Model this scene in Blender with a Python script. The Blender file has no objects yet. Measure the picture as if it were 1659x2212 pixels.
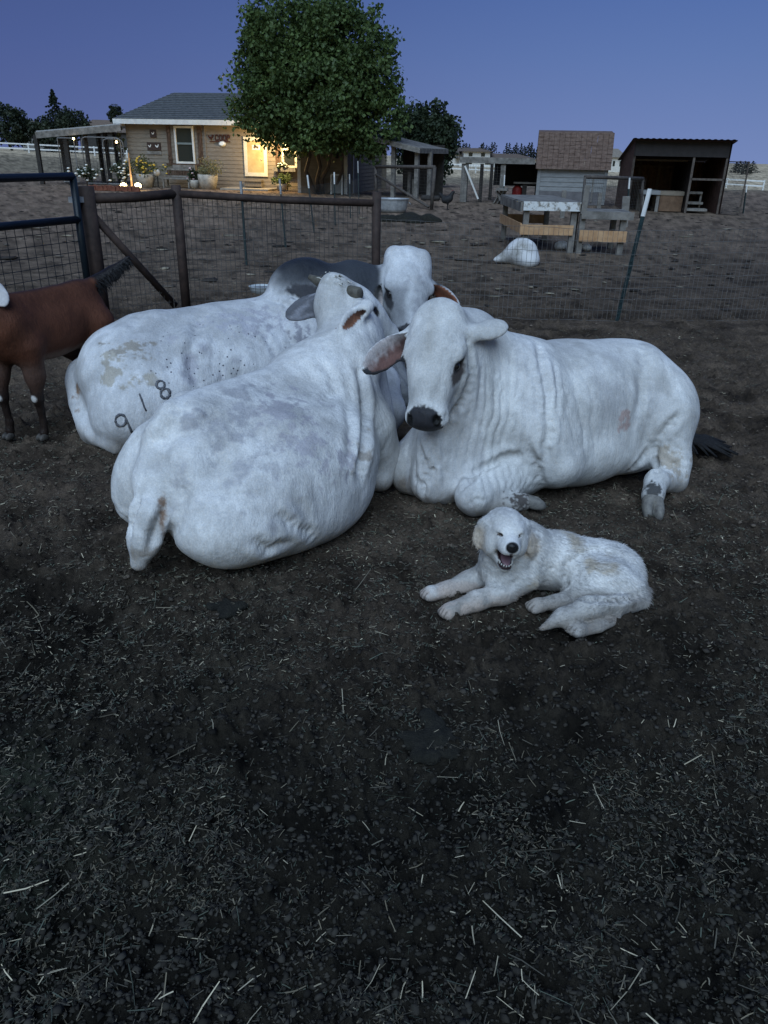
import bpy, bmesh, math, random
import numpy as np
from mathutils import Vector, Matrix, Euler

# ------------------------------------------------------------------ camera, sky, light, exposure
SC = bpy.context.scene
COL = SC.collection
CAM_H, CAM_F, CAM_TILT, CAM_ROLL = 1.6, 1661.0, math.radians(25.0), math.radians(1.2)
cam_data = bpy.data.cameras.new('camera')
cam_data.sensor_fit = 'VERTICAL'
cam_data.angle_y = 2 * math.atan(1106.0 / CAM_F)
cam_data.clip_start, cam_data.clip_end = 0.05, 3000
cam = bpy.data.objects.new('camera', cam_data)
COL.objects.link(cam)
cam.matrix_world = (Matrix.Translation((0, 0, CAM_H)) @ Matrix.Rotation(math.pi / 2 - CAM_TILT, 4, 'X')
                    @ Matrix.Rotation(CAM_ROLL, 4, 'Z'))
SC.camera = cam
SC.render.resolution_x, SC.render.resolution_y = 768, 1024
SC.view_settings.view_transform = 'Standard'
SC.view_settings.look = 'None'
SC.view_settings.gamma = 1.0
SC.view_settings.use_curve_mapping = False
SC.view_settings.exposure = 0.2

SUN_EL, SUN_ROT = math.radians(3.0), math.radians(190)     # the sun has just gone, behind the photographer
SKY = 0.12
world = bpy.data.worlds.new('World')
SC.world = world
world.use_nodes = True
wt = world.node_tree
wt.nodes.clear()
def _wn(kind, **kw):
    n = wt.nodes.new(kind)
    for k_, v_ in kw.items():
        setattr(n, k_, v_)
    return n
w_out = _wn('ShaderNodeOutputWorld')
w_bg = _wn('ShaderNodeBackground')
w_sky = _wn('ShaderNodeTexSky', sky_type='NISHITA', sun_disc=False, sun_elevation=SUN_EL, sun_rotation=SUN_ROT,
            altitude=50, air_density=1.0, dust_density=0.5, ozone_density=1.0)
w_bg.inputs['Strength'].default_value = SKY
# the side of the dusk sky away from the glow: dull violet-blue, a little paler low down and towards the right
w_tc = _wn('ShaderNodeTexCoord')
w_sep = _wn('ShaderNodeSeparateXYZ')
wt.links.new(w_tc.outputs['Generated'], w_sep.inputs[0])
def _ramp(stops):
    r_ = _wn('ShaderNodeValToRGB')
    while len(r_.color_ramp.elements) < len(stops):
        r_.color_ramp.elements.new(0.5)
    for e_, (p_, c_) in zip(r_.color_ramp.elements, stops):
        e_.position = p_
        e_.color = (*[q_ / SKY / 10 for q_ in c_], 1)
    return r_
w_rl = _ramp([(0.0, (.085, .115, .275)), (0.10, (.062, .094, .252)), (0.25, (.034, .062, .182)), (0.6, (.025, .045, .14))])
w_rr = _ramp([(0.0, (.150, .210, .42)), (0.10, (.100, .166, .375)), (0.25, (.038, .092, .305)), (0.6, (.028, .06, .20))])
for r_ in (w_rl, w_rr):
    wt.links.new(w_sep.outputs['Z'], r_.inputs['Fac'])
w_mr = _wn('ShaderNodeMapRange', interpolation_type='SMOOTHSTEP')
w_mr.inputs[1].default_value, w_mr.inputs[2].default_value = -0.55, 0.40
wt.links.new(w_sep.outputs['X'], w_mr.inputs[0])
w_m1 = _wn('ShaderNodeMix', data_type='RGBA')
wt.links.new(w_mr.outputs[0], w_m1.inputs[0])
wt.links.new(w_rl.outputs['Color'], w_m1.inputs[6])
wt.links.new(w_rr.outputs['Color'], w_m1.inputs[7])
w_x10 = _wn('ShaderNodeVectorMath', operation='SCALE')
w_x10.inputs['Scale'].default_value = 10.0
wt.links.new(w_m1.outputs[2], w_x10.inputs[0])
w_my = _wn('ShaderNodeMapRange', interpolation_type='SMOOTHSTEP')
w_my.inputs[1].default_value, w_my.inputs[2].default_value = -0.5, 0.35
wt.links.new(w_sep.outputs['Y'], w_my.inputs[0])
w_m2 = _wn('ShaderNodeMix', data_type='RGBA')
wt.links.new(w_my.outputs[0], w_m2.inputs[0])
w_t = _wn('ShaderNodeMix', data_type='RGBA', blend_type='MULTIPLY')
w_t.inputs[0].default_value = 1.0
wt.links.new(w_sky.outputs['Color'], w_t.inputs[6])
w_t.inputs[7].default_value = (0.35, 0.55, 1.0, 1)
wt.links.new(w_t.outputs[2], w_m2.inputs[6])
wt.links.new(w_x10.outputs['Vector'], w_m2.inputs[7])
wt.links.new(w_m2.outputs[2], w_bg.inputs['Color'])
wt.links.new(w_bg.outputs['Background'], w_out.inputs['Surface'])
# the afterglow itself: one very wide, soft sun from behind the camera
sun_data = bpy.data.lights.new('afterglow', 'SUN')
sun_data.energy = 2.85
sun_data.angle = math.radians(52)
sun_data.color = (0.60, 0.78, 1.0)
sun = bpy.data.objects.new('afterglow', sun_data)
COL.objects.link(sun)
sun.rotation_euler = (math.radians(42), 0, math.radians(-12))

# ------------------------------------------------------------------ points from the picture's own measure
_f = np.array([0, math.cos(CAM_TILT), -math.sin(CAM_TILT)])
_r0 = np.array([1., 0, 0])
_u0 = np.cross(_r0, _f)
_r = _r0 * math.cos(CAM_ROLL) + _u0 * math.sin(CAM_ROLL)
_u = -_r0 * math.sin(CAM_ROLL) + _u0 * math.cos(CAM_ROLL)
def _ray(px, py):
    return _f + _r * ((px - 829.5) / CAM_F) - _u * ((py - 1106) / CAM_F)
def G(px, py, z=0.0):
    """world point at height z seen at (px, py) of the survey of the photograph"""
    d = _ray(px, py)
    return d * ((z - CAM_H) / d[2]) + np.array([0, 0, CAM_H])
def P(px, py, Y):
    """world point at distance Y ahead"""
    d = _ray(px, py)
    return d * (Y / d[1]) + np.array([0, 0, CAM_H])

# ------------------------------------------------------------------ noise
def _hash(i, j, k, seed):
    n = (i * 374761393 + j * 668265263 + k * 2147483647 * 3 + seed * 1274126177) & 0xffffffff
    n = ((n ^ (n >> 13)) * 1274126177) & 0xffffffff
    n = (n ^ (n >> 16)) & 0xffffffff
    return n.astype(np.float64) / 4294967295.0
def vnoise(p, seed=0):
    p = np.asarray(p, dtype=np.float64)
    i = np.floor(p).astype(np.int64)
    f = p - i
    f = f * f * f * (f * (f * 6 - 15) + 10)
    out = np.zeros(len(p))
    for dx in (0, 1):
        wx = f[:, 0] if dx else 1 - f[:, 0]
        for dy in (0, 1):
            wy = f[:, 1] if dy else 1 - f[:, 1]
            for dz in (0, 1):
                wz = f[:, 2] if dz else 1 - f[:, 2]
                out += wx * wy * wz * _hash(i[:, 0] + dx, i[:, 1] + dy, i[:, 2] + dz, seed)
    return out
def fbm(p, octaves=4, seed=0, gain=0.5):
    p = np.asarray(p, dtype=np.float64)
    a, s, t = 1.0, 0.0, 0.0
    for o in range(octaves):
        s = s + a * vnoise(p * (2.03 ** o) + 17.3 * o, seed + o)
        t += a
        a *= gain
    return s / t
def sstep(a, b, x):
    t = np.clip((x - a) / (b - a), 0, 1)
    return t * t * (3 - 2 * t)
def unit(v):
    v = np.asarray(v, float)
    return v / np.linalg.norm(v)

# ------------------------------------------------------------------ objects
def mesh_from(name, verts, faces, mat=None, smooth=False, colors=None, flecks=None):
    me = bpy.data.meshes.new(name)
    me.from_pydata([tuple(map(float, v)) for v in verts], [], [tuple(map(int, f)) for f in faces])
    if mat is not None:
        me.materials.append(mat)
    if smooth:
        me.polygons.foreach_set('use_smooth', [True] * len(me.polygons))
    if colors is not None:
        at = me.color_attributes.new('Col', 'FLOAT_COLOR', 'POINT')
        c = np.ones((len(verts), 4), np.float32)
        c[:, :colors.shape[1]] = colors
        at.data.foreach_set('color', c.ravel())
    if flecks is not None:
        at = me.attributes.new('Flecks', 'FLOAT', 'POINT')
        at.data.foreach_set('value', np.asarray(flecks, np.float32))
    me.update()
    return me
def link(name, me, parent=None, loc=None):
    o = bpy.data.objects.new(name, me)
    COL.objects.link(o)
    if parent is not None:
        o.parent = parent
    if loc is not None:
        o.location = loc
    return o
def tag(o, label=None, cat=None, group=None, kind=None):
    if label: o['label'] = label
    if cat: o['category'] = cat
    if group: o['group'] = group
    if kind: o['kind'] = kind
    return o
def thing(name, label, cat, loc=(0, 0, 0), rz=0.0, group=None):
    o = bpy.data.objects.new(name, None)
    o.empty_display_size = 0.1
    COL.objects.link(o)
    o.location = loc
    o.rotation_euler = (0, 0, rz)
    return tag(o, label, cat, group)
def copy_tree(o, parent=None):
    c = o.copy()
    COL.objects.link(c)
    if parent is not None:
        c.parent = parent
        c.matrix_parent_inverse = Matrix.Identity(4)
    for ch in list(o.children):
        copy_tree(ch, c)
    return c

class MB:
    """collects plain shapes and links them as one mesh object"""
    def __init__(self):
        self.v, self.f = [], []
    def add(self, verts, faces):
        n = len(self.v)
        self.v += [tuple(p) for p in verts]
        self.f += [tuple(i + n for i in q) for q in faces]
    def box(self, c, s, rz=0.0, M=None):
        x, y, z = s[0] / 2, s[1] / 2, s[2] / 2
        p = [Vector((a * x, b * y, d * z)) for d in (-1, 1) for a, b in ((-1, -1), (1, -1), (1, 1), (-1, 1))]
        R = (M or Matrix.Rotation(rz, 3, 'Z'))
        p = [R @ q + Vector(c) for q in p]
        self.add(p, [(3, 2, 1, 0), (4, 5, 6, 7), (0, 1, 5, 4), (1, 2, 6, 5), (2, 3, 7, 6), (3, 0, 4, 7)])
        return self
    def bar(self, a, b, w, h=None, up=(0, 0, 1)):
        """rectangular bar from a to b, w across and h along 'up'"""
        a, b = Vector(a), Vector(b)
        d = (b - a)
        L = d.length
        d = d / L
        u = Vector(up)
        s = d.cross(u)
        if s.length < 1e-4:
            s = d.cross(Vector((0, 1, 0)))
        s.normalize()
        u = s.cross(d)
        M = Matrix((s, d, u)).transposed()
        return self.box((a + b) / 2, (w, L, h or w), M=M)
    def tube(self, pts, r, n=8, cap=True):
        pts = [Vector(p) for p in pts]
        rr = r if isinstance(r, (list, tuple, np.ndarray)) else [r] * len(pts)
        V, Fc = [], []
        t0 = (pts[1] - pts[0]).normalized()
        s = t0.cross(Vector((0, 0, 1)))
        if s.length < 1e-3:
            s = t0.cross(Vector((0, 1, 0)))
        s.normalize()
        for i, p in enumerate(pts):
            t = (pts[min(i + 1, len(pts) - 1)] - pts[max(i - 1, 0)]).normalized()
            s = (s - t * s.dot(t)).normalized()
            u = t.cross(s)
            for k in range(n):
                a = 2 * math.pi * k / n
                V.append(p + (s * math.cos(a) + u * math.sin(a)) * rr[i])
        for i in range(len(pts) - 1):
            for k in range(n):
                Fc.append((i * n + k, i * n + (k + 1) % n, (i + 1) * n + (k + 1) % n, (i + 1) * n + k))
        if cap:
            Fc.append(tuple(range(n - 1, -1, -1)))
            Fc.append(tuple((len(pts) - 1) * n + k for k in range(n)))
        self.add(V, Fc)
        return self
    def lathe(self, prof, c=(0, 0, 0), n=20, sx=1.0, sy=1.0):
        V, Fc = [], []
        for (r, z) in prof:
            for k in range(n):
                a = 2 * math.pi * k / n
                V.append((c[0] + r * sx * math.cos(a), c[1] + r * sy * math.sin(a), c[2] + z))
        for i in range(len(prof) - 1):
            for k in range(n):
                Fc.append((i * n + k, i * n + (k + 1) % n, (i + 1) * n + (k + 1) % n, (i + 1) * n + k))
        Fc.append(tuple(range(n - 1, -1, -1)))
        Fc.append(tuple((len(prof) - 1) * n + k for k in range(n)))
        self.add(V, Fc)
        return self
    def prism(self, poly, a, b):
        """extrude a closed list of 3-D points by the vector b - a"""
        d = Vector(b) - Vector(a)
        n = len(poly)
        V = [Vector(p) for p in poly] + [Vector(p) + d for p in poly]
        Fc = [tuple(range(n - 1, -1, -1)), tuple(range(n, 2 * n))]
        Fc += [(i, (i + 1) % n, (i + 1) % n + n, i + n) for i in range(n)]
        self.add(V, Fc)
        return self
    def build(self, name, mat, parent=None, smooth=False, bevel=0.0, loc=None):
        me = mesh_from(name, self.v, self.f, mat, smooth)
        bm = bmesh.new()
        bm.from_mesh(me)
        bmesh.ops.recalc_face_normals(bm, faces=bm.faces)
        if bevel:
            bmesh.ops.bevel(bm, geom=[e for e in bm.edges if e.calc_face_angle(0) > 0.6], offset=bevel, segments=1, affect='EDGES')
        bm.to_mesh(me)
        bm.free()
        return link(name, me, parent, loc)

# ------------------------------------------------------------------ materials
def new_mat(name):
    m = bpy.data.materials.new(name)
    m.use_nodes = True
    nt = m.node_tree
    b = nt.nodes['Principled BSDF']
    return m, nt, b
def N(nt, kind, **kw):
    n = nt.nodes.new(kind)
    for k, v in kw.items():
        if k in n.inputs.keys():
            n.inputs[k].default_value = v
        else:
            setattr(n, k, v)
    return n
def rough_mat(name, c1, c2, scale=8.0, rough=0.85, bump=0.3, bdist=0.01, stretch=(1, 1, 1), detail=6.0, metallic=0.0, lo=0.35, hi=0.65, spec=0.3):
    """mottled surface: two colours through noise, a bump of the same grain"""
    m, nt, b = new_mat(name)
    tc = N(nt, 'ShaderNodeTexCoord')
    mp = N(nt, 'ShaderNodeMapping')
    mp.inputs['Scale'].default_value = stretch
    nt.links.new(tc.outputs['Object'], mp.inputs['Vector'])
    nz = N(nt, 'ShaderNodeTexNoise', Scale=scale, Detail=detail, Roughness=0.65)
    nt.links.new(mp.outputs['Vector'], nz.inputs['Vector'])
    cr = N(nt, 'ShaderNodeValToRGB')
    cr.color_ramp.elements[0].position, cr.color_ramp.elements[1].position = lo, hi
    cr.color_ramp.elements[0].color = (*c1, 1)
    cr.color_ramp.elements[1].color = (*c2, 1)
    nt.links.new(nz.outputs['Fac'], cr.inputs['Fac'])
    nt.links.new(cr.outputs['Color'], b.inputs['Base Color'])
    b.inputs['Roughness'].default_value = rough
    b.inputs['Metallic'].default_value = metallic
    b.inputs['Specular IOR Level'].default_value = spec
    if bump:
        n2 = N(nt, 'ShaderNodeTexNoise', Scale=scale * 4, Detail=4.0, Roughness=0.7)
        nt.links.new(mp.outputs['Vector'], n2.inputs['Vector'])
        bp = N(nt, 'ShaderNodeBump', Strength=bump, Distance=bdist)
        nt.links.new(n2.outputs['Fac'], bp.inputs['Height'])
        nt.links.new(bp.outputs['Normal'], b.inputs['Normal'])
    return m
# ------------------------------------------------------------------ bodies: smooth unions of tapered limbs, meshed as one skin
class Body:
    def __init__(self, h):
        self.h, self.ops = h, []
    def ell(self, c, r, R=None, k=0.05, op='u'):
        """ellipsoid; R: 3x3 whose columns are its axes in world space"""
        c, r = np.asarray(c, float), np.asarray(r, float)
        R = np.eye(3) if R is None else np.asarray(R, float)
        ext = np.sqrt(((R * r) ** 2).sum(1))
        def f(p):
            q = (p - c) @ R
            k0 = np.sqrt(((q / r) ** 2).sum(-1)) + 1e-9
            k1 = np.sqrt(((q / (r * r)) ** 2).sum(-1)) + 1e-9
            return k0 * (k0 - 1) / k1
        self.ops.append((f, c - ext, c + ext, k, op))
        return self
    def cone(self, a, b, ra, rb, k=0.04, op='u', flat=None, s=1.0):
        """round cone a->b; 'flat': a direction along which it is squashed by s"""
        a, b = np.asarray(a, float), np.asarray(b, float)
        m = max(ra, rb)
        lo, hi = np.minimum(a, b) - m, np.maximum(a, b) + m
        fl = None if flat is None else unit(flat)
        def f(p):
            pa, ba = p - a, b - a
            L2 = ba @ ba
            t = np.clip((pa @ ba) / L2, 0, 1)
            q = pa - t[..., None] * ba
            if fl is not None:
                w = q @ fl
                q = q + (w * (1 / s - 1))[..., None] * fl
                d = np.sqrt((q ** 2).sum(-1)) - (ra + (rb - ra) * t)
                return d * min(1.0, s * 1.4)
            return np.sqrt((q ** 2).sum(-1)) - (ra + (rb - ra) * t)
        self.ops.append((f, lo, hi, k, op))
        return self
    def chain(self, pts, rad, k=0.03, flat=None, s=1.0):
        for i in range(len(pts) - 1):
            self.cone(pts[i], pts[i + 1], rad[i], rad[i + 1], k, 'u', flat, s)
        return self
    def mesh(self, floor=None):
        h = self.h
        U = [o for o in self.ops if o[4] == 'u']
        lo = np.min([o[1] for o in U], 0) - 4 * h
        hi = np.max([o[2] for o in U], 0) + 4 * h
        if floor is not None:
            lo[2] = max(lo[2], floor - 3 * h)
        n = np.ceil((hi - lo) / h).astype(int) + 1
        V = np.full(n, 0.5, np.float32)
        ax = [lo[i] + h * np.arange(n[i]) for i in range(3)]
        for f, a, b, k, op in self.ops:
            pad = k + 3 * h
            i0 = np.clip(np.floor((a - pad - lo) / h).astype(int), 0, n)
            i1 = np.clip(np.ceil((b + pad - lo) / h).astype(int) + 1, 0, n)
            if (i1 <= i0).any():
                continue
            sl = tuple(slice(i0[q], i1[q]) for q in range(3))
            p = np.stack(np.meshgrid(ax[0][sl[0]], ax[1][sl[1]], ax[2][sl[2]], indexing='ij'), -1)
            d = f(p)
            o = V[sl].astype(float)
            if op == 'u':
                hh = np.maximum(k - np.abs(o - d), 0) / max(k, 1e-6)
                V[sl] = np.minimum(o, d) - hh * hh * k * 0.25
            else:
                d = -d
                hh = np.maximum(k - np.abs(o - d), 0) / max(k, 1e-6)
                V[sl] = np.maximum(o, d) + hh * hh * k * 0.25
        if floor is not None:
            d = floor - ax[2][None, None, :]
            k = 0.03
            hh = np.maximum(k - np.abs(V - d), 0) / k
            V = np.maximum(V, d) + hh * hh * k * 0.25
        v, q = surface_net(V.astype(np.float32), lo, h)
        return keep_main(v, q)

def surface_net(V, lo, h):
    S = V < 0
    nx, ny, nz = V.shape
    acc = np.zeros((nx - 1, ny - 1, nz - 1, 3), np.float32)
    cnt = np.zeros((nx - 1, ny - 1, nz - 1), np.float32)
    corners = [(i, j, k) for i in (0, 1) for j in (0, 1) for k in (0, 1)]
    def sub(A, c):
        return A[c[0]:nx - 1 + c[0], c[1]:ny - 1 + c[1], c[2]:nz - 1 + c[2]]
    for a in range(3):
        for c in corners:
            if c[a]:
                continue
            e = list(c)
            e[a] = 1
            va, vb = sub(V, c), sub(V, e)
            m = sub(S, c) != sub(S, e)
            ia = np.nonzero(m)
            t = va[ia] / (va[ia] - vb[ia])
            base = np.tile(np.array(c, np.float32), (len(t), 1))
            base[:, a] += t
            acc[ia] += base
            cnt[ia] += 1
    act = np.nonzero(cnt > 0)
    idx = np.full(cnt.shape, -1, np.int64)
    idx[act] = np.arange(len(act[0]))
    verts = (np.stack(act, 1) + acc[act] / cnt[act][:, None]) * h + lo
    quads = []
    for a in range(3):
        b, c = (a + 1) % 3, (a + 2) % 3
        s0 = [slice(None)] * 3
        s1 = [slice(None)] * 3
        s0[a], s1[a] = slice(0, -1), slice(1, None)
        m = S[tuple(s0)] != S[tuple(s1)]
        inside = S[tuple(s0)]
        I = np.stack(np.nonzero(m), 1)
        ok = (I[:, b] > 0) & (I[:, c] > 0) & (I[:, b] < cnt.shape[b]) & (I[:, c] < cnt.shape[c])
        I = I[ok]
        fl = inside[tuple(I.T)]
        def at(db, dc):
            J = I.copy()
            J[:, b] -= db
            J[:, c] -= dc
            return idx[tuple(J.T)]
        q = np.stack([at(1, 1), at(0, 1), at(0, 0), at(1, 0)], 1)
        q[~fl] = q[~fl][:, ::-1]
        quads.append(q)
    q = np.concatenate(quads)
    return verts, q[(q >= 0).all(1)]

def keep_main(v, q):
    """drop islands other than the largest"""
    lab = np.arange(len(v))
    while True:
        m = lab[q].min(1)
        new = lab.copy()
        for i in range(4):
            np.minimum.at(new, q[:, i], m)
        new = new[new]
        if (new == lab).all():
            break
        lab = new
    big = np.bincount(lab).argmax()
    keep = lab == big
    re = np.cumsum(keep) - 1
    return v[keep], re[q[keep[q[:, 0]]]]

def relax(v, q, it=2, lam=0.5):
    e = np.concatenate([q[:, [0, 1]], q[:, [1, 2]], q[:, [2, 3]], q[:, [3, 0]]])
    n = len(v)
    deg = np.bincount(e[:, 0], minlength=n) + np.bincount(e[:, 1], minlength=n)
    for _ in range(it):
        s = np.zeros_like(v)
        for a in range(3):
            s[:, a] = np.bincount(e[:, 0], v[e[:, 1], a], n) + np.bincount(e[:, 1], v[e[:, 0], a], n)
        v = v + lam * (s / deg[:, None] - v)
    return v
def normals(v, q):
    fn = np.cross(v[q[:, 2]] - v[q[:, 0]], v[q[:, 3]] - v[q[:, 1]])
    n = np.zeros_like(v)
    for i in range(4):
        for a in range(3):
            n[:, a] += np.bincount(q[:, i], fn[:, a], len(v))
    return n / (np.linalg.norm(n, axis=1, keepdims=True) + 1e-12)
def fold(v, nrm, c, r, R, axis, wave, amp, seed=0, sharp=1.6):
    """skin folds: ridges across 'axis' inside an ellipsoidal patch"""
    q = (v - np.asarray(c)) @ R / np.asarray(r)
    m = sstep(1.0, 0.35, np.sqrt((q ** 2).sum(1)))
    i = m > 0
    if not i.any():
        return v
    p = v[i]
    ph = (p @ unit(axis)) / wave + 1.3 * (fbm(p * 5.0, 2, seed) - 0.5) + 0.5 * (fbm(p * 17.0, 2, seed + 5) - 0.5)
    w = np.abs(np.sin(math.pi * ph)) ** (1 / sharp)
    vary = 0.35 + 1.1 * fbm(p * 7.0, 2, seed + 9)
    v = v.copy()
    v[i] += nrm[i] * (amp * (w - 0.75) * m[i] * vary)[:, None]
    return v
def frame(fwd, up):
    """columns: forward, left, up"""
    x = unit(fwd)
    z = np.asarray(up, float)
    z = unit(z - x * (z @ x))
    return np.stack([x, np.cross(z, x), z], 1)
# ------------------------------------------------------------------ the ground: one sheet out to the horizon
def fast_mesh(name, V, Q, mat=None, smooth=True, colors=None):
    me = bpy.data.meshes.new(name)
    V = np.asarray(V, np.float32)
    Q = np.asarray(Q, np.int32)
    me.vertices.add(len(V))
    me.vertices.foreach_set('co', V.ravel())
    k = Q.shape[1]
    me.loops.add(Q.size)
    me.loops.foreach_set('vertex_index', Q.ravel())
    me.polygons.add(len(Q))
    me.polygons.foreach_set('loop_start', np.arange(0, Q.size, k, dtype=np.int32))
    me.polygons.foreach_set('use_smooth', np.full(len(Q), smooth))
    if mat:
        me.materials.append(mat)
    if colors is not None:
        at = me.color_attributes.new('Col', 'FLOAT_COLOR', 'POINT')
        c = np.ones((len(V), 4), np.float32)
        c[:, :3] = colors[:, :3]
        at.data.foreach_set('color', c.ravel())
    me.update(calc_edges=True)
    me.validate()
    return me

def terrain(x, y):
    """gentle lie of the land: level yard, then a field that falls to the right and rises far off"""
    u = np.clip(x / np.maximum(y, 1.0), -.6, .6)
    b = sstep(45, 105, y) * (1 - sstep(150, 420, y))
    far = sstep(150, 420, y)
    return b * (-.5 - 2.9 * u) + far * (-.35 - .8 * u)

def ground_h(x, y):
    return float(terrain(np.array([x]), np.array([y]))[0])

def build_ground():
    r = np.concatenate([[.05, .4, .8, 1.2], np.exp(np.arange(math.log(1.5), math.log(15), .0048)), np.exp(np.arange(math.log(15), math.log(900), .03))])
    fine = np.radians(np.linspace(-35, 35, 470))
    coarse = np.radians(np.linspace(35, 325, 60))[1:-1]
    th = np.concatenate([fine, coarse])
    nr, nt_ = len(r), len(th)
    X = r[:, None] * np.sin(th)[None]
    Y = r[:, None] * np.cos(th)[None] - .8
    p = np.stack([X.ravel(), Y.ravel(), np.zeros(X.size)], 1)
    rr = np.repeat(r, nt_)
    near = sstep(14, 8, rr)
    n1 = fbm(p * 3.2, 3, 1)
    n2 = fbm(p * 11, 3, 2)
    n3 = fbm(p * 42, 3, 3)
    n4 = fbm(p * .8, 3, 4)
    clod = np.maximum(fbm(p * 19, 3, 6, .6) - .50, 0)
    z = .05 * (n4 - .5) + .05 * (n1 - .5) + .050 * (n2 - .5) * near + .040 * (n3 - .5) * near + .14 * clod * near
    pit = np.maximum(.40 - fbm(p * 4.5, 2, 9), 0)
    z -= .10 * pit * near
    # dust pan trampled level where the animals lie
    z = z * (1 - .35 * sstep(1.9, 1.2, np.sqrt(((p[:, 0] - .0) / 1.2) ** 2 + (p[:, 1] - 4.1) ** 2)))
    z = z * (1 - sstep(20, 30, rr)) + terrain(p[:, 0], p[:, 1]) - .008
    # soil colours: dark manure near with the foreground's shade painted in, dry trodden dust behind the fences, dead grass far off
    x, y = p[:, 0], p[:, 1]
    near_soil = np.array((.0185, .0165, .0125))
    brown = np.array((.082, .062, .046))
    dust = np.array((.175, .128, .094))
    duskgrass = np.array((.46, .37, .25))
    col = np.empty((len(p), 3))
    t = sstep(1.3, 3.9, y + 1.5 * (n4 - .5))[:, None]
    col[:] = near_soil * (1 - t) + brown * t
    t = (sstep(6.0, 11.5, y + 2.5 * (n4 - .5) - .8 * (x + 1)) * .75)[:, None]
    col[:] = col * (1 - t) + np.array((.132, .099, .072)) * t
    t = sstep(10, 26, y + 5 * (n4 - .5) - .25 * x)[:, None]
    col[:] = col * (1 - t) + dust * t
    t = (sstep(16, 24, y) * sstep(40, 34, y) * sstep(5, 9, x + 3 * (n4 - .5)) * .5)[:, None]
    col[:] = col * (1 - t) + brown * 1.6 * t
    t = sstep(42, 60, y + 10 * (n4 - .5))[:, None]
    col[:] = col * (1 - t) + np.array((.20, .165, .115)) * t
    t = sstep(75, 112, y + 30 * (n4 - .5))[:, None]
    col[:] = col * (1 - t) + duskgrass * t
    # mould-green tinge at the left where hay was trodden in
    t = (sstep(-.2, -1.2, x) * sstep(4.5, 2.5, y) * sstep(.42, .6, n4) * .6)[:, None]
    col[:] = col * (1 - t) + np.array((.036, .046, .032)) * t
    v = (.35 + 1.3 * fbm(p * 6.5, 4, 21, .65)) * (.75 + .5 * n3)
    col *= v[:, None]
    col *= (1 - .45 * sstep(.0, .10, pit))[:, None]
    P_ = p.copy()
    P_[:, 2] = z
    i, j = np.meshgrid(np.arange(nr - 1), np.arange(nt_), indexing='ij')
    j2 = (j + 1) % nt_
    Q = np.stack([i * nt_ + j, (i + 1) * nt_ + j, (i + 1) * nt_ + j2, i * nt_ + j2], -1).reshape(-1, 4)[:, ::-1]
    m, nt, b = new_mat('soil')
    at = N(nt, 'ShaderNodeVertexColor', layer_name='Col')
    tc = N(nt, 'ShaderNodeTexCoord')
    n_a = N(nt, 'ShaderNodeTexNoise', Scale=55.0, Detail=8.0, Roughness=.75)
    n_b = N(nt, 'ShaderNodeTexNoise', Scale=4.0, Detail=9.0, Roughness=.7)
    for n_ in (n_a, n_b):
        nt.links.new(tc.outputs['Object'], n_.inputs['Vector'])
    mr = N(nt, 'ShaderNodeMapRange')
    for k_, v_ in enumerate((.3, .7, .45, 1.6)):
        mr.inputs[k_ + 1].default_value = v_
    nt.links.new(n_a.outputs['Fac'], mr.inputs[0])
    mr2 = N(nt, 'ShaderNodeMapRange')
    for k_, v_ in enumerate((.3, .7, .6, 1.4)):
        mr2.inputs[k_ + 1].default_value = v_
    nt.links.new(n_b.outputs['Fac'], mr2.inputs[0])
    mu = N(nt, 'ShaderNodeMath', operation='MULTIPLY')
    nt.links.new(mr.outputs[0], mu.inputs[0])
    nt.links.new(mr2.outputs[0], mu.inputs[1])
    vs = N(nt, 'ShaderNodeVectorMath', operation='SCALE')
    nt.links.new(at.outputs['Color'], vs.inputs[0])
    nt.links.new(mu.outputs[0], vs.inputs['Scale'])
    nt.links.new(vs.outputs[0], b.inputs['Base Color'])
    b.inputs['Roughness'].default_value = .95
    b.inputs['Specular IOR Level'].default_value = .12
    bp = N(nt, 'ShaderNodeBump', Strength=.9, Distance=.02)
    nt.links.new(n_a.outputs['Fac'], bp.inputs['Height'])
    bp2 = N(nt, 'ShaderNodeBump', Strength=.6, Distance=.08)
    nt.links.new(n_b.outputs['Fac'], bp2.inputs['Height'])
    nt.links.new(bp.outputs['Normal'], bp2.inputs['Normal'])
    nt.links.new(bp2.outputs['Normal'], b.inputs['Normal'])
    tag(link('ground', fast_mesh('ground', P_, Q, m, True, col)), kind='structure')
    # height look-up for things strewn on it
    lr, lt = np.log(r), th
    Z = z.reshape(nr, nt_)
    def at_(x, y):
        yy = y + .8
        R_, T_ = np.hypot(x, yy), np.arctan2(x, yy)
        a = np.clip(np.searchsorted(r, R_) - 1, 0, nr - 2)
        c = np.clip(np.searchsorted(fine, T_) - 1, 0, len(fine) - 2)
        return np.maximum(Z[a, c], Z[a + 1, c + 1])
    return at_

GROUND = build_ground()

def vcol_mat(name, rough=.8, bump=0, two=False):
    m, nt, b = new_mat(name)
    at = N(nt, 'ShaderNodeVertexColor', layer_name='Col')
    nt.links.new(at.outputs['Color'], b.inputs['Base Color'])
    b.inputs['Roughness'].default_value = rough
    b.inputs['Specular IOR Level'].default_value = .2
    return m

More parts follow.
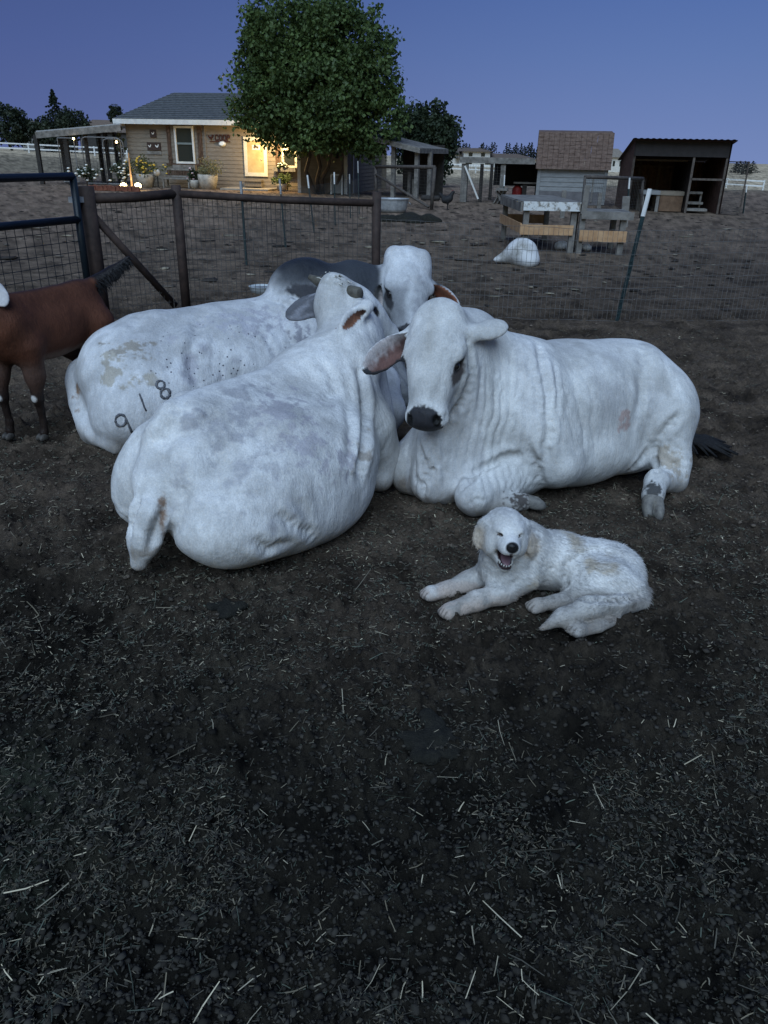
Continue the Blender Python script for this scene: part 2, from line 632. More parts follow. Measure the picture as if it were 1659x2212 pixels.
def scatter_ground():
    rng = np.random.default_rng(12)
    # chopped hay and long straws
    def spread(n, y0, y1, power):
        t = rng.random(n)
        d = (y0 ** -power + t * (y1 ** -power - y0 ** -power)) ** (-1 / power)
        x = rng.uniform(-1, 1, n) * (.85 * d + .5)
        return x, d
    def blades(x, y, L, W, C, lift):
        n = len(x)
        z = GROUND(x, y) + lift
        a = rng.random(n) * 2 * np.pi
        d = np.stack([np.cos(a), np.sin(a), rng.normal(0, .22, n)], 1)
        bend = rng.normal(0, .22, (n, 3)) * np.array([1, 1, .4])
        s = np.stack([-np.sin(a), np.cos(a), rng.normal(0, .5, n)], 1)
        s /= np.linalg.norm(s, axis=1)[:, None]
        c0 = np.stack([x, y, z], 1)
        up = np.cross(d, s)
        hl = (L / 2)[:, None]
        w = (W / 2)[:, None]
        p0, p1, p2 = c0 - d * hl, c0 + bend * hl * .5, c0 + (d + bend * .5) * hl
        V = np.stack([p0 - s * w, p0 + s * w, p1 + s * w, p1 - s * w, p2 + s * w * .7, p2 - s * w * .7,
                      p0 - up * w * .7, p1 - up * w * .7, p2 - up * w * .5], 1).reshape(-1, 3)
        i = np.arange(n)[:, None] * 9
        Q = np.concatenate([i + np.array(q) for q in ((0, 1, 2, 3), (3, 2, 4, 5), (1, 6, 7, 2), (2, 7, 8, 4), (6, 0, 3, 7), (7, 3, 5, 8))])
        return V, Q, np.repeat(C, 9, 0)
    def tint(n, bright):
        base = np.array([(.105, .097, .075), (.15, .13, .09), (.09, .105, .08), (.30, .265, .19)])[rng.choice(4, n, p=(.4, .27, .25, .08))]
        base = base * rng.uniform(.5, 1.25, n)[:, None]
        hi = rng.random(n) < bright
        base[hi] = np.array((.55, .49, .35)) * rng.uniform(.6, 1.15, hi.sum())[:, None]
        return base
    parts = []
    n = 150000
    x, y = spread(n, 0.95, 8.0, .35)
    keep = rng.random(n) < np.clip(.50 + 1.5 * (fbm(np.stack([x * 1.3, y * 1.3, 0 * x], 1), 3, 8) - .5) * 2 + 1.3 * (fbm(np.stack([x * 6, y * 6, 0 * x], 1), 3, 18) - .5) * 2 - .12 * x, .06, 1)
    x, y = x[keep], y[keep]
    n = len(x)
    parts.append(blades(x, y, rng.lognormal(math.log(.0105), .45, n) * (.85 + .10 * y), rng.uniform(.0012, .0034, n) * (.8 + .13 * y), tint(n, .018) * (.62 + .38 * sstep(1.2, 3.0, y))[:, None], rng.uniform(.001, .007, n)))  # flecks dimmed towards the camera: foreground shade put into the hay colour
    n = 750
    x, y = spread(n, 0.95, 7.0, .9)
    parts.append(blades(x, y, rng.lognormal(math.log(.045), .45, n), rng.uniform(.0014, .0030, n), tint(n, .22), rng.uniform(.004, .010, n)))
    n = 70
    x, y = spread(n, 0.95, 5.5, .7)
    parts.append(blades(x, y, rng.uniform(.06, .16, n), rng.uniform(.002, .0034, n), tint(n, .25), rng.uniform(.006, .012, n)))
    off, Vs, Qs, Cs = 0, [], [], []
    for V, Q, C in parts:
        Vs.append(V); Qs.append(Q + off); Cs.append(C)
        off += len(V)
    tag(link('straw', fast_mesh('straw', np.concatenate(Vs), np.concatenate(Qs), vcol_mat('straw', .7), False, np.concatenate(Cs))),
        'chopped hay and straw trodden into the dark yard', 'straw', kind='stuff')
    # crumbs and clods of earth
    bm = bmesh.new()
    bmesh.ops.create_icosphere(bm, subdivisions=1, radius=1)
    bv = np.array([tuple(v.co) for v in bm.verts])
    bf = np.array([[v.index for v in f.verts] for f in bm.faces])
    bm.free()
    n = 42000
    x, y = spread(n, 0.95, 13.0, 1.0)
    s = np.minimum(rng.lognormal(math.log(.0032), .5, n), .0085) * (1 + .06 * y)
    z = GROUND(x, y)
    jit = 1 + .6 * (rng.random((n, len(bv))) - .5) * 2
    sc = np.stack([rng.uniform(.7, 1.4, n), rng.uniform(.7, 1.4, n), rng.uniform(.45, .85, n)], 1) * s[:, None]
    V = (bv[None] * jit[..., None]) * sc[:, None, :] + np.stack([x, y, z + sc[:, 2] * .3], 1)[:, None]
    Q = (np.arange(n)[:, None, None] * len(bv) + bf[None]).reshape(-1, 3)
    t = sstep(1.5, 4.5, y)[:, None]
    C = (np.array((.026, .024, .020)) * (1 - t) + np.array((.115, .092, .072)) * t) * rng.uniform(.3, 1.7, n)[:, None]
    tag(link('soil_crumbs', fast_mesh('soil_crumbs', V.reshape(-1, 3), Q, vcol_mat('crumbs', .95), True, np.repeat(C, len(bv), 0))),
        'loose crumbs and clods of dark earth over the yard', 'soil', kind='stuff')
    # pale dry tufts, stones and dung lumps beyond the fence
    n = 4200
    t = rng.random(n)
    y = 9 + 29 * t ** .8
    x = np.tan(np.radians(rng.uniform(-33, 33, n))) * y
    s = rng.lognormal(math.log(.026), .55, n)
    z = terrain(x, y)
    sc = np.stack([rng.uniform(.7, 1.8, n), rng.uniform(.7, 1.8, n), rng.uniform(.08, .2, n)], 1) * s[:, None]
    jit = 1 + .55 * (rng.random((n, len(bv))) - .5) * 2
    V = (bv[None] * jit[..., None]) * sc[:, None, :] + np.stack([x, y, z + .004], 1)[:, None]
    Q = (np.arange(n)[:, None, None] * len(bv) + bf[None]).reshape(-1, 3)
    C = np.array([(.030, .025, .021), (.12, .10, .08), (.22, .19, .14)])[rng.choice(3, n, p=(.42, .38, .20))] * rng.uniform(.6, 1.3, n)[:, None]
    tag(link('field_litter', fast_mesh('field_litter', V.reshape(-1, 3), Q, vcol_mat('litter', .95), True, np.repeat(C, len(bv), 0))),
        'dry tufts, pebbles and dung lumps across the trampled paddock', 'litter', kind='stuff')

scatter_ground()

def dung_pat(px, py, w, label):
    c = G(px, py)
    B = Body(.012 if w < .5 else .03)
    rnd = random.Random(int(px))
    for i in range(16):
        a = rnd.random() * 6.28
        B.ell(c + np.array([math.cos(a) * w * .45 * rnd.random(), math.sin(a) * w * .45 * rnd.random(), .01 * w]), (w * rnd.uniform(.08, .2), w * rnd.uniform(.08, .2), w * rnd.uniform(.06, .14)), None, .02 * w)
    v, q = B.mesh(floor=-.02)
    v = relax(v, q, 1)
    v = v + normals(v, q) * (.05 * w * (fbm(v * 9 / w * .3, 3, int(py)) - .5))[:, None]
    o = link('dung_pat', mesh_from('dung_pat', v - c, q, M_DUNG, True), None, tuple(c))
    tag(o, label, 'dung', 'dung pats on the ground')
M_DUNG = rough_mat('dung', (.010, .0105, .008), (.030, .029, .022), 30, .9, .9, .03)
dung_pat(492, 1312, .16, 'flat dark dung pat in front of the middle cow')
dung_pat(930, 1600, .22, 'broad crusted dung pat in the middle of the bare foreground')
dung_pat(880, 478, 1.5, 'wide dark muck patch by the washtub beyond the fence')
# ------------------------------------------------------------------ the cattle
def coat_mat(name, dots=False, fuzz=0.7):
    m, nt, b = new_mat(name)
    at = N(nt, 'ShaderNodeVertexColor', layer_name='Col')
    tc = N(nt, 'ShaderNodeTexCoord')
    n1 = N(nt, 'ShaderNodeTexNoise', Scale=9.0, Detail=6.0, Roughness=0.7)
    n2 = N(nt, 'ShaderNodeTexNoise', Scale=140.0, Detail=3.0, Roughness=0.7)
    for n in (n1, n2):
        nt.links.new(tc.outputs['Object'], n.inputs['Vector'])
    r1 = N(nt, 'ShaderNodeMapRange')
    for i_, v_ in enumerate((0.32, 0.66, 0.82, 1.08)):
        r1.inputs[i_ + 1].default_value = v_
    nt.links.new(n1.outputs['Fac'], r1.inputs[0])
    r2 = N(nt, 'ShaderNodeMapRange')
    for i_, v_ in enumerate((0.25, 0.75, 0.80, 1.14)):
        r2.inputs[i_ + 1].default_value = v_
    nt.links.new(n2.outputs['Fac'], r2.inputs[0])
    mu = N(nt, 'ShaderNodeMath', operation='MULTIPLY')
    nt.links.new(r1.outputs[0], mu.inputs[0])
    nt.links.new(r2.outputs[0], mu.inputs[1])
    mx = N(nt, 'ShaderNodeVectorMath', operation='SCALE')
    nt.links.new(at.outputs['Color'], mx.inputs[0])
    nt.links.new(mu.outputs['Value'], mx.inputs['Scale'])
    col = mx.outputs['Vector']
    if dots:
        vo = N(nt, 'ShaderNodeTexVoronoi', Scale=30.0)
        nt.links.new(tc.outputs['Object'], vo.inputs['Vector'])
        lt = N(nt, 'ShaderNodeMath', operation='LESS_THAN')
        nt.links.new(vo.outputs['Distance'], lt.inputs[0])
        mm = N(nt, 'ShaderNodeMath', operation='MULTIPLY')
        lt.inputs[1].default_value = 0.15
        nt.links.new(lt.outputs['Value'], mm.inputs[0])
        fa = N(nt, 'ShaderNodeAttribute', attribute_name='Flecks')
        nt.links.new(fa.outputs['Fac'], mm.inputs[1])
        mi = N(nt, 'ShaderNodeMix', data_type='RGBA')
        nt.links.new(mm.outputs['Value'], mi.inputs[0])
        nt.links.new(col, mi.inputs[6])
        mi.inputs[7].default_value = (0.07, 0.07, 0.09, 1)
        col = mi.outputs[2]
    nt.links.new(col, b.inputs['Base Color'])
    bw = N(nt, 'ShaderNodeRGBToBW')
    nt.links.new(at.outputs['Color'], bw.inputs[0])
    rr = N(nt, 'ShaderNodeMapRange')
    for i_, v_ in enumerate((0.015, 0.05, 0.38, 0.8)):
        rr.inputs[i_ + 1].default_value = v_
    nt.links.new(bw.outputs[0], rr.inputs[0])
    nt.links.new(rr.outputs[0], b.inputs['Roughness'])
    b.inputs['Specular IOR Level'].default_value = 0.2
    b.inputs['Sheen Weight'].default_value = 0.05
    mp = N(nt, 'ShaderNodeMapping')
    mp.inputs['Scale'].default_value = (1.0, 1.0, 0.35)
    nt.links.new(tc.outputs['Object'], mp.inputs['Vector'])
    n3 = N(nt, 'ShaderNodeTexNoise', Scale=90.0, Detail=5.0, Roughness=0.7)
    nt.links.new(mp.outputs['Vector'], n3.inputs['Vector'])
    n4 = N(nt, 'ShaderNodeTexNoise', Scale=18.0, Detail=4.0, Roughness=0.6)
    nt.links.new(mp.outputs['Vector'], n4.inputs['Vector'])
    b1 = N(nt, 'ShaderNodeBump', Strength=fuzz, Distance=0.006)
    nt.links.new(n3.outputs['Fac'], b1.inputs['Height'])
    b2 = N(nt, 'ShaderNodeBump', Strength=0.4, Distance=0.025)
    nt.links.new(n4.outputs['Fac'], b2.inputs['Height'])
    nt.links.new(b1.outputs['Normal'], b2.inputs['Normal'])
    nt.links.new(b2.outputs['Normal'], b.inputs['Normal'])
    return m

M_COAT = coat_mat('white_hide')
M_COAT_DOTS = coat_mat('white_hide_with_flecks', dots=True)
M_EYE, _nt, _b = new_mat('dark_eye')
_b.inputs['Base Color'].default_value = (0.012, 0.010, 0.010, 1)
_b.inputs['Roughness'].default_value = 0.12
M_HOOF = rough_mat('hoof_horn', (0.10, 0.095, 0.09), (0.20, 0.19, 0.17), 30, 0.6, 0.4, 0.004)
M_HORN = rough_mat('dull_horn', (0.06, 0.055, 0.045), (0.14, 0.13, 0.105), 14, 0.55, 0.4, 0.004)
M_BLACKHAIR = rough_mat('black_hair', (0.008, 0.008, 0.009), (0.02, 0.02, 0.022), 60, 0.6, 0.8, 0.01)
M_BRAND = rough_mat('brand_scar', (0.05, 0.052, 0.062), (0.16, 0.165, 0.18), 60, 0.8, 0.3, 0.003)

def cow_head(B, O, R, s=1.0, wide=1.0):
    O = np.asarray(O, float)
    w = lambda x, y, z: O + R @ (np.array([x, y * wide, z]) * s)
    e = lambda c, r, k=0.03, op='u', RR=None: B.ell(w(*c), np.array([r[0], r[1] * wide, r[2]]) * s, R if RR is None else R @ RR, k, op)
    e((-.115, 0, -.005), (.15, .118, .115), .04)
    e((-.03, 0, .045), (.20, .098, .068), .04)
    e((-.225, 0, .035), (.07, .07, .065), .05)
    for q in (1, -1):
        e((-.20, q * .045, .03), (.06, .045, .05), .03)
        e((-.025, q * .098, .045), (.05, .030, .030), .03)            # brow
        e((-.03, q * .076, -.07), (.14, .05, .10), .05)           # cheek
        B.cone(w(-.10, q * .05, -.13), w(.20, q * .03, -.105), .058 * s, .042 * s, .04)
        e((.10, q * .05, -.02), (.13, .035, .06), .04)
    B.cone(w(-.02, 0, .01), w(.235, 0, -.01), .105 * s, .068 * s, .05)
    e((.262, 0, -.03), (.062, .083, .070), .04)                  # muzzle
    e((.285, 0, -.015), (.040, .076, .058), .03)
    e((.25, 0, -.095), (.06, .052, .035), .03)                    # chin
    for q in (1, -1):
        e((.304, q * .054, .026), (.030, .016, .024), .010, 's')   # nostril
        e((.034, q * .113, .024), (.036, .020, .020), .014, 's')   # eye socket
        e((.004, q * .104, .040), (.022, .018, .014), .014)         # upper lid
    for x in (.20, .235, .27, .30, .32):
        for q in (-.05, 0, .05) if x > .25 else (-.055, .055):
            e((x, q * (1.25 if x < .29 else 1.0), -.074), (.022, .028, .005), .008, 's')   # mouth line
    return w

def ear(B, base, tip, face, width, cup=0.8, th=0.024):
    base, tip = np.asarray(base, float), np.asarray(tip, float)
    L = np.linalg.norm(tip - base)
    R = frame(tip - base, face)
    c = base + R @ np.array([L * .54, 0, 0])
    B.cone(base - R[:, 0] * .03, base + R[:, 0] * L * .3, .036, .03, .03)
    B.ell(c, (L * .5, width * .5, th), R, .03)
    if cup:
        B.ell(c + R @ np.array([0, 0, th * .95]), (L * .43, width * .40, th * cup), R, .012, 's')
    return (c, R, L, width)

def ear_paint(v, nrm, col, E, inner=(0.15, 0.080, 0.068), pale=(0.40, 0.36, 0.35), rim=(0.035, 0.037, 0.042), rimside=-1, back=None, core=1.0):
    c, R, L, W = E
    q = (v - c) @ R
    inside = (np.abs(q[:, 0]) < L * .62) & (np.abs(q[:, 1]) < W * .6) & (np.abs(q[:, 2]) < .045)
    up = (nrm @ R[:, 2])
    u = q[:, 0] / (L * .5)
    t = q[:, 1] / (W * .5)
    conc = inside & (up > 0.15) & (u ** 2 + (t / core) ** 2 < 0.85)
    nz = fbm(v * 40, 3, 4)
    streak = sstep(-.25, .55, t * -rimside + .9 * (nz - .5) + .25 * u)
    fine = .85 + .35 * vnoise(q * np.array([12, 160, 60]), 3)
    a = np.array(inner)[None] * (1 - streak[:, None]) + np.array(pale)[None] * streak[:, None]
    a = a * ((.25 + .75 * sstep(-.85, -.1, u + .4 * (nz - .5))) * fine)[:, None]  # shade of the hollow ear base painted into the colour
    col[conc, :3] = a[conc]
    if rim is not None:
        edge = inside & ((u ** 2 + t ** 2) > 0.72 + .25 * (nz - .5)) & (t * rimside > -.1) & (u > -.6)
        col[edge, :3] = np.array(rim)
    if back is not None:
        bk = inside & (up < 0.0) & (u > -.75)
        k = sstep(.42, .62, fbm(q * np.array([9, 40, 20]), 3, 8))
        mixd = np.array(back)[None] * (0.6 + .8 * k)[:, None]
        col[bk, :3] = mixd[bk]
    return col

def head_paint(v, nrm, col, O, R, s, wide, nose=True, tear=(0.085, 0.07, 0.065), grey=None):
    q = ((v - O) @ R) / s
    q[:, 1] /= wide
    nz = fbm(v * 22, 3, 31)
    n2 = fbm(v * 60, 2, 33)
    for sd in (1, -1):
        y = q[:, 1] * sd
        d = np.sqrt(((q[:, 0] - .068) / .062) ** 2 + ((q[:, 2] - .004) / .040) ** 2)
        m = (y > .055) & (np.abs(q[:, 0]) < .3)
        if tear is not None:
            k = sstep(1.12, .75, d + .5 * (n2 - .5)) * m
            col[:, :3] = col[:, :3] * (1 - k[:, None]) + np.array(tear)[None] * k[:, None]
        d = np.sqrt(((q[:, 0] - .032) / .044) ** 2 + ((q[:, 2] - .026) / .026) ** 2)
        k = sstep(1.1, .8, d) * m
        col[:, :3] = col[:, :3] * (1 - k[:, None]) + np.array((.02, .018, .018))[None] * k[:, None]
    if nose:
        edge = q[:, 0] + .35 * (np.abs(q[:, 1]) < .0) - .018 * (n2 - .5) * 2
        k = sstep(.240, .250, edge - .9 * np.maximum(np.abs(q[:, 1]) - .035, 0) + .25 * np.maximum(.0 - q[:, 2], 0)) * (np.abs(q[:, 1]) < .070 + .014 * (n2 - .5)) * (q[:, 2] > -.11)
        k = np.maximum(k, sstep(.25, .262, edge) * (np.abs(q[:, 1]) < .05) * (q[:, 2] < -.055) * (q[:, 2] > -.105) * 0)
        col[:, :3] = col[:, :3] * (1 - k[:, None]) + np.array((.030, .030, .035))[None] * k[:, None]
        for sd in (1, -1):
            d = np.sqrt(((q[:, 0] - .300) / .030) ** 2 + ((q[:, 1] - sd * .053) / .016) ** 2 + ((q[:, 2] - .018) / .034) ** 2)
            k = sstep(1.15, .8, d)[:, None]
            col[:, :3] = col[:, :3] * (1 - k) + .003 * k
    return col

def on(v, px, py, rad=7.0):
    """the skin point seen at (px, py)"""
    q = v - np.array([0, 0, CAM_H])
    z = q @ _f
    x = 829.5 + CAM_F * (q @ _r) / z
    y = 1106 - CAM_F * (q @ _u) / z
    d = (x - px) ** 2 + (y - py) ** 2
    near = d < max(rad ** 2, d.min() * 1.5)
    return v[np.nonzero(near)[0][z[near].argmin()]]

def sculpt(v, q, creases=(), bumps=()):
    """press folds in along paths and raise or hollow the skin at points, all as seen in the survey of the photograph"""
    nr = normals(v, q)
    disp = np.zeros(len(v))
    for path, wid, dep in creases:
        pts = []
        for (a, b) in zip(path, path[1:]):
            L_ = math.hypot(b[0] - a[0], b[1] - a[1])
            for t in np.linspace(0, 1, max(2, int(L_ / 7))):
                pts.append(on(v, a[0] + (b[0] - a[0]) * t, a[1] + (b[1] - a[1]) * t, 5))
        pts = np.array(pts)
        lo, hi = pts.min(0) - wid * 4, pts.max(0) + wid * 4
        i = np.nonzero(((v > lo) & (v < hi)).all(1))[0]
        d = np.full(len(i), 9.0)
        fade = np.zeros(len(i))
        for k, p in enumerate(pts):
            dd = np.sqrt(((v[i] - p) ** 2).sum(1))
            nearer = dd < d
            d[nearer] = dd[nearer]
            fade[nearer] = min(1.0, (k + .6) / 3, (len(pts) - k - .4) / 3)
        disp[i] += fade * (-dep * np.exp(-(d / wid) ** 2) + .45 * dep * np.exp(-((d - 2.1 * wid) / (1.1 * wid)) ** 2))
    for px, py, r, amp in bumps:
        c = on(v, px, py, 5)
        d2 = ((v - c) ** 2).sum(1)
        disp += amp * np.exp(-d2 / (r * r))
    v = v + nr * disp[:, None]
    return relax(v, q, 1, .3)
def Z6(*p):
    return [(763.1 + x * .5, 630.4 + y * .5) for x, y in p]
def Z7(*p):
    return [(132.7 + x * .48, 564 + y * .48) for x, y in p]

def patches(v, col, c, r, colour, scale, thr, seed, R=None, soft=.10, stretch=(1, 1, 1)):
    """ragged patch of worn coat / dried mud inside an ellipsoid"""
    q = (v - np.asarray(c))
    if R is not None:
        q = q @ R
    d = np.sqrt(((q / np.asarray(r)) ** 2).sum(1))
    i = d < 1.3
    n = fbm(q[i] * scale * 1.9 * np.array(stretch), 5, seed, .62) + .30 * (0.75 - d[i])
    k = sstep(thr, thr + soft, n)
    col[i, :3] = col[i, :3] * (1 - k[:, None]) + np.array(colour)[None] * k[:, None]
    return col

def coat(v, base, dirt, seed):
    n = fbm(v * 3.0, 4, seed)
    k = sstep(.38, .62, n)[:, None]
    m = sstep(.42, .60, fbm(v * np.array([16, 16, 7]), 4, seed + 3, .65))[:, None]
    c = np.array(base)[None] * (1 - k * .20) * (1 - m * .14)
    c = c * (1 - .05 * k) + np.array(dirt)[None] * .05 * k
    # dried mud where the hide meets the ground
    d = (sstep(.13, .01, v[:, 2] + .10 * (fbm(v * 11, 4, seed + 7) - .5)) * .75)[:, None]
    c = c * (1 - d) + np.array((.16, .135, .11))[None] * d
    return c

def cattle_part(name, B, mat, parent, colors=None, smooth=1, floor=None):
    v, q = B.mesh(floor)
    v = relax(v, q, smooth)
    return link(name, mesh_from(name, v, q, mat, True), parent)

def sphere(name, c, r, mat, parent):
    mb = MB()
    n = 10
    mb.lathe([(r * math.sin(math.pi * i / n) + 1e-5, -r * math.cos(math.pi * i / n)) for i in range(n + 1)], (0, 0, 0), 16)
    o = mb.build(name, mat, parent, smooth=True)
    o.location = tuple(c)
    return o

def cloven_hoof(parent, c, fwd, up, s=1.0):
    R = frame(fwd, up)
    c = np.asarray(c, float)
    B = Body(.006)
    for q in (1, -1):
        B.ell(c + R @ np.array([.015, q * .03, 0]) * s, np.array([.065, .028, .038]) * s, R, .006)
        B.ell(c + R @ np.array([.045, q * .026, -.012]) * s, np.array([.045, .022, .024]) * s, R, .012)
    B.ell(c + R @ np.array([-.03, 0, .01]) * s, np.array([.035, .05, .036]) * s, R, .02)
    return cattle_part('hoof', B, M_HOOF, parent)

# ---------------- white cow resting on the right, facing the camera
def make_cow_right():
    root = thing('cow', 'white cow lying behind the dog, facing the camera with a black nose', 'cow', (1.0, 4.08, 0), group='white cattle lying in a huddle')
    T = np.array([1.0, 4.08, 0])
    F = frame((-.912, -.41, 0), (0, 0, 1))
    L = lambda x, y, z: T + F @ np.array([x, y, z])
    B = Body(.0095)
    B.ell(L(.04, 0, .365), (.58, .385, .36), F, .05)
    B.ell(L(-.32, 0, .385), (.34, .335, .315), F, .08)
    B.ell(L(-.42, 0, .43), (.18, .22, .22), F, .08)
    B.ell(L(.36, .0, .40), (.34, .30, .35), F, .08)
    B.ell(L(.40, .17, .40), (.22, .18, .30), F, .08)           # shoulder blade
    B.ell(L(.36, 0, .64), (.20, .11, .09), F, .08)             # low hump
    B.ell(L(.08, .22, .20), (.40, .20, .20), F, .08)            # belly resting on the ground
    for q in (1, -1):
        B.ell(L(-.33, q * .235, .55), (.09, .07, .06), F, .08)
    # thigh and hind leg on the near side
    B.ell(L(-.45, .20, .34), (.22, .20, .25), F, .08)
    B.cone(P(1435, 910, 4.0), P(1452, 1000, 3.88), .16, .09, .07)
    B.cone(P(1452, 1000, 3.88), P(1452, 1036, 3.84), .09, .078, .05)
    B.cone(P(1452, 1038, 3.83), P(1418, 1040, 3.66), .07, .055, .04)
    B.cone(P(1418, 1040, 3.66), P(1410, 1072, 3.56), .055, .058, .03)
    B.ell(L(-.28, .2, .13), (.2, .15, .12), F, .06)            # udder, flank fold
    # near foreleg folded under
    B.cone(L(.37, .24, .34), L(.30, .35, .20), .17, .12, .10)
    B.cone(P(1120, 1022, 3.68), P(1026, 1070, 3.44), .13, .082, .045)
    B.ell(P(1020, 1074, 3.43), (.078, .08, .078), None, .05)
    B.cone(P(1025, 1092, 3.43), P(1105, 1086, 3.45), .055, .043, .02)
    B.cone(P(1105, 1086, 3.45), P(1130, 1084, 3.46), .05, .045, .02)
    # far foreleg
    B.cone(L(.55, -.15, .3), P(880, 1000, 3.78), .16, .10, .08)
    B.cone(P(880, 1000, 3.78), P(882, 1032, 3.72), .10, .085, .04)
    # chest, dewlap and neck
    B.ell(P(960, 990, 3.75), (.19, .22, .26), F, .08)
    B.cone(P(985, 860, 3.72), P(945, 1040, 3.62), .15, .115, .08)
    B.cone(P(935, 960, 3.56), P(925, 1050, 3.56), .075, .07, .06)
    B.cone(P(1000, 760, 3.78), P(1090, 850, 3.88), .18, .28, .10)
    B.cone(P(985, 790, 3.66), P(1020, 930, 3.76), .16, .22, .08)
    # tail down to the ground behind
    B.chain([L(-.60, .0, .54), L(-.74, .02, .40), L(-.84, .02, .2), L(-.86, .02, .07)], [.05, .045, .035, .028], .04)
    # head
    O = P(940, 776, 3.47) + np.array([0, .05, -.02])
    HR = frame((-.15, -.60, -.79), (-.33, -.74, .57))
    hs, hw = 1.0, 1.2
    w = cow_head(B, O, HR, hs, hw)
    B.cone(w(-.16, 0, -.05), P(1005, 745, 3.80), .13, .18, .07)
    E1 = ear(B, w(-.13, -.125, -.01), P(786, 800, 3.38), unit(np.array([-.1, -1, .1])), .135)
    E2 = ear(B, w(-.14, .12, -.01), P(1096, 703, 3.58), unit(np.array([.15, .55, -.8])), .125, cup=.6, th=.028)
    v, q = B.mesh(floor=-.03)
    v = relax(v, q, 2)
    nr = normals(v, q)
    # folds: neck and dewlap, girth, flank, knee
    v = sculpt(v, q, [
        (Z6((800, 215), (822, 330), (850, 470), (848, 600), (826, 740)), .020, .020),
        (Z6((872, 300), (890, 430), (880, 560)), .014, .010),
        (Z6((770, 300), (800, 420), (805, 560)), .014, .010),
        (Z6((812, 842), (790, 740), (745, 660)), .018, .018),
        (Z6((455, 850), (530, 775), (640, 722), (735, 700)), .020, .024),
        (Z6((1245, 225), (1268, 330), (1262, 440), (1235, 540)), .034, .020),
        (Z6((1302, 668), (1345, 600), (1420, 530)), .020, .020),
        (Z6((1308, 790), (1304, 720), (1300, 655)), .014, .022),
        (Z6((1180, 795), (1240, 740), (1300, 670)), .020, .016),
        (Z6((1325, 770), (1380, 745), (1430, 740)), .014, .012),
        (Z6((285, 690), (325, 780), (300, 860)), .016, .018),
        (Z6((330, 640), (370, 740), (345, 830)), .014, .014),
        (Z6((262, 780), (285, 840), (300, 880)), .014, .014),
        (Z6((480, 930), (530, 905), (590, 900)), .010, .010),
        (Z6((497, 190), (512, 290), (515, 370), (480, 470), (400, 555)), .016, .016),
        (Z6((428, 312), (450, 268), (484, 238)), .008, .006),
        (Z6((425, 330), (452, 342), (478, 325)), .008, .005),
        (Z6((222, 500), (290, 492), (362, 512)), .010, .006),
        (Z6((395, 330), (385, 400), (352, 480)), .022, .008),
    ], [(1290 * .5 + 763, 630 + 262 * .5, .10, .022), (1408 * .5 + 763, 630 + 470 * .5, .09, .014), (1310 * .5 + 763, 630 + 400 * .5, .12, -.022), (1110 * .5 + 763, 630 + 420 * .5, .18, .014),
        (640 * .5 + 763, 630 + 560 * .5, .13, .018), (745 * .5 + 763, 630 + 480 * .5, .10, -.012), (690 * .5 + 763, 630 + 200 * .5, .10, .012), (930 * .5 + 763, 630 + 215 * .5, .10, -.010)])
    nr = normals(v, q)
    v = fold(v, nr, P(1035, 930, 3.6), (.24, .6, .42), F, (-.912, -.41, .12), .043, .014, 3)
    v = fold(v, nr, P(925, 1020, 3.5), (.16, .3, .24), np.eye(3), (1, -.2, .15), .052, .018, 8)
    v = fold(v, nr, L(.2, .33, .42), (.2, .25, .34), F, (-.912, -.41, -.05), .07, .010, 13)
    v = fold(v, nr, L(.52, .25, .62), (.18, .2, .18), F, (-.8, -.41, .3), .05, .008, 14)
    v = fold(v, nr, P(1455, 990, 3.8), (.14, .2, .16), np.eye(3), (.3, 0, 1), .045, .008, 17)
    v = fold(v, nr, P(1130, 1045, 3.5), (.16, .2, .1), np.eye(3), (.8, 0, -.5), .035, .006, 18)
    nr = normals(v, q)
    v = v + nr * (.006 * (fbm(v * 9, 3, 51) - .5))[:, None]
    nr = normals(v, q)
    col = np.ones((len(v), 4))
    col[:, :3] = coat(v, (.70, .70, .69), (.3, .27, .24), 2)
    qq = (v - T) @ F
    # greyish worn zones over shoulder and ribs, soft
    for (c, r, s_) in ((L(.45, .2, .55), (.25, .25, .3), 5), (L(-.1, .3, .5), (.3, .3, .25), 6)):
        n = fbm(v * np.array([7, 7, 3]), 4, s_)
        d = np.sqrt((((v - c) @ F / np.array(r)) ** 2).sum(1))
        k = (sstep(.42, .62, n) * sstep(1.1, .5, d) * .30)[:, None]
        col[:, :3] = col[:, :3] * (1 - k) + np.array((.33, .33, .36)) * k
    col = patches(v, col, on(v, 1357, 910), (.05, .1, .06), (.42, .33, .31), 14, .5, 71)
    col = patches(v, col, on(v, 1460, 1000), (.12, .15, .12), (.40, .36, .31), 10, .52, 72, soft=.15)
    col = patches(v, col, on(v, 1130, 1080), (.09, .1, .05), (.09, .08, .075), 24, .5, 73)
    col = patches(v, col, on(v, 1412, 1055), (.05, .06, .07), (.07, .07, .07), 22, .42, 74)
    col = patches(v, col, on(v, 880, 1055), (.09, .1, .06), (.25, .22, .19), 14, .5, 75, soft=.2)
    col = head_paint(v, nr, col, O, HR, hs, hw)
    hl = ((v - O) @ HR)
    k = (sstep(.06, .0, np.abs(hl[:, 1])) * sstep(-.3, -.05, hl[:, 0]) * sstep(.12, .0, hl[:, 0]) * (hl[:, 2] > .03) * .6 * sstep(.3, .6, fbm(v * 12, 3, 5)))[:, None]
    col[:, :3] = col[:, :3] * (1 - k) + np.array((.30, .285, .26)) * k
    lo = (sstep(-.045, -.12, hl[:, 2] + .05 * (fbm(v * 8, 3, 77) - .5)) * sstep(-.25, -.05, hl[:, 0]) * (np.abs(hl[:, 1]) < .2))[:, None] * .35
    col[:, :3] = col[:, :3] * (1 - lo) + np.array((.36, .36, .38)) * lo
    col = ear_paint(v, nr, col, E1, rimside=1)
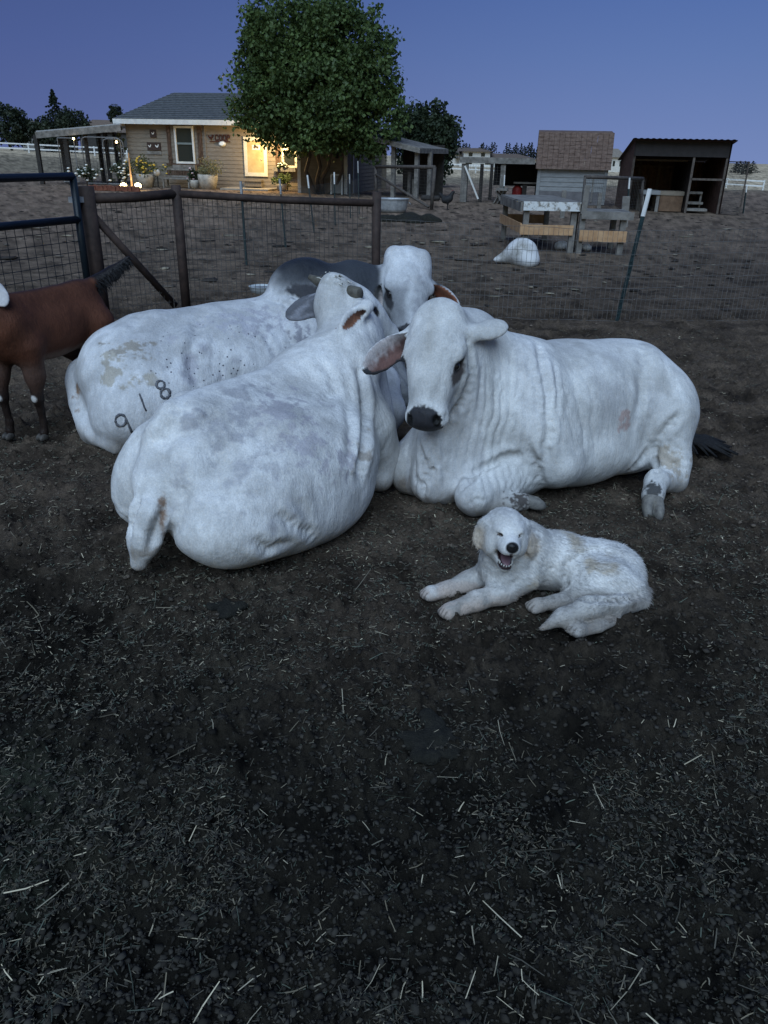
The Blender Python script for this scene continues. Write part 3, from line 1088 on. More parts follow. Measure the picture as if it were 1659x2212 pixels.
    col = ear_paint(v, nr, col, E2, rim=None, inner=(.25, .2, .19))
    link('body', mesh_from('cow_body', v, q, M_COAT, True, col), root, tuple(-T))
    for sd in (1, -1):
        sphere('eye', w(.033, sd * .091, .022) - T, .024, M_EYE, root)
    cloven_hoof(root, P(1410, 1092, 3.51) - T, (-.02, -.65, -.55), (0, -.6, .6), .95)
    cloven_hoof(root, P(1148, 1085, 3.47) - T, (1, .05, -.15), (.1, .2, 1), .8)
    mb = MB()
    rnd = random.Random(4)
    for i in range(70):
        a = Vector(L(-.85 + rnd.uniform(-.03, .03), rnd.uniform(-.03, .06), .06)) - Vector(T)
        d = Vector((rnd.uniform(.05, .30), rnd.uniform(-.16, .1), 0))
        mb.tube([a, a + d * .5 + Vector((0, 0, .015)), a + d + Vector((0, 0, -.03))], [.016, .014, .004], 5)
    mb.build('tail_switch', M_BLACKHAIR, root, True)
    return root

# ---------------- white cow in the middle, rump towards the camera, looking away
def make_cow_middle():
    T = np.array([-.60, 3.42, 0])
    root = thing('cow', 'white horned cow whose rump and tail face the camera, head turned away', 'cow', tuple(T), group='white cattle lying in a huddle')
    F = frame((.58, .81, 0), (0, 0, 1))
    L = lambda x, y, z: T + F @ np.array([x, y, z])
    B = Body(.0095)
    B.ell(L(.0, -.12, .30), (.55, .44, .32), F, .08)
    B.ell(L(.0, -.02, .42), (.55, .24, .22), F, .10)
    B.ell(L(-.30, -.03, .34), (.34, .35, .30), F, .10)
    B.ell(L(.40, -.02, .42), (.32, .30, .30), F, .08)
    for q in (1, -1):
        B.ell(L(-.16, q * .30, .50), (.12, .075, .085), F, .06)
        B.ell(L(-.52, q * .15, .40), (.10, .08, .12), F, .08)
    B.cone(L(-.45, 0, .555), L(.45, 0, .60), .07, .10, .12)      # spine
    # thighs spread to either side
    B.ell(L(-.36, -.28, .20), (.34, .25, .21), F, .14)
    B.ell(L(-.36, .20, .24), (.30, .18, .24), F, .09)
    B.ell(L(-.04, -.40, .15), (.34, .16, .16), F, .09)
    B.ell(L(.20, -.33, .15), (.18, .14, .15), F, .05)
    # near foreleg: shoulder and knee
    B.ell(L(.48, -.18, .36), (.20, .17, .26), F, .06)
    B.cone(L(.52, -.25, .34), P(818, 985, 3.76), .15, .115, .05)
    B.cone(P(818, 985, 3.76), P(820, 1030, 3.70), .115, .075, .03)
    # neck rising to the head
    B.chain([L(.42, .02, .52), P(740, 785, 3.88), P(758, 735, 4.02), P(752, 690, 4.10)], [.22, .18, .15, .13], .08)
    B.cone(P(800, 900, 3.95), P(790, 770, 4.05), .16, .11, .10, flat=(.81, -.58, 0), s=.7)
    # tail
    B.chain([L(-.54, .0, .50), P(348, 1052, 2.88), P(330, 1110, 2.80), P(312, 1170, 2.76), P(300, 1215, 2.74)], [.085, .084, .075, .06, .036], .03)
    B.ell(P(360, 1035, 2.95), (.10, .1, .08), None, .08)
    # head
    O = P(775, 672, 4.17)
    HR = frame((.70, .42, -.58), (.40, .35, .75))
    hs, hw = .92, .92
    w = cow_head(B, O, HR, hs, hw)
    B.cone(w(-.15, 0, -.06), P(756, 720, 4.06), .11, .13, .06)
    E1 = ear(B, w(-.14, .12, -.0), P(618, 684, 4.12), unit(np.array([.1, .9, -.3])), .125, cup=.5)
    B.cone(w(-.11, -.10, .0), P(786, 668, 3.93), .045, .028, .03)
    E2 = ear(B, P(786, 668, 3.93), P(736, 712, 3.79), unit(np.array([.55, -.8, .15])), .10, cup=.75)
    v, q = B.mesh(floor=-.03)
    v = relax(v, q, 2)
    nr = normals(v, q)
    v = sculpt(v, q, [
        (Z7((470, 1100), (448, 1160), (425, 1225), (404, 1300)), .018, .030),
        (Z7((352, 1050), (325, 1110), (305, 1190), (296, 1260)), .016, .024),
        (Z7((236, 1110), (262, 1165), (292, 1205)), .018, .018),
        (Z7((545, 1000), (548, 1090), (520, 1180), (470, 1240)), .034, .016),
        (Z7((960, 1140), (1060, 1190), (1120, 1225), (1150, 1262)), .020, .014),
        (Z7((1050, 1060), (1110, 1150), (1140, 1235)), .024, .010),
        (Z7((850, 1262), (940, 1296), (1028, 1272)), .022, .018),
        (Z7((575, 650), (520, 720), (440, 780), (370, 830)), .030, .022),
        (Z7((720, 690), (620, 745), (520, 780), (440, 840)), .034, .018),
        (Z7((740, 860), (690, 960), (700, 1080)), .045, .016),
        (Z7((1345, 470), (1372, 620), (1368, 800), (1345, 985)), .024, .024),
        (Z7((1290, 640), (1310, 780), (1300, 900)), .022, .012),
        (Z7((1170, 440), (1215, 500), (1240, 580), (1160, 640)), .022, .010),
        (Z7((345, 1040), (400, 1020), (455, 1010)), .03, .010),
    ], [(132.7 + 470 * .48, 564 + 660 * .48, .09, .020), (132.7 + 610 * .48, 564 + 690 * .48, .10, .020), (132.7 + 560 * .48, 564 + 860 * .48, .11, .020), (132.7 + 650 * .48, 564 + 830 * .48, .12, -.020),
        (132.7 + 330 * .48, 564 + 960 * .48, .08, .022), (132.7 + 470 * .48, 564 + 990 * .48, .08, .016), (132.7 + 400 * .48, 564 + 900 * .48, .09, -.018), (132.7 + 900 * .48, 564 + 760 * .48, .14, -.014),
        (132.7 + 1000 * .48, 564 + 900 * .48, .16, .016), (132.7 + 850 * .48, 564 + 600 * .48, .08, .012), (132.7 + 1410 * .48, 564 + 880 * .48, .10, .014), (132.7 + 700 * .48, 564 + 1180 * .48, .16, .012), (132.7 + 290 * .48, 564 + 820 * .48, .08, -.014)])
    nr = normals(v, q)
    v = fold(v, nr, P(785, 735, 4.0), (.16, .25, .2), np.eye(3), (.85, .2, .45), .045, .012, 23)
    v = fold(v, nr, P(745, 715, 4.0), (.12, .25, .1), np.eye(3), (.2, 0, 1), .035, .007, 24)
    v = fold(v, nr, L(.05, -.40, .16), (.35, .2, .16), F, (.3, -.1, .9), .13, .006, 25)
    v = fold(v, nr, L(.42, -.3, .32), (.2, .2, .22), F, (.6, -.1, -.35), .075, .008, 26)
    v = fold(v, nr, L(-.3, .1, .5), (.4, .35, .2), F, (.5, .8, 0), .17, .010, 27)
    nr = normals(v, q)
    v = v + nr * (.012 * (fbm(v * 6, 3, 61) - .5))[:, None]
    nr = normals(v, q)
    col = np.ones((len(v), 4))
    col[:, :3] = coat(v, (.70, .70, .695), (.3, .27, .24), 12)
    g = (.40, .39, .42)
    col = patches(v, col, on(v, 655, 965), (.16, .2, .16), g, 13, .56, 81)
    col = patches(v, col, on(v, 740, 1000), (.10, .2, .16), g, 13, .58, 82, stretch=(1.5, 1, .5))
    col = patches(v, col, on(v, 620, 880), (.22, .25, .07), g, 12, .53, 83)
    col = patches(v, col, on(v, 520, 900), (.4, .4, .25), (.38, .38, .40), 8, .60, 84, soft=.2)
    col = patches(v, col, on(v, 560, 1050), (.5, .4, .3), (.42, .42, .44), 7, .60, 85, soft=.25)
    col = patches(v, col, on(v, 310, 1200), (.08, .1, .09), (.33, .30, .27), 14, .5, 86, soft=.25)
    col = patches(v, col, on(v, 350, 1120), (.02, .08, .08), (.22, .15, .11), 14, .42, 87, soft=.25)
    col = patches(v, col, on(v, 800, 985), (.09, .2, .09), (.36, .33, .30), 14, .52, 88, soft=.2)
    col = head_paint(v, nr, col, O, HR, hs, hw, nose=True, tear=None)
    hl = ((v - O) @ HR)
    k = ((hl[:, 0] < -.12) & (hl[:, 2] > .0))[:, None] * .35 * sstep(.45, .6, fbm(v * 30, 3, 15))[:, None]
    col[:, :3] = col[:, :3] * (1 - k) + np.array((.22, .21, .18)) * k
    col = ear_paint(v, nr, col, E1, rim=None, back=(.17, .175, .20))
    col = ear_paint(v, nr, col, E2, rim=None, inner=(.16, .07, .04), pale=(.22, .10, .06), core=.5)
    link('body', mesh_from('cow_body', v, q, M_COAT, True, col), root, tuple(-T))
    for sd in (1, -1):
        sphere('eye', w(.033, sd * .091, .022) - T, .023, M_EYE, root)
    mb = MB()
    b0 = Vector(w(-.20, .075, .05)) - Vector(T)
    tip = Vector(P(668, 598, 4.22)) - Vector(T)
    mb.tube([b0, b0.lerp(tip, .5) + Vector((0, 0, -.01)), tip], [.037, .031, .014], 12)
    mb.build('horn', M_HORN, root, True)
    mb = MB()
    b0 = Vector(w(-.16, -.085, .03)) - Vector(T)
    e0 = Vector(P(776, 635, 4.02)) - Vector(T)
    mb.tube([b0, b0.lerp(e0, .6), e0, e0 + (e0 - b0).normalized() * .008], [.037, .036, .034, .026], 14)
    mb.build('horn', M_HORN, root, True)
    # ruffled poll hair between the horns
    mb = MB()
    rnd = random.Random(9)
    for i in range(320):
        a = Vector(w(rnd.uniform(-.27, -.12), rnd.uniform(-.09, .10), .065 + rnd.uniform(-.03, .02))) - Vector(T)
        d = Vector(HR @ np.array([rnd.uniform(-.02, .03), rnd.uniform(-.025, .03), rnd.uniform(-.008, .008)]))
        mb.tube([a, a + d * .6, a + d], [.004, .003, .0008], 4, False)
    m = rough_mat('poll_hair', (.40, .39, .35), (.58, .57, .54), 30, .8, 0)
    mb.build('poll_hair', m, root, True)
    return root

# ---------------- pale bull at the back with the dark hump
def make_bull():
    T = np.array([-1.05, 4.86, 0])
    root = thing('bull', 'pale bull with dark grey hump and a number branded on its hip', 'bull', tuple(T), group='white cattle lying in a huddle')
    F = frame((.88, .47, 0), (0, 0, 1))
    L = lambda x, y, z: T + F @ np.array([x, y, z])
    B = Body(.0105)
    B.ell(L(.05, 0, .36), (.72, .42, .36), F, .06)
    B.ell(L(-.46, -.03, .36), (.42, .41, .33), F, .08)
    B.ell(L(-.66, -.05, .38), (.20, .26, .24), F, .08)
    B.ell(L(.50, 0, .42), (.36, .34, .37), F, .08)
    B.cone(L(-.5, 0, .58), L(.5, 0, .64), .08, .12, .12)
    B.ell(L(.585, .02, .78), (.255, .15, .205), F, .06)              # hump
    B.ell(L(.68, .02, .70), (.25, .16, .17), F, .06)
    for q in (1, -1):
        B.ell(L(-.30, q * .27, .55), (.10, .08, .07), F, .09)
    B.ell(L(-.45, -.30, .24), (.36, .20, .24), F, .07)
    B.ell(L(-.50, .28, .24), (.32, .18, .24), F, .07)
    B.ell(L(.52, -.25, .36), (.26, .16, .30), F, .07)
    # tail curling down the rump
    B.chain([L(-.74, .0, .54), P(172, 800, 4.62), P(164, 830, 4.54), P(165, 870, 4.46), P(180, 918, 4.36), P(208, 952, 4.26), P(248, 974, 4.17)], [.045, .038, .035, .033, .030, .027, .020], .012)
    B.ell(L(-.62, -.24, .19), (.26, .24, .23), F, .08)
    B.cone(P(205, 830, 4.66), P(225, 935, 4.44), .17, .14, .08)
    # foreleg folded in front
    B.cone(L(.75, -.25, .34), P(820, 830, 4.62), .15, .12, .08)
    B.cone(P(820, 830, 4.62), P(845, 885, 4.42), .12, .085, .05)
    B.cone(P(845, 890, 4.42), P(835, 915, 4.40), .085, .07, .05)
    # neck and dewlap
    B.chain([L(.62, 0, .62), P(760, 625, 5.28), P(830, 630, 5.30)], [.26, .17, .15], .08)
    B.cone(P(800, 690, 5.2), P(850, 860, 4.95), .15, .12, .10, flat=(.47, -.88, 0), s=.75)
    B.cone(L(.75, .02, .45), P(850, 850, 4.95), .26, .16, .10)
    O = P(880, 634, 5.13)
    HR = frame((.04, -.66, -.75), (.24, -.72, .64))
    hs, hw = 1.05, 1.25
    w = cow_head(B, O, HR, hs, hw)
    B.ell(w(-.23, 0, .035), (.06, .11, .06), HR, .05)
    for sd in (1, -1):
        B.ell(w(-.235, sd * .078, .03), (.055, .045, .06), HR, .03)
    for sd in (1, -1):
        B.ell(w(-.18, sd * .07, .04), (.10, .065, .065), HR, .04)
    B.cone(w(-.15, 0, -.06), P(835, 640, 5.34), .14, .17, .07)
    E1 = ear(B, w(-.10, .125, -.03), P(992, 662, 5.05), unit(np.array([-.35, -.8, -.25])), .12, cup=.9)
    E2 = ear(B, w(-.10, -.125, -.03), P(800, 705, 5.05), unit(np.array([.5, -.8, -.2])), .11, cup=.8)
    v, q = B.mesh(floor=-.03)
    v = relax(v, q, 2)
    nr = normals(v, q)
    v = sculpt(v, q, [
        (Z7((640, 590), (600, 500), (592, 400), (615, 300), (640, 220)), .035, .018),
        (Z7((930, 165), (1000, 180), (1060, 215), (1110, 270)), .020, .018),
        (Z7((950, 150), (1040, 150), (1110, 185)), .016, .014),
        (Z7((900, 300), (960, 400), (1010, 500)), .020, .010),
        (Z7((1000, 280), (1050, 380), (1110, 490)), .018, .012),
        (Z7((370, 215), (330, 300), (250, 350)), .04, .014),
    ], [(132.7 + 420 * .48, 564 + 240 * .48, .11, .026), (132.7 + 250 * .48, 564 + 330 * .48, .10, .014), (132.7 + 480 * .48, 564 + 330 * .48, .13, -.020), (132.7 + 760 * .48, 564 + 330 * .48, .2, .014), (132.7 + 300 * .48, 564 + 560 * .48, .16, .014), (132.7 + 100 * .48, 564 + 520 * .48, .07, .014)])
    nr = normals(v, q)
    v = fold(v, nr, L(.42, -.15, .60), (.2, .4, .2), F, (.8, .5, -.4), .055, .012, 33)
    v = fold(v, nr, L(.55, -.3, .4), (.25, .3, .35), F, (.85, .4, -.15), .07, .012, 34)
    v = fold(v, nr, P(860, 830, 4.85), (.2, .3, .35), np.eye(3), (.9, .2, .35), .06, .02, 35)
    v = fold(v, nr, P(790, 610, 5.2), (.15, .3, .15), np.eye(3), (.95, .2, .1), .03, .006, 36)
    v = fold(v, nr, L(-.05, -.35, .35), (.3, .3, .35), F, (.9, .4, .1), .12, .008, 37)
    nr = normals(v, q)
    v = v + nr * (.010 * (fbm(v * 6, 3, 63) - .5))[:, None]
    nr = normals(v, q)
    col = np.ones((len(v), 4))
    col[:, :3] = coat(v, (.65, .66, .68), (.3, .27, .24), 22)
    # grey shading of the bull's coat: hump, neck, dewlap
    ql = (v - T) @ F
    nz = fbm(v * 8, 3, 44) - .5
    dark = np.array((.030, .034, .042))
    hx = np.sqrt(((ql[:, 0] - .66) / .38) ** 2 + ((ql[:, 1] - .02) / .30) ** 2 + ((ql[:, 2] - .92) / .22) ** 2)
    k = sstep(1.35, .60, hx + nz * .35)[:, None]
    tz = sstep(.66, .98, ql[:, 2] + .10 * nz)[:, None]
    grain = (.8 + .4 * fbm(v * 45, 3, 14))[:, None]
    col[:, :3] = col[:, :3] * (1 - k) + (np.array((.15, .155, .165)) * (1 - tz) + np.array((.018, .021, .028)) * tz) * grain * k
    hd = ((v - O) @ HR)
    onhead = sstep(-.36, -.28, hd[:, 0]) * sstep(.20, .155, np.abs(hd[:, 1])) * sstep(-.24, -.14, hd[:, 2])
    nk = sstep(.66, .88, ql[:, 0] + nz * .12) * (1 - onhead) * sstep(-.48, -.36, ql[:, 1])
    leg = (v[:, 1] < 4.78) & (v[:, 2] < .5)
    nk = nk * (1 - leg)
    col[:, :3] = col[:, :3] * (1 - nk[:, None]) + dark * 1.25 * nk[:, None]
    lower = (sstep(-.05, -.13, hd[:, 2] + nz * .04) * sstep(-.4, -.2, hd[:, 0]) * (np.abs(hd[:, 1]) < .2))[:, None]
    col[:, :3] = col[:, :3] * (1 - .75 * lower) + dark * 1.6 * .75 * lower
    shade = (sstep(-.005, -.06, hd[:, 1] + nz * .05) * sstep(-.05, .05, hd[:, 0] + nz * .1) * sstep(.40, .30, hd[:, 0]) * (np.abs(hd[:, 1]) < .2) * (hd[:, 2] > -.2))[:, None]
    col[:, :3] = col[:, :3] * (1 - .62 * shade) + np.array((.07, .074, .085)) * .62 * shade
    g = (.41, .385, .34)
    col = patches(v, col, on(v, 285, 745), (.16, .2, .07), (.30, .28, .25), 16, .54, 91, stretch=(.6, 1, 1))
    col = patches(v, col, on(v, 235, 800), (.10, .14, .09), g, 11, .52, 92, soft=.1)
    col = patches(v, col, on(v, 310, 820), (.16, .14, .05), g, 10, .52, 93, soft=.1)
    col = patches(v, col, on(v, 540, 690), (.3, .3, .12), (.42, .42, .46), 13, .56, 94)
    col = patches(v, col, on(v, 650, 750), (.10, .25, .2), (.26, .26, .29), 13, .56, 95, stretch=(1.6, 1, .5))
    col = patches(v, col, on(v, 450, 780), (.5, .4, .3), (.42, .42, .46), 6, .60, 96, soft=.25)
    col = patches(v, col, on(v, 165, 860), (.04, .10, .09), (.22, .14, .09), 8, .44, 97, soft=.25)
    col = patches(v, col, w(.05, .02, .09), (.14, .1, .2), (.36, .36, .38), 12, .55, 98, soft=.2)
    flecks = sstep(.9, .5, np.sqrt((((v - on(v, 470, 770)) / np.array([.6, .6, .26])) ** 2).sum(1))) * (fbm(v * 14, 2, 7) > .47)
    col = head_paint(v, nr, col, O, HR, hs, hw, tear=(.045, .045, .05))
    col = ear_paint(v, nr, col, E1, rim=(.3, .28, .26), inner=(.16, .05, .025), pale=(.20, .075, .04))
    col = ear_paint(v, nr, col, E2, rim=None, inner=(.1, .1, .1))
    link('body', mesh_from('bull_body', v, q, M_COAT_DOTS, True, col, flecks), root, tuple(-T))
    for sd in (1, -1):
        sphere('eye', w(.033, sd * .091, .022) - T, .026, M_EYE, root)
    # the brand: 9, a bar, 8, burnt into the hide as raised scars
    from mathutils.bvhtree import BVHTree
    bvh = BVHTree.FromPolygons([tuple(p) for p in v], [tuple(int(i) for i in f) for f in q])
    def scar(path, r, wid):
        pts = []
        for (x, y) in path:
            d = Vector(_ray(x, y)).normalized()
            hit = bvh.ray_cast(Vector((0, 0, CAM_H)), d)
            if hit[0] is not None:
                pts.append(hit[0] - Vector(T) + hit[1] * (-.002))
        mb = MB()
        rr_ = random.Random(int(path[0][0]))
        mb.tube(pts, [wid * rr_.uniform(.7, 1.25) for _ in pts], 6)
        mb.build('brand_mark', M_BRAND, root, True)
    ring = lambda cx, cy, rx, ry, a0=0, a1=360, n=26: [(cx + rx * math.cos(math.radians(a0 + (a1 - a0) * i / n)), cy + ry * math.sin(math.radians(a0 + (a1 - a0) * i / n))) for i in range(n + 1)]
    scar(ring(261, 908, 11.5, 12.5) + [(277, 915), (281, 925), (285, 934)], 0, .0082)
    scar(ring(346.5, 831, 9, 8.5), 0, .0082)
    scar(ring(357, 850, 10, 10.5), 0, .0088)
    scar([(301, 850), (306, 863), (312, 880), (316, 888)], 0, .0058)
    return root
# ------------------------------------------------------------------ the dog and the goat
def fur_mesh(name, v, q, nrm, col, n, length, width, flow, mat, parent, T, seed, keep=None):
    """short locks of hair: tapered blades growing from the skin"""
    rng = np.random.default_rng(seed)
    a, b, c, d = v[q[:, 0]], v[q[:, 1]], v[q[:, 2]], v[q[:, 3]]
    area = np.linalg.norm(np.cross(c - a, d - b), axis=1)
    if keep is not None:
        area = area * keep[q].mean(1)
    f = rng.choice(len(q), n, p=area / area.sum())
    s, t = rng.random(n)[:, None], rng.random(n)[:, None]
    p = (a[f] * (1 - s) + b[f] * s) * (1 - t) + (d[f] * (1 - s) + c[f] * s) * t
    nn = nrm[q[f, 0]]
    cc = col[q[f, 0]]
    fl = flow(p)
    fl = fl - nn * (fl * nn).sum(1, keepdims=True)
    fl = fl / (np.linalg.norm(fl, axis=1, keepdims=True) + 1e-6)
    dirn = fl + nn * .38 + (rng.random((n, 3)) - .5) * .48
    dirn /= np.linalg.norm(dirn, axis=1, keepdims=True)
    L = length(p)[:, None] * (.6 + .8 * rng.random((n, 1)))
    side = np.cross(dirn, nn)
    side /= np.linalg.norm(side, axis=1, keepdims=True) + 1e-9
    w = width * (.7 + .6 * rng.random((n, 1)))
    p0 = p - nn * .002
    m = p0 + dirn * L * .55
    e = p0 + dirn * L + fl * L * .15 - nn * L * .12
    V = np.stack([p0 - side * w, p0 + side * w, m + side * w * .7, m - side * w * .7, e], 1).reshape(-1, 3)
    i = np.arange(n)[:, None] * 5
    F4 = i + np.array([0, 1, 2, 3])
    F3 = i + np.array([3, 2, 4])
    C = np.repeat(cc * (.82 + .3 * rng.random((n, 1))), 5, 0)
    C[:, 3] = 1
    me = mesh_from(name, V - T, list(F4) + list(F3), mat, True, C)
    return link(name, me, parent)

M_FUR = coat_mat('fur', fuzz=.2)

def make_dog():
    T = np.array([.78, 2.70, 0])
    root = thing('dog', 'fluffy white dog lying in front of the cattle with eyes shut and mouth open', 'dog', tuple(T))
    B = Body(.0058)
    # trunk from chest to rump
    B.ell(P(1130, 1205, 2.76), (.13, .12, .135), None, .05)
    B.ell(P(1200, 1212, 2.78), (.16, .125, .128), None, .05)
    B.ell(P(1288, 1226, 2.80), (.16, .12, .12), None, .06)
    B.ell(P(1338, 1250, 2.78), (.105, .115, .11), None, .06)
    # ruff and neck
    B.ell(P(1088, 1215, 2.68), (.10, .085, .105), None, .05)
    B.cone(P(1120, 1180, 2.74), P(1092, 1165, 2.70), .11, .085, .05)
    B.ell(P(1085, 1245, 2.66), (.075, .06, .06), None, .04)
    # haunch
    B.ell(P(1300, 1262, 2.66), (.135, .09, .105), frame((1, .15, .12), (0, 0, 1)), .035)
    B.ell(P(1352, 1282, 2.68), (.075, .09, .085), None, .05)
    B.cone(P(1250, 1285, 2.62), P(1225, 1300, 2.58), .05, .036, .04)
    # near hind foot: hock and paw
    B.cone(P(1305, 1318, 2.58), P(1322, 1340, 2.50), .042, .032, .03)
    B.chain([P(1324, 1342, 2.49), P(1290, 1357, 2.43), P(1250, 1366, 2.40)], [.031, .027, .031], .012)
    # far hind paw, sole up
    B.chain([P(1232, 1300, 2.60), P(1200, 1302, 2.57), P(1165, 1306, 2.55)], [.036, .03, .026], .02)
    # fore legs
    B.chain([P(1060, 1235, 2.72), P(1010, 1258, 2.70), P(965, 1276, 2.66), P(935, 1284, 2.63)], [.055, .040, .033, .034], .03)
    B.chain([P(1130, 1245, 2.66), P(1085, 1280, 2.60), P(1030, 1298, 2.55), P(975, 1322, 2.50)], [.066, .046, .036, .037], .03)
    paws, gaps = [], []
    for (a, b, n) in ((P(935, 1284, 2.63), P(914, 1290, 2.61), 0), (P(975, 1322, 2.50), P(952, 1333, 2.47), 1), (P(1250, 1366, 2.40), P(1224, 1371, 2.37), 2), (P(1165, 1306, 2.55), P(1150, 1309, 2.54), 3)):
        d = unit((b - a) * np.array([1, 1, 0]))
        s = np.cross([0, 0, 1], d)
        c = np.array([a[0], a[1], max(a[2] - .006, .024)])
        B.ell(c + d * .012, (.036, .033, .026), frame(d, (0, 0, 1)), .02)
        for t in (-1.5, -.5, .5, 1.5):
            e = c + d * (.036 - .006 * abs(t)) + s * t * .0165 + np.array([0, 0, -.004])
            B.ell(e, (.022, .0105, .016), frame(d + s * t * .12, (0, 0, 1)), .007)
            paws.append((e, d))
        for t in (-1, 0, 1):
            gaps.append((c + d * .040 + s * t * .0165, d, s))
    # tail swept forward along the ground
    B.chain([P(1388, 1285, 2.72), P(1380, 1305, 2.62), P(1330, 1308, 2.53), P(1270, 1314, 2.47), P(1215, 1333, 2.43), P(1170, 1358, 2.40)], [.044, .042, .040, .041, .034, .010], .014)
    # head
    O = P(1092, 1145, 2.60)
    R = frame((.05, -.98, .05), (.07, .05, 1))
    w = lambda x, y, z: O + R @ np.array([x, y, z])
    e = lambda c, r, k=.02, op='u', M=None: B.ell(w(*c), r, R if M is None else R @ M, k, op)
    e((-.03, 0, .005), (.085, .080, .068))
    e((.02, 0, .012), (.055, .062, .05), .03)
    for q in (1, -1):
        e((.012, q * .050, -.045), (.055, .036, .055), .03)      # cheeks
        e((.055, q * .030, .025), (.02, .022, .014), .02)        # brows
        e((.085, q * .020, -.032), (.045, .020, .022), .02)      # lips
    B.cone(w(.045, 0, -.006), w(.118, 0, -.014), .040, .028, .03)
    e((.135, 0, -.010), (.016, .020, .016), .008)                # nose
    B.cone(w(.0, 0, -.085), w(.078, 0, -.112), .045, .025, .03)  # lower jaw
    B.ell(w(.085, 0, -.068), (.050, .031, .031), R @ np.array(Matrix.Rotation(.38, 3, 'Y')), .010, 's')
    B.ell(w(.06, 0, -.070), (.056, .037, .019), R @ np.array(Matrix.Rotation(.38, 3, 'Y')), .010, 's')
    for q in (1, -1):
        e((.071, q * .032, .012), (.016, .018, .0035), .006, 's')  # shut eyelids
        e((.148, q * .009, -.010), (.008, .005, .004), .003, 's')  # nostrils
    E = []
    for (a, b, fc) in ((w(-.020, .074, .012), P(1153, 1196, 2.64), (.85, -.5, .1)), (w(-.020, -.074, .012), P(1032, 1180, 2.60), (-.75, -.65, .1))):
        RR = frame(b - a, fc)
        L = np.linalg.norm(b - a)
        B.ell((a + b) / 2, (L * .60, .042, .014), RR, .012)
        B.ell(a, (.022, .022, .018), RR, .03)
        E.append((a, b))
    v, q = B.mesh(floor=-.01)
    v = relax(v, q, 2, .4)
    nr = normals(v, q)
    Z8 = lambda *p: [(862.7 + x * .36, 1061.8 + y * .36) for x, y in p]
    v = sculpt(v, q, [
        (Z8((1020, 610), (985, 520), (1015, 430), (1090, 370), (1200, 335)), .013, .012),
        (Z8((1040, 625), (1150, 642), (1290, 645), (1420, 630), (1480, 590)), .010, .012),
        (Z8((870, 590), (900, 520), (930, 440)), .016, .007),
        (Z8((800, 560), (790, 470), (830, 380)), .016, .008),
        (Z8((560, 530), (650, 560), (740, 520)), .012, .008),
    ])
    nr = normals(v, q)
    # combed, clumped coat
    hl = (v - O) @ R
    onface = sstep(.02, .05, hl[:, 0]) * (np.abs(hl[:, 1]) < .09) * sstep(-.14, -.12, hl[:, 2])
    onleg = sstep(.12, .08, v[:, 2])
    dirs = v * np.array([30, 30, 75])
    amp = .009 * (1 - onface) * (1 - .7 * onleg)
    v = v + nr * (amp * (fbm(dirs, 3, 3) - .5))[:, None]
    nr = normals(v, q)
    col = np.ones((len(v), 4))
    col[:, :3] = coat(v, (.72, .715, .70), (.4, .34, .26), 41)
    cream = np.array((.50, .40, .29))
    for a, b in E:
        d = np.linalg.norm(v - (a * .35 + b * .65), axis=1)
        k = (sstep(.075, .03, d) * .7)[:, None]
        col[:, :3] = col[:, :3] * (1 - k) + cream * k
    k = (sstep(.10, .03, v[:, 2]) * sstep(.75, .55, v[:, 0] + .1) * .75 * sstep(.3, .5, fbm(v * 25, 3, 16)))[:, None]
    col[:, :3] = col[:, :3] * (1 - k) + np.array((.46, .38, .33)) * k
    k = (sstep(.06, .0, v[:, 2]) * sstep(.45, .6, fbm(v * 30, 4, 6)) * .6)[:, None]
    col[:, :3] = col[:, :3] * (1 - k) + np.array((.25, .2, .16)) * k
    for (px, py, r) in ((1240, 1160, .07), (1300, 1215, .09), (1160, 1270, .05)):
        col = patches(v, col, on(v, px, py), (r, r, r), (.45, .40, .33), 12, .45, int(px), soft=.3)
    # nose, mouth, eyelids, pads
    def spot(c, r, rgb, lo=1.1, hi=.9):
        d = np.sqrt((((hl - np.array(c)) / np.array(r)) ** 2).sum(1))
        k = sstep(lo, hi, d)[:, None]
        col[:, :3] = col[:, :3] * (1 - k) + np.array(rgb) * k
    spot((.138, 0, -.010), (.021, .024, .021), (.010, .010, .011))
    spot((.125, 0, -.032), (.020, .010, .014), (.10, .08, .085))
    spot((.088, 0, -.104), (.036, .032, .017), (.028, .016, .018), 1.15, .85)
    d = np.sqrt(((hl[:, 0] - .075) / .07) ** 2 + (hl[:, 1] / .038) ** 2 + ((hl[:, 2] + .067) / .042) ** 2)
    inner = (nr @ R[:, 0] * 0 + 1) * sstep(1.0, .86, d)
    k = inner[:, None]
    col[:, :3] = col[:, :3] * (1 - k) + np.array((.035, .015, .017)) * k
    for sd in (1, -1):
        spot((.072, sd * .028, .011), (.016, .012, .0042), (.05, .04, .035))
        spot((.066, sd * .038, .0085), (.016, .011, .0030), (.10, .08, .07))
    for e_, d_ in paws:
        dd = np.sqrt((((v - e_ - d_ * .012) / np.array([.011, .011, .011])) ** 2).sum(1))
        k = (sstep(1.1, .7, dd) * .55)[:, None]
        col[:, :3] = col[:, :3] * (1 - k) + np.array((.10, .085, .075)) * k
    for g_, d_, s_ in gaps:
        r_ = v - g_
        dd = np.sqrt(((r_ @ d_) / .026) ** 2 + ((r_ @ s_) / .0042) ** 2 + (r_[:, 2] / .03) ** 2)
        k = (sstep(1.1, .5, dd) * .8)[:, None]
        col[:, :3] = col[:, :3] * (1 - k) + np.array((.09, .075, .065)) * k
    body = link('body', mesh_from('dog_body', v - T, q, M_FUR, True, col), root)
    # tongue and lower teeth
    m, nt, b = new_mat('tongue')
    b.inputs['Base Color'].default_value = (.15, .085, .10, 1)
    b.inputs['Roughness'].default_value = .45
    TB = Body(.004)
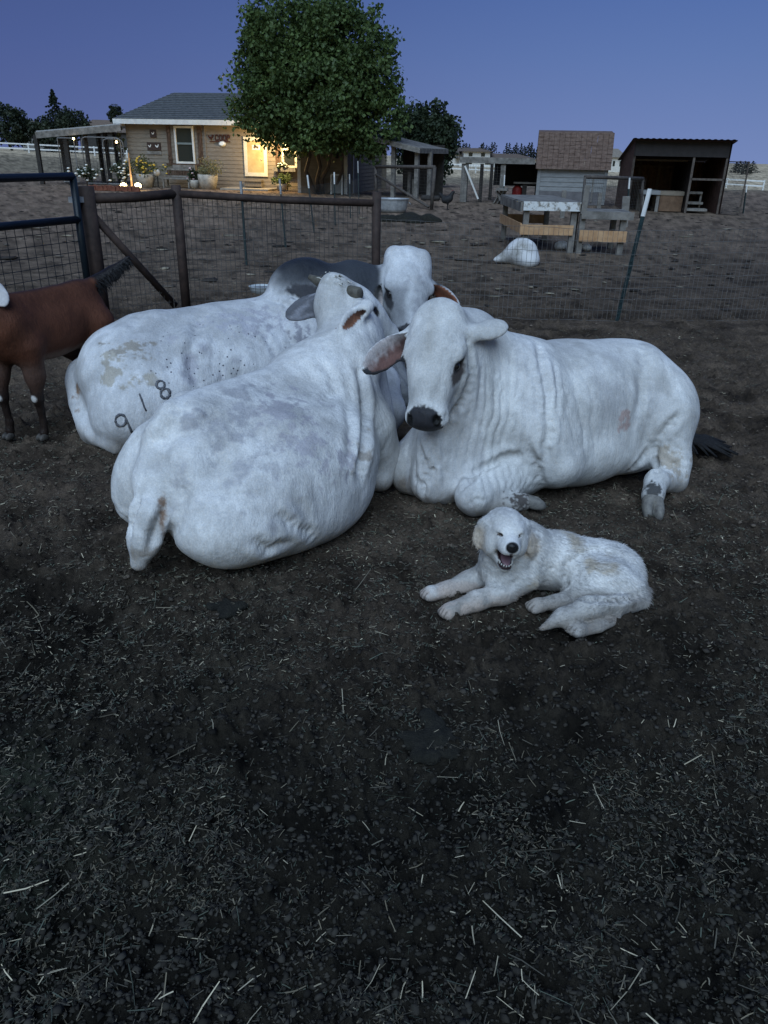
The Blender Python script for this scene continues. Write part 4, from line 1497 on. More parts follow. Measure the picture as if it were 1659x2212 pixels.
    TB.ell(w(.068, 0, -.086), (.038, .020, .008), R @ np.array(Matrix.Rotation(.42, 3, 'Y')), .01)
    tv, tq = TB.mesh()
    link('tongue', mesh_from('tongue', tv - T, tq, m, True), root)
    m, nt, b = new_mat('teeth')
    b.inputs['Base Color'].default_value = (.50, .49, .46, 1)
    mb = MB()
    for i in range(9):
        a = math.pi * (i / 8 - .5)
        c = w(.074 + .025 * math.cos(a), .025 * math.sin(a), -.092 - .010 * math.cos(a))
        mb.lathe([(.0036, -.004), (.0032, .0005), (.0012, .0035 + (.004 if i in (1, 7) else 0))], tuple(c - T), 6)
    mb.build('teeth', m, root, True)
    # the long outer coat
    def flow(p):
        f = np.tile(np.array([.75, -.1, -.55]), (len(p), 1))
        h = (p - O) @ R
        hd = sstep(.17, .10, np.linalg.norm(h, axis=1))[:, None]
        f = f * (1 - hd) + (np.array([0, 0, -1.0]) @ R.T * 0 + np.stack([p[:, 0] - O[0], np.zeros(len(p)), -np.ones(len(p)) * .12], 1) * np.array([6, 1, 6])) * hd
        tl = ((p[:, 1] < 2.56) & (p[:, 0] > .55) & (p[:, 2] > .01))[:, None]
        f = np.where(tl, np.array([-.9, -.3, -.1]), f)
        lg = ((p[:, 2] < .1) & (p[:, 0] < .5))[:, None]
        f = np.where(lg, np.array([-.6, -.3, -.4]), f)
        return f + (np.stack([fbm(p * 14, 2, 1), fbm(p * 14, 2, 2), fbm(p * 14, 2, 3)], 1) - .5) * 1.5
    def length(p):
        h = (p - O) @ R
        L = np.full(len(p), .019)
        L = np.where((np.linalg.norm(h, axis=1) < .13), .011, L)
        L = np.where((h[:, 0] > .03) & (np.abs(h[:, 1]) < .07) & (h[:, 2] > -.13), .005, L)
        L = np.where((p[:, 2] < .09) & (p[:, 0] < .5), .011, L)
        for g_, d_, s_ in gaps[1::3]:
            L = np.where(np.linalg.norm(p - g_, axis=1) < .055, .0035, L)
        L = np.where((p[:, 1] < 2.45) & (p[:, 2] < .09), .012, L)
        return L
    keep = np.ones(len(v))
    keep[(col[:, :3].mean(1) < .2)] = 0
    keep[(nr[:, 2] < -.6)] *= .2
    keep[v[:, 2] < .012] = 0
    fur_mesh('fur', v, q, nr, col, 26000, length, .0011, flow, M_FUR, root, T, 5, keep)
    return root

M_GOAT = coat_mat('goat_hair', fuzz=.8)
M_GOAT.node_tree.nodes['Principled BSDF'].inputs['Sheen Weight'].default_value = 0.0

M_GHOOF = rough_mat('dark_hoof', (.03, .027, .025), (.075, .068, .06), 30, .6, .3, .003)

def make_goat():
    T = np.array([-2.03, 4.62, 0])
    root = thing('goat', 'brown goat with black legs and raised black tail standing at the left by the gate', 'goat', tuple(T))
    F = frame((-.36, -.93, 0), (0, 0, 1))
    L = lambda x, y, z: T + F @ np.array([x, y, z])
    B = Body(.009)
    B.ell(L(.0, 0, .655), (.40, .165, .190), F, .05)
    B.ell(L(-.27, 0, .70), (.20, .150, .18), F, .06)
    B.ell(L(.27, 0, .68), (.20, .150, .19), F, .06)
    B.cone(L(-.34, 0, .85), L(.30, 0, .845), .05, .05, .08)
    # hind legs
    for s in (1, -1):
        B.chain([L(-.30, s * .10, .64), L(-.26, s * .115, .48), L(-.37, s * .10, .32)], [.12, .075, .038], .05)
        B.chain([L(-.37, s * .10, .32), L(-.355, s * .10, .14), L(-.335, s * .10, .06)], [.030, .020, .027], .02)
    # fore legs
    for s, dx in ((1, .0), (-1, .07)):
        B.chain([L(.28, s * .10, .60), L(.27 + dx, s * .105, .42), L(.275 + dx, s * .10, .29)], [.09, .052, .034], .05)
        B.ell(L(.28 + dx, s * .10, .285), (.032, .030, .042), F, .02)
        B.chain([L(.275 + dx, s * .10, .27), L(.265 + dx, s * .10, .12), L(.275 + dx, s * .10, .055)], [.027, .020, .028], .02)
    # neck and head turned off to the left
    B.chain([L(.36, 0, .74), L(.50, -.10, .90), L(.56, -.22, 1.02)], [.14, .095, .08], .06)
    hb, ht = L(.56, -.22, 1.04), L(.60, -.50, .90)
    B.cone(hb, ht, .075, .045, .04)
    B.ell((hb * .6 + ht * .4), (.07, .06, .06), frame(ht - hb, (0, 0, 1)), .04)
    # tail held up
    t0, t1, t2 = L(-.40, 0, .86), P(246, 572, 5.12), P(280, 536, 5.16)
    B.chain([t0, t1, t2], [.045, .046, .014], .03)
    v, q = B.mesh()
    v = relax(v, q, 2)
    nr = normals(v, q)
    v = v + nr * (.008 * (fbm(v * 9, 3, 3) - .5))[:, None]
    nr = normals(v, q)
    l = (v - T) @ F
    n = fbm(v * 7, 4, 12)
    col = np.ones((len(v), 4))
    base = np.array((.090, .033, .018))
    col[:, :3] = base * (.7 + .6 * n)[:, None]
    def mix(k, rgb):
        k = np.clip(k, 0, 1)[:, None]
        col[:, :3] = col[:, :3] * (1 - k) + np.array(rgb) * k
    mix(sstep(.56, .50, l[:, 2] + .04 * (n - .5)) * sstep(.30, .22, np.abs(l[:, 0])) * (l[:, 2] > .42) * .5, (.32, .25, .2))
    mix(sstep(.56, .46, l[:, 2]) * (np.abs(l[:, 0]) > .15) * .75, (.075, .048, .038))
    mix(sstep(.40, .30, l[:, 2] + .05 * (n - .5)) * sstep(-.06, .02, -(l[:, 1] * 0)), (.008, .007, .007))
    for s, dx in ((1, 0), (-1, .07)):
        d = np.sqrt(((l - np.array([.31 + dx, s * .10, .285])) ** 2).sum(1))
        mix(sstep(.026, .016, d), (.5, .48, .46))
    back = sstep(.045, .0, np.abs(l[:, 1])) * (l[:, 2] > .84) * .7
    mix(back, (.02, .014, .012))
    d = v - t0
    mix(sstep(.0, .05, (d @ unit(t2 - t0))) * sstep(.03, .07, -(l[:, 0] + .36)), (.012, .010, .010))
    body = link('body', mesh_from('goat_body', v - T, q, M_GOAT, True, col), root)
    for s, x in ((1, .28), (-1, .35), (1, -.33), (-1, -.33)):
        B2 = Body(.006)
        for t in (1, -1):
            B2.ell(L(x + .015, s * .10 + t * .015, .026), (.036, .017, .03), F, .006)
        hv, hq = B2.mesh(floor=.0)
        link('hoof', mesh_from('goat_hoof', hv - T, hq, M_GHOOF, True), root)
    # long pale ears hanging beside the head
    m = rough_mat('goat_ear', (.42, .40, .40), (.55, .53, .53), 20, .8, .2)
    for base, tip in ((P(-14, 600, 4.25), P(2, 640, 4.20)), (L(.62, -.30, 1.05), L(.70, -.28, .86))):
        B2 = Body(.006)
        RR = frame(tip - base, (.3, -1, .2))
        B2.ell((base + tip) / 2, (np.linalg.norm(tip - base) * .62, .045, .014), RR, .01)
        B2.ell(base, (.03, .03, .02), RR, .02)
        hv, hq = B2.mesh()
        link('ear', mesh_from('goat_ear', hv - T, hq, m, True), root)
    mb = MB()
    rnd = random.Random(3)
    for i in range(420):
        t = rnd.random()
        a = Vector(t0 * (1 - t) + t2 * t) - Vector(T)
        dd = Vector((rnd.uniform(-.01, .06), rnd.uniform(-.04, .03), rnd.uniform(-.075, .0))) * (1.3 - .6 * t)
        mb.tube([a, a + dd * .6, a + dd + Vector((0, 0, -.01))], [.006, .004, .001], 4, False)
    mb.build('tail_hair', M_BLACKHAIR, root, True)
    root.scale = (.97, .97, .945)
    return root
# ------------------------------------------------------------------ fences, gate and the things in the paddock
def wb(mb, name, mat, parent=None, smooth=False, bevel=0.0):
    """build from world coordinates under a (rotated-nowhere) parent"""
    off = Vector((0, 0, 0))
    p = parent
    while p is not None:
        off += p.location
        p = p.parent
    mb.v = [tuple(Vector(v) - off) for v in mb.v]
    return mb.build(name, mat, parent, smooth, bevel)

M_RUST = rough_mat('rusty_pipe', (.022, .015, .013), (.055, .036, .030), 9, .75, .5, .004)
M_GATE = rough_mat('blue_gate_paint', (.006, .011, .016), (.012, .019, .026), 7, .42, .2, .002)
M_WIRE = rough_mat('galvanised_wire', (.08, .076, .072), (.15, .143, .136), 6, .6, 0)
M_WIRE_DARK = rough_mat('weathered_wire', (.045, .042, .04), (.10, .092, .085), 6, .7, 0)
M_TPOST = rough_mat('green_post_paint', (.010, .024, .026), (.024, .042, .044), 12, .5, .2, .002)
M_WHITE = rough_mat('white_paint', (.55, .55, .53), (.75, .75, .73), 6, .6, .2, .002)
M_GALV = rough_mat('galvanised_steel', (.26, .27, .28), (.42, .43, .44), 10, .45, .2, .002, metallic=.3)
M_DARKPIPE = rough_mat('dull_pipe', (.045, .038, .034), (.10, .086, .076), 9, .8, .4, .004)
M_GREYWOOD = rough_mat('grey_weathered_wood', (.10, .092, .082), (.23, .215, .195), 5, .9, .6, .006, stretch=(1, 1, 1))
M_RAWWOOD = rough_mat('fresh_plank', (.34, .19, .095), (.50, .32, .18), 5, .8, .3, .004)
M_DARKWOOD = rough_mat('dark_wood', (.02, .018, .017), (.045, .04, .036), 8, .85, .4, .006)

def wire_sheet(mb, a, b, h0, h1, dx, rows, r, wob=0.0, seed=0):
    """welded wire between ground points a and b"""
    rnd = random.Random(seed)
    a, b = Vector(a), Vector(b)
    L = (b - a).length
    n = max(1, int(round(L / dx)))
    t = (b - a) / L
    for i in range(n + 1):
        p = a + t * (L * i / n)
        top = h0 + (h1 - h0) * i / n
        j = rnd.uniform(-wob, wob)
        mb.tube([p + Vector((0, 0, .02)), p + Vector((j * .3, j, top * .5)), p + Vector((0, j * .5, top))], r, 3, False)
    for z in rows:
        pts = []
        for i in range(0, n + 1, 2):
            p = a + t * (L * i / n)
            f = i / n
            pts.append(p + Vector((0, rnd.uniform(-wob, wob), z * (h0 + (h1 - h0) * f) + rnd.uniform(-wob, wob) * .5)))
        pts.append(b + Vector((0, 0, z * h1)))
        mb.tube(pts, r, 3, False)

def vpost(mb, top, base, r, n=10, cap=None):
    mb.tube([base, base + (top - base) * .5, top], r, n)
    return mb

# corner fence of rusty pipe
p0t, p1t, p2t = P(187, 417, 7.9), P(380, 407, 8.5), P(814, 428, 8.55)
p0b, p1b, p2b = G(213, 700), np.array([p1t[0], p1t[1], 0]), np.array([p2t[0], p2t[1], 0])
p0b = np.array([p0t[0], p0t[1], 0])
fe = thing('pipe_fence', 'rusty pipe fence with wire mesh and a slanting brace behind the cattle', 'fence', tuple(p0b))
for (t_, b_, r_) in ((p0t + [0, 0, .06], p0b, .075), (p1t + [0, 0, .03], p1b, .050), (p2t + [0, 0, .06], p2b, .045)):
    wb(vpost(MB(), Vector(t_), Vector(b_) - Vector((0, 0, .05)), r_, 14), 'post', M_RUST, fe, True)
for (a_, b_, r_) in ((p0t, p1t, .046), (p1t, p2t, .036)):
    a_, b_ = Vector(a_) - Vector((0, 0, .05)), Vector(b_) - Vector((0, 0, .05))
    mid = (a_ + b_) / 2 + Vector((0, 0, -.012))
    wb(MB().tube([a_, mid, b_], r_, 12), 'top_rail', M_RUST, fe, True)
wb(MB().tube([Vector(p0t) - Vector((0, 0, .16)), Vector(p1b) + Vector((-.12, 0, .06))], .038, 12), 'brace', M_RUST, fe, True)
mb = MB()
nb = Vector((0, .05, 0))
wire_sheet(mb, Vector(p0b) + nb, Vector(p1b) + nb, p0t[2] - .05, p1t[2] - .05, .05, [i / 11 for i in range(12)], .0030, .006, 1)
wire_sheet(mb, Vector(p1b) + nb, Vector(p2b) + nb, p1t[2] - .05, p2t[2] - .05, .05, [i / 11 for i in range(12)], .0030, .006, 2)
wb(mb, 'wire_mesh', M_WIRE_DARK, fe)

# wire fence running off to the right
tb, tt = G(1330, 694), P(1404, 408, 8.62)
re_ = np.array([5.9, 8.95, 0])
fr = thing('wire_fence', 'sagging welded wire fence along the right behind the cattle', 'fence', tuple(p2b))
mb = MB()
wire_sheet(mb, Vector(p2b), Vector(tb), .98, .92, .051, [i / 8 for i in range(9)], .0023, .012, 3)
wire_sheet(mb, Vector(tb), Vector(re_), .92, 1.0, .051, [i / 8 for i in range(9)], .0023, .014, 4)
wb(mb, 'wire_mesh', M_WIRE, fr)
tp = thing('fence_post', 'leaning dark steel post with a white tip holding the right wire fence', 'post', tuple(tb))
tbv, ttv = Vector(tb), Vector(tt)
k_ = tbv.lerp(ttv, .80)
mb = MB()
mb.bar(tbv - Vector((0, 0, .1)), k_, .042, .012)
mb.bar(tbv - Vector((0, 0, .1)) + Vector((0, .014, 0)), k_ + Vector((0, .014, 0)), .009, .024)
for i in range(16):
    q_ = tbv.lerp(ttv, .06 + i * .045)
    mb.box(q_ + Vector((0, -.009, 0)), (.016, .010, .010))
wb(mb, 'shaft', M_TPOST, tp)
wb(MB().bar(k_, ttv, .040, .018), 'white_tip', M_WHITE, tp)

# blue tube gate
g1t, g0t = P(157, 381, 7.75), P(0, 386, 6.95)
dirg = Vector(g0t - g1t)
dirg.z = 0
dirg.normalize()
g1 = Vector((g1t[0], g1t[1], 0))
ztop = g1t[2]
gl = 3.4
ga = thing('tube_gate', 'dark blue tube gate with mesh infill at the left behind the goat', 'gate', tuple(g1))
mb = MB()
zmid = P(171, 474, 7.75)[2]
for z in (ztop, zmid, .22):
    mb.tube([g1 + Vector((0, 0, z)), g1 + dirg * gl + Vector((0, 0, z))], .034, 12)
for s_ in (0, gl):
    mb.tube([g1 + dirg * s_ + Vector((0, 0, .18)), g1 + dirg * s_ + Vector((0, 0, ztop + .005))], .034, 12)
wb(mb, 'gate_frame', M_GATE, ga, True)
mb = MB()
n_ = int(gl / .10)
for i in range(n_ + 1):
    a_ = g1 + dirg * (gl * i / n_)
    mb.tube([a_ + Vector((0, 0, .22)), a_ + Vector((0, 0, zmid))], .0032, 4, False)
for i in range(1, 8):
    z = .22 + (zmid - .22) * i / 8
    mb.tube([g1 + Vector((0, 0, z)), g1 + dirg * gl + Vector((0, 0, z))], .0032, 4, False)
wb(mb, 'mesh_panel', M_GATE, ga)
mb = MB()
hz = P(165, 432, 7.75)[2]
hp = Vector((p0t[0], p0t[1], hz))
mb.bar(g1 + Vector((-.05, 0, hz)), hp, .07, .05)
mb.tube([hp + Vector((-.07, -.06, -.10)), hp + Vector((-.07, -.06, .12))], .012, 8)
wb(mb, 'hinge', M_GALV, ga)

# garden fence of T-posts leading back to the house
posts = [((533, 572), (520, 392)), ((617, 534), (604, 386)), ((679, 504), (664, 378)), ((724, 486), (722, 372)), ((757, 471), (755, 376)), ((776, 462), (773, 348))]
gf = thing('garden_fence', 'thin wire garden fence on dark steel posts running back to the house', 'fence', tuple(G(*posts[0][0])))
bases = []
for i, (b_, t_) in enumerate(posts):
    b3 = G(*b_)
    t3 = P(t_[0], t_[1], b3[1])
    bases.append((b3, t3))
    b3, t3 = Vector(b3), Vector(t3)
    m3 = b3.lerp(t3, .78)
    po = wb(MB().bar(b3, m3, .060, .025), 'post', M_TPOST, gf)
    wb(MB().bar(m3, t3, .063, .029), 'post_tip', M_WHITE if i in (2, 3) else M_GALV, po)
mb = MB()
for i in range(len(bases) - 1):
    (a_, at_), (b_, bt_) = bases[i], bases[i + 1]
    wire_sheet(mb, Vector(a_), Vector(b_), .95, .95, .10, [j / 6 for j in range(7)], .0022, .01, 10 + i)
wb(mb, 'wire_mesh', M_WIRE_DARK, gf)

# braced gate frame at the end of the garden fence
a_, b_ = G(813, 436), G(932, 453)
at_, bt_ = P(812, 360, a_[1]), P(939, 361, b_[1])
bg = thing('pipe_gate', 'brown pipe gate frame with a diagonal brace and netting beside the washtub', 'gate', tuple(b_))
mb = MB()
for p_, q_ in ((a_, at_), (b_, bt_), (at_, bt_)):
    mb.tube([Vector(p_), (Vector(p_) + Vector(q_)) / 2, Vector(q_)], .055, 8)
wb(mb, 'frame', M_DARKPIPE, bg, True)
wb(MB().tube([Vector(at_) - Vector((0, 0, .25)), Vector(b_) + Vector((-.1, 0, .08))], .045, 8), 'brace', M_DARKPIPE, bg, True)
mb = MB()
wire_sheet(mb, Vector((a_[0], a_[1], 0)), Vector((b_[0], b_[1], 0)), at_[2], bt_[2], .09, [j / 12 for j in range(12)], .003, .006, 20)
wb(mb, 'netting', M_WIRE_DARK, bg)

# white painted ranch fences far away
def ranch_fence(pts, label, rails=2, h=1.15, sp=4.0):
    pts = [Vector((x, y, ground_h(x, y))) for x, y in pts]
    o = thing('rail_fence', label, 'fence', tuple(pts[0]), group='white rail fences round the far fields')
    mr_ = MB()
    first = None
    for a, b in zip(pts, pts[1:]):
        L = (b - a).length
        n = max(1, int(L / sp))
        for i in range(n + 1):
            p = a.lerp(b, i / n)
            p.z = ground_h(p.x, p.y)
            if first is None:
                first = MB().box((0, 0, h / 2), (.16, .16, h)).box((0, 0, h + .028), (.20, .20, .05)).build('post', M_WHITE, o)
                po = first
            else:
                po = first.copy()
                COL.objects.link(po)
            po.location = p - pts[0]
        for i in range(n):
            p, q = a.lerp(b, i / n), a.lerp(b, (i + 1) / n)
            p.z, q.z = ground_h(p.x, p.y), ground_h(q.x, q.y)
            for k in range(rails):
                z = h * (.92 - .50 * k)
                mr_.bar(p + Vector((0, -.09, z)), q + Vector((0, -.09, z)), .05, .17)
    wb(mr_, 'rails', M_WHITE, o)
    return o
ranch_fence([(-75, 112), (-28, 118), (-10, 118)], 'white two-rail fence across the field far at the left')
ranch_fence([(8, 124), (30, 122)], 'white two-rail fence in the field beyond the small wire run')
ranch_fence([(30.5, 112), (48, 108)], 'white rail fence showing between the brown shed and the steel shelter')
ranch_fence([(52, 106), (90, 104)], 'white two-rail fence in the dry field at the far right')

# goat platforms knocked together from old planks
def plank(mb, a, b, w, h, up=(0, 0, 1)):
    mb.bar(a, b, w, h, up)
fr_ = Vector(G(1230, 547))
H1 = .86
fl_ = fr_ - Vector((.86, .02, 0))
fx = (fr_ - fl_).normalized()
bk = Vector((-fx.y, fx.x, 0))
w1 = (fr_ - fl_).length
bl_ = fl_ + bk * 2.35
t1 = thing('goat_platform', 'low wooden platform with peeling white edge and orange lower planks', 'platform', tuple(fl_))
mb = MB()
nb_ = 7
for i in range(nb_):
    y0 = bk * (2.45 * (i + .5) / nb_ - .08)
    mb.bar(fl_ + y0 - fx * .1 + Vector((0, 0, H1)), fr_ + y0 + fx * .1 + Vector((0, 0, H1)), 2.45 / nb_ - .012, .035)
wb(mb, 'deck', M_GREYWOOD, t1)
M_PEEL = rough_mat('peeling_white_paint', (.20, .18, .15), (.62, .63, .62), 9, .8, .5, .004, lo=.40, hi=.52)
wb(MB().bar(fl_ - bk * .10 - fx * .08 + Vector((0, 0, H1 - .06)), fr_ - bk * .10 + fx * .08 + Vector((0, 0, H1 - .06)), .03, .15), 'painted_edge', M_PEEL, t1)
wb(MB().bar(fl_ - fx * .11 - bk * .08 + Vector((0, 0, H1 - .08)), fl_ - fx * .11 + bk * 2.35 + Vector((0, 0, H1 - .08)), .03, .16), 'side_board', M_GREYWOOD, t1)
for p_ in (fl_, fr_, bl_, fr_ + bk * 2.3):
    wb(MB().bar(p_, p_ + Vector((0, 0, H1 - .03)), .10, .09, (0, 1, 0)), 'leg', M_GREYWOOD, t1)
wb(MB().bar(fl_ - bk * .07 - fx * .1 + Vector((0, 0, .40)), fr_ - bk * .07 + Vector((0, 0, .40)), .03, .17), 'lower_plank', M_RAWWOOD, t1)
wb(MB().bar(fl_ - fx * .09 - bk * .06 + Vector((0, 0, .42)), bl_ - fx * .09 + Vector((0, 0, .42)), .03, .17), 'lower_plank', M_RAWWOOD, t1)
wb(MB().bar(bl_ + Vector((0, 0, .42)), fr_ + bk * 2.3 + Vector((0, 0, .42)), .03, .17), 'lower_plank', M_RAWWOOD, t1)
# second, lower one beside it
l2, r2 = Vector(G(1248, 548)), Vector(G(1336, 551))
H2 = .70
t2 = thing('goat_platform', 'smaller plank platform with a tall corner post right of the peeling one', 'platform', tuple(l2))
fx2 = (r2 - l2).normalized()
bk2 = Vector((-fx2.y, fx2.x, 0))
mb = MB()
for i in range(5):
    y0 = bk2 * (.24 * i + .05)
    mb.bar(l2 + y0 - fx2 * .04 + Vector((0, 0, H2)), r2 + y0 + fx2 * .16 + Vector((0, 0, H2)), .225, .035)
wb(mb, 'deck', M_GREYWOOD, t2)
wb(MB().bar(l2 - bk2 * .09 - fx2 * .02 + Vector((0, 0, H2 - .03)), r2 - bk2 * .09 + fx2 * .16 + Vector((0, 0, H2 - .03)), .03, .13), 'front_board', M_GREYWOOD, t2)
wb(MB().bar(l2 - bk2 * .08 - fx2 * .02 + Vector((0, 0, .32)), r2 - bk2 * .08 + fx2 * .08 + Vector((0, 0, .32)), .03, .19), 'lower_plank', M_RAWWOOD, t2)
for p_, h_ in ((l2, 1.18), (r2, H2), (l2 + bk2 * 1.15, H2), (r2 + bk2 * 1.15, H2)):
    wb(MB().bar(p_, p_ + Vector((.02 if h_ > 1 else 0, 0, h_ - .02)), .10, .09, (0, 1, 0)), 'leg', M_GREYWOOD, t2)
# loose standing boards behind
for (px, py, pt, w_, lab) in ((1214, 470, 411, .13, 'upright grey board standing behind the peeling platform'), (1292, 462, 416, .13, 'leaning grey board in front of the brown shed'), (1348, 490, 424, .19, 'wide upright board behind the lower platform')):
    b_ = Vector(G(px, py))
    t_ = Vector(P(px + 5, pt, b_.y))
    mb = MB().bar(b_ - Vector((0, 0, .05)), t_, w_, .05, (0, 1, 0))
    o = MB()
    o.v, o.f = [tuple(Vector(v) - b_) for v in mb.v], mb.f
    ob = o.build('wooden_board', M_GREYWOOD, None, bevel=.006)
    ob.location = b_
    tag(ob, lab, 'board', 'old boards standing in the paddock')
# pipe frame panel behind the platforms
a_, b_ = G(1255, 478), G(1383, 471)
at_, bt_ = P(1264, 382, a_[1]), P(1389, 386, b_[1])
pf = thing('mesh_panel', 'pipe framed wire panel standing between the shed and the steel shelter', 'panel', tuple(a_))
mb = MB()
mb.tube([Vector(a_), (Vector(a_) + Vector(at_)) / 2, Vector(at_)], .04, 8)
mb.tube([Vector(b_), (Vector(b_) + Vector(bt_)) / 2, Vector(bt_)], .04, 8)
mb.tube([Vector(at_), (Vector(at_) + Vector(bt_)) / 2, Vector(bt_)], .05, 8)
wb(mb, 'frame', M_DARKPIPE, pf, True)
mb = MB()
wire_sheet(mb, Vector(a_), Vector(b_), at_[2], bt_[2], .08, [j / 14 for j in range(14)], .003, .004, 30)
wb(mb, 'wire_mesh', M_WIRE_DARK, pf)
for (px, py, pt, lab) in ((1352, 482, 384, 'dark steel post in front of the pipe framed panel'), (1605, 461, 401, 'dark steel post with a white tip in the dry grass at the far right')):
    b_ = G(px, py)
    t_ = P(px + 8, pt, b_[1])
    o = thing('fence_post', lab, 'post', tuple(b_))
    m_ = Vector(b_).lerp(Vector(t_), .76)
    wb(MB().bar(Vector(b_), m_, .06, .03), 'shaft', M_TPOST, o)
    wb(MB().bar(m_, Vector(t_), .062, .034), 'white_tip', M_WHITE, o)

# white boulder-like shell (an upturned tub) lying in the dirt
def boulder():
    c = G(1118, 572)
    B = Body(.022)
    B.ell(P(1132, 549, c[1] + .05), (.22, .26, .22), None, .10)
    B.ell(P(1140, 562, c[1]), (.19, .24, .14), None, .08)
    B.ell(P(1122, 540, c[1] + .05), (.20, .2, .14), None, .10)
    B.cone(P(1072, 561, c[1] + .1), P(1125, 546, c[1] + .05), .05, .20, .10)
    v, q = B.mesh(floor=-.03)
    v = relax(v, q, 2)
    v = v + normals(v, q) * (.05 * (fbm(v * 3, 3, 3) - .5))[:, None]
    M = rough_mat('pale_rock', (.28, .27, .25), (.60, .60, .60), 3.0, .8, .4, .01, lo=.38, hi=.55)
    o = link('boulder', mesh_from('boulder', v - c, q, M, True), None, tuple(c))
    tag(o, 'smooth white boulder lying in the dirt beyond the fence', 'rock')
    for (px, py, r, lab) in ((1266, 540, .10, 'round grey stone under the lower platform'), (1212, 538, .13, 'pale stone in the dirt below the peeling platform')):
        c2 = G(px, py)
        B = Body(.012)
        B.ell((0, 0, r * .45), (r, r * .9, r * .7), None, .02)
        B.ell((r * .4, 0, r * .3), (r * .6, r * .6, r * .5), None, .03)
        v, q = B.mesh(floor=-.02)
        v = v + normals(v, q) * (.3 * r * (fbm(v * 9, 3, px) - .5))[:, None]
        tag(link('stone', mesh_from('stone', v, q, M, True), None, tuple(c2)), lab, 'stone')
boulder()

# washtub, feed bowl, hen
c = G(847, 458)
mt = thing('washtub', 'galvanised metal washtub on the ground by the end of the fence', 'tub', tuple(c))
MB().lathe([(.40, 0), (.44, .10), (.475, .30), (.49, .36), (.515, .375), (.50, .39), (.475, .37), (.43, .10), (.36, .04), (.01, .035)], (0, 0, 0), 28, 1.0, .75).build('shell', M_GALV, mt, True)
for s_ in (-1, 1):
    MB().tube([(s_ * .50, -.10, .28), (s_ * .56, -.06, .22), (s_ * .56, .06, .22), (s_ * .50, .10, .28)], .012, 6).build('handle', M_GALV, mt, True)
c = G(566, 634)
fb = thing('feed_bowl', 'pale plastic feed bowl on the dirt behind the bull', 'bowl', tuple(c))
MB().lathe([(.12, 0), (.145, .05), (.155, .085), (.160, .09), (.150, .092), (.135, .04), (.01, .03)], (0, 0, 0), 24).build('dish', rough_mat('pale_plastic', (.36, .40, .42), (.5, .54, .56), 5, .5, .1, .002), fb, True)
MB().lathe([(.133, .07), (.130, .072), (.01, .073)], (0, 0, 0), 24).build('feed', rough_mat('wet_feed', (.12, .12, .12), (.25, .26, .27), 18, .4, .2, .004), fb, True)

def hen():
    c = G(965, 453)
    s = 1.15
    B = Body(.012)
    f = lambda x, z, y=0: c + np.array([x * s, y * s, z * s])
    B.ell(f(0, .26), np.array([.16, .095, .10]) * s, frame((1, 0, .25), (0, 0, 1)), .03)
    B.cone(f(.08, .32), f(.14, .44), .07 * s, .045 * s, .04)
    B.ell(f(.155, .46), np.array([.045, .036, .04]) * s, None, .02)
    B.cone(f(-.10, .29), f(-.21, .40), .065 * s, .04 * s, .03, flat=(0, 1, 0), s=.5)
    B.cone(f(.18, .455), f(.215, .445), .016 * s, .005 * s, .008)
    for q in (1, -1):
        B.cone(f(.01, .20, q * .045), f(.02, .12, q * .045), .045 * s, .018 * s, .02)
        B.cone(f(.02, .12, q * .045), f(.015, .02, q * .045), .014 * s, .012 * s, .01)
        B.cone(f(.015, .015, q * .045), f(.07, .012, q * .05), .012 * s, .008 * s, .01)
    v, q = B.mesh()
    v = relax(v, q, 1)
    o = thing('hen', 'black hen walking in the yard beyond the washtub', 'hen', tuple(c))
    link('body', mesh_from('hen_body', v - c, q, M_BLACKHAIR, True), o)
    m = rough_mat('comb_red', (.16, .02, .02), (.22, .03, .03), 20, .6, 0)
    mb = MB()
    for i in range(4):
        mb.lathe([(.012, 0), (.010, .02), (.001, .035)], (.14 + i * .014, 0, .555 - abs(i - 1.5) * .004), 6)
    mb.build('comb', m, o)
    c2 = G(930, 434)
    B = Body(.02)
    B.cone((-.28, 0, .10), (.28, 0, .10), .10, .09, .03)
    v, q = B.mesh(floor=0)
    v = v + normals(v, q) * (.03 * (fbm(v * 8, 2, 3) - .5))[:, None]
    tag(link('log', mesh_from('log', v, q, M_DARKWOOD, True), None, tuple(c2)), 'short dark log lying left of the black hen', 'log')
hen()
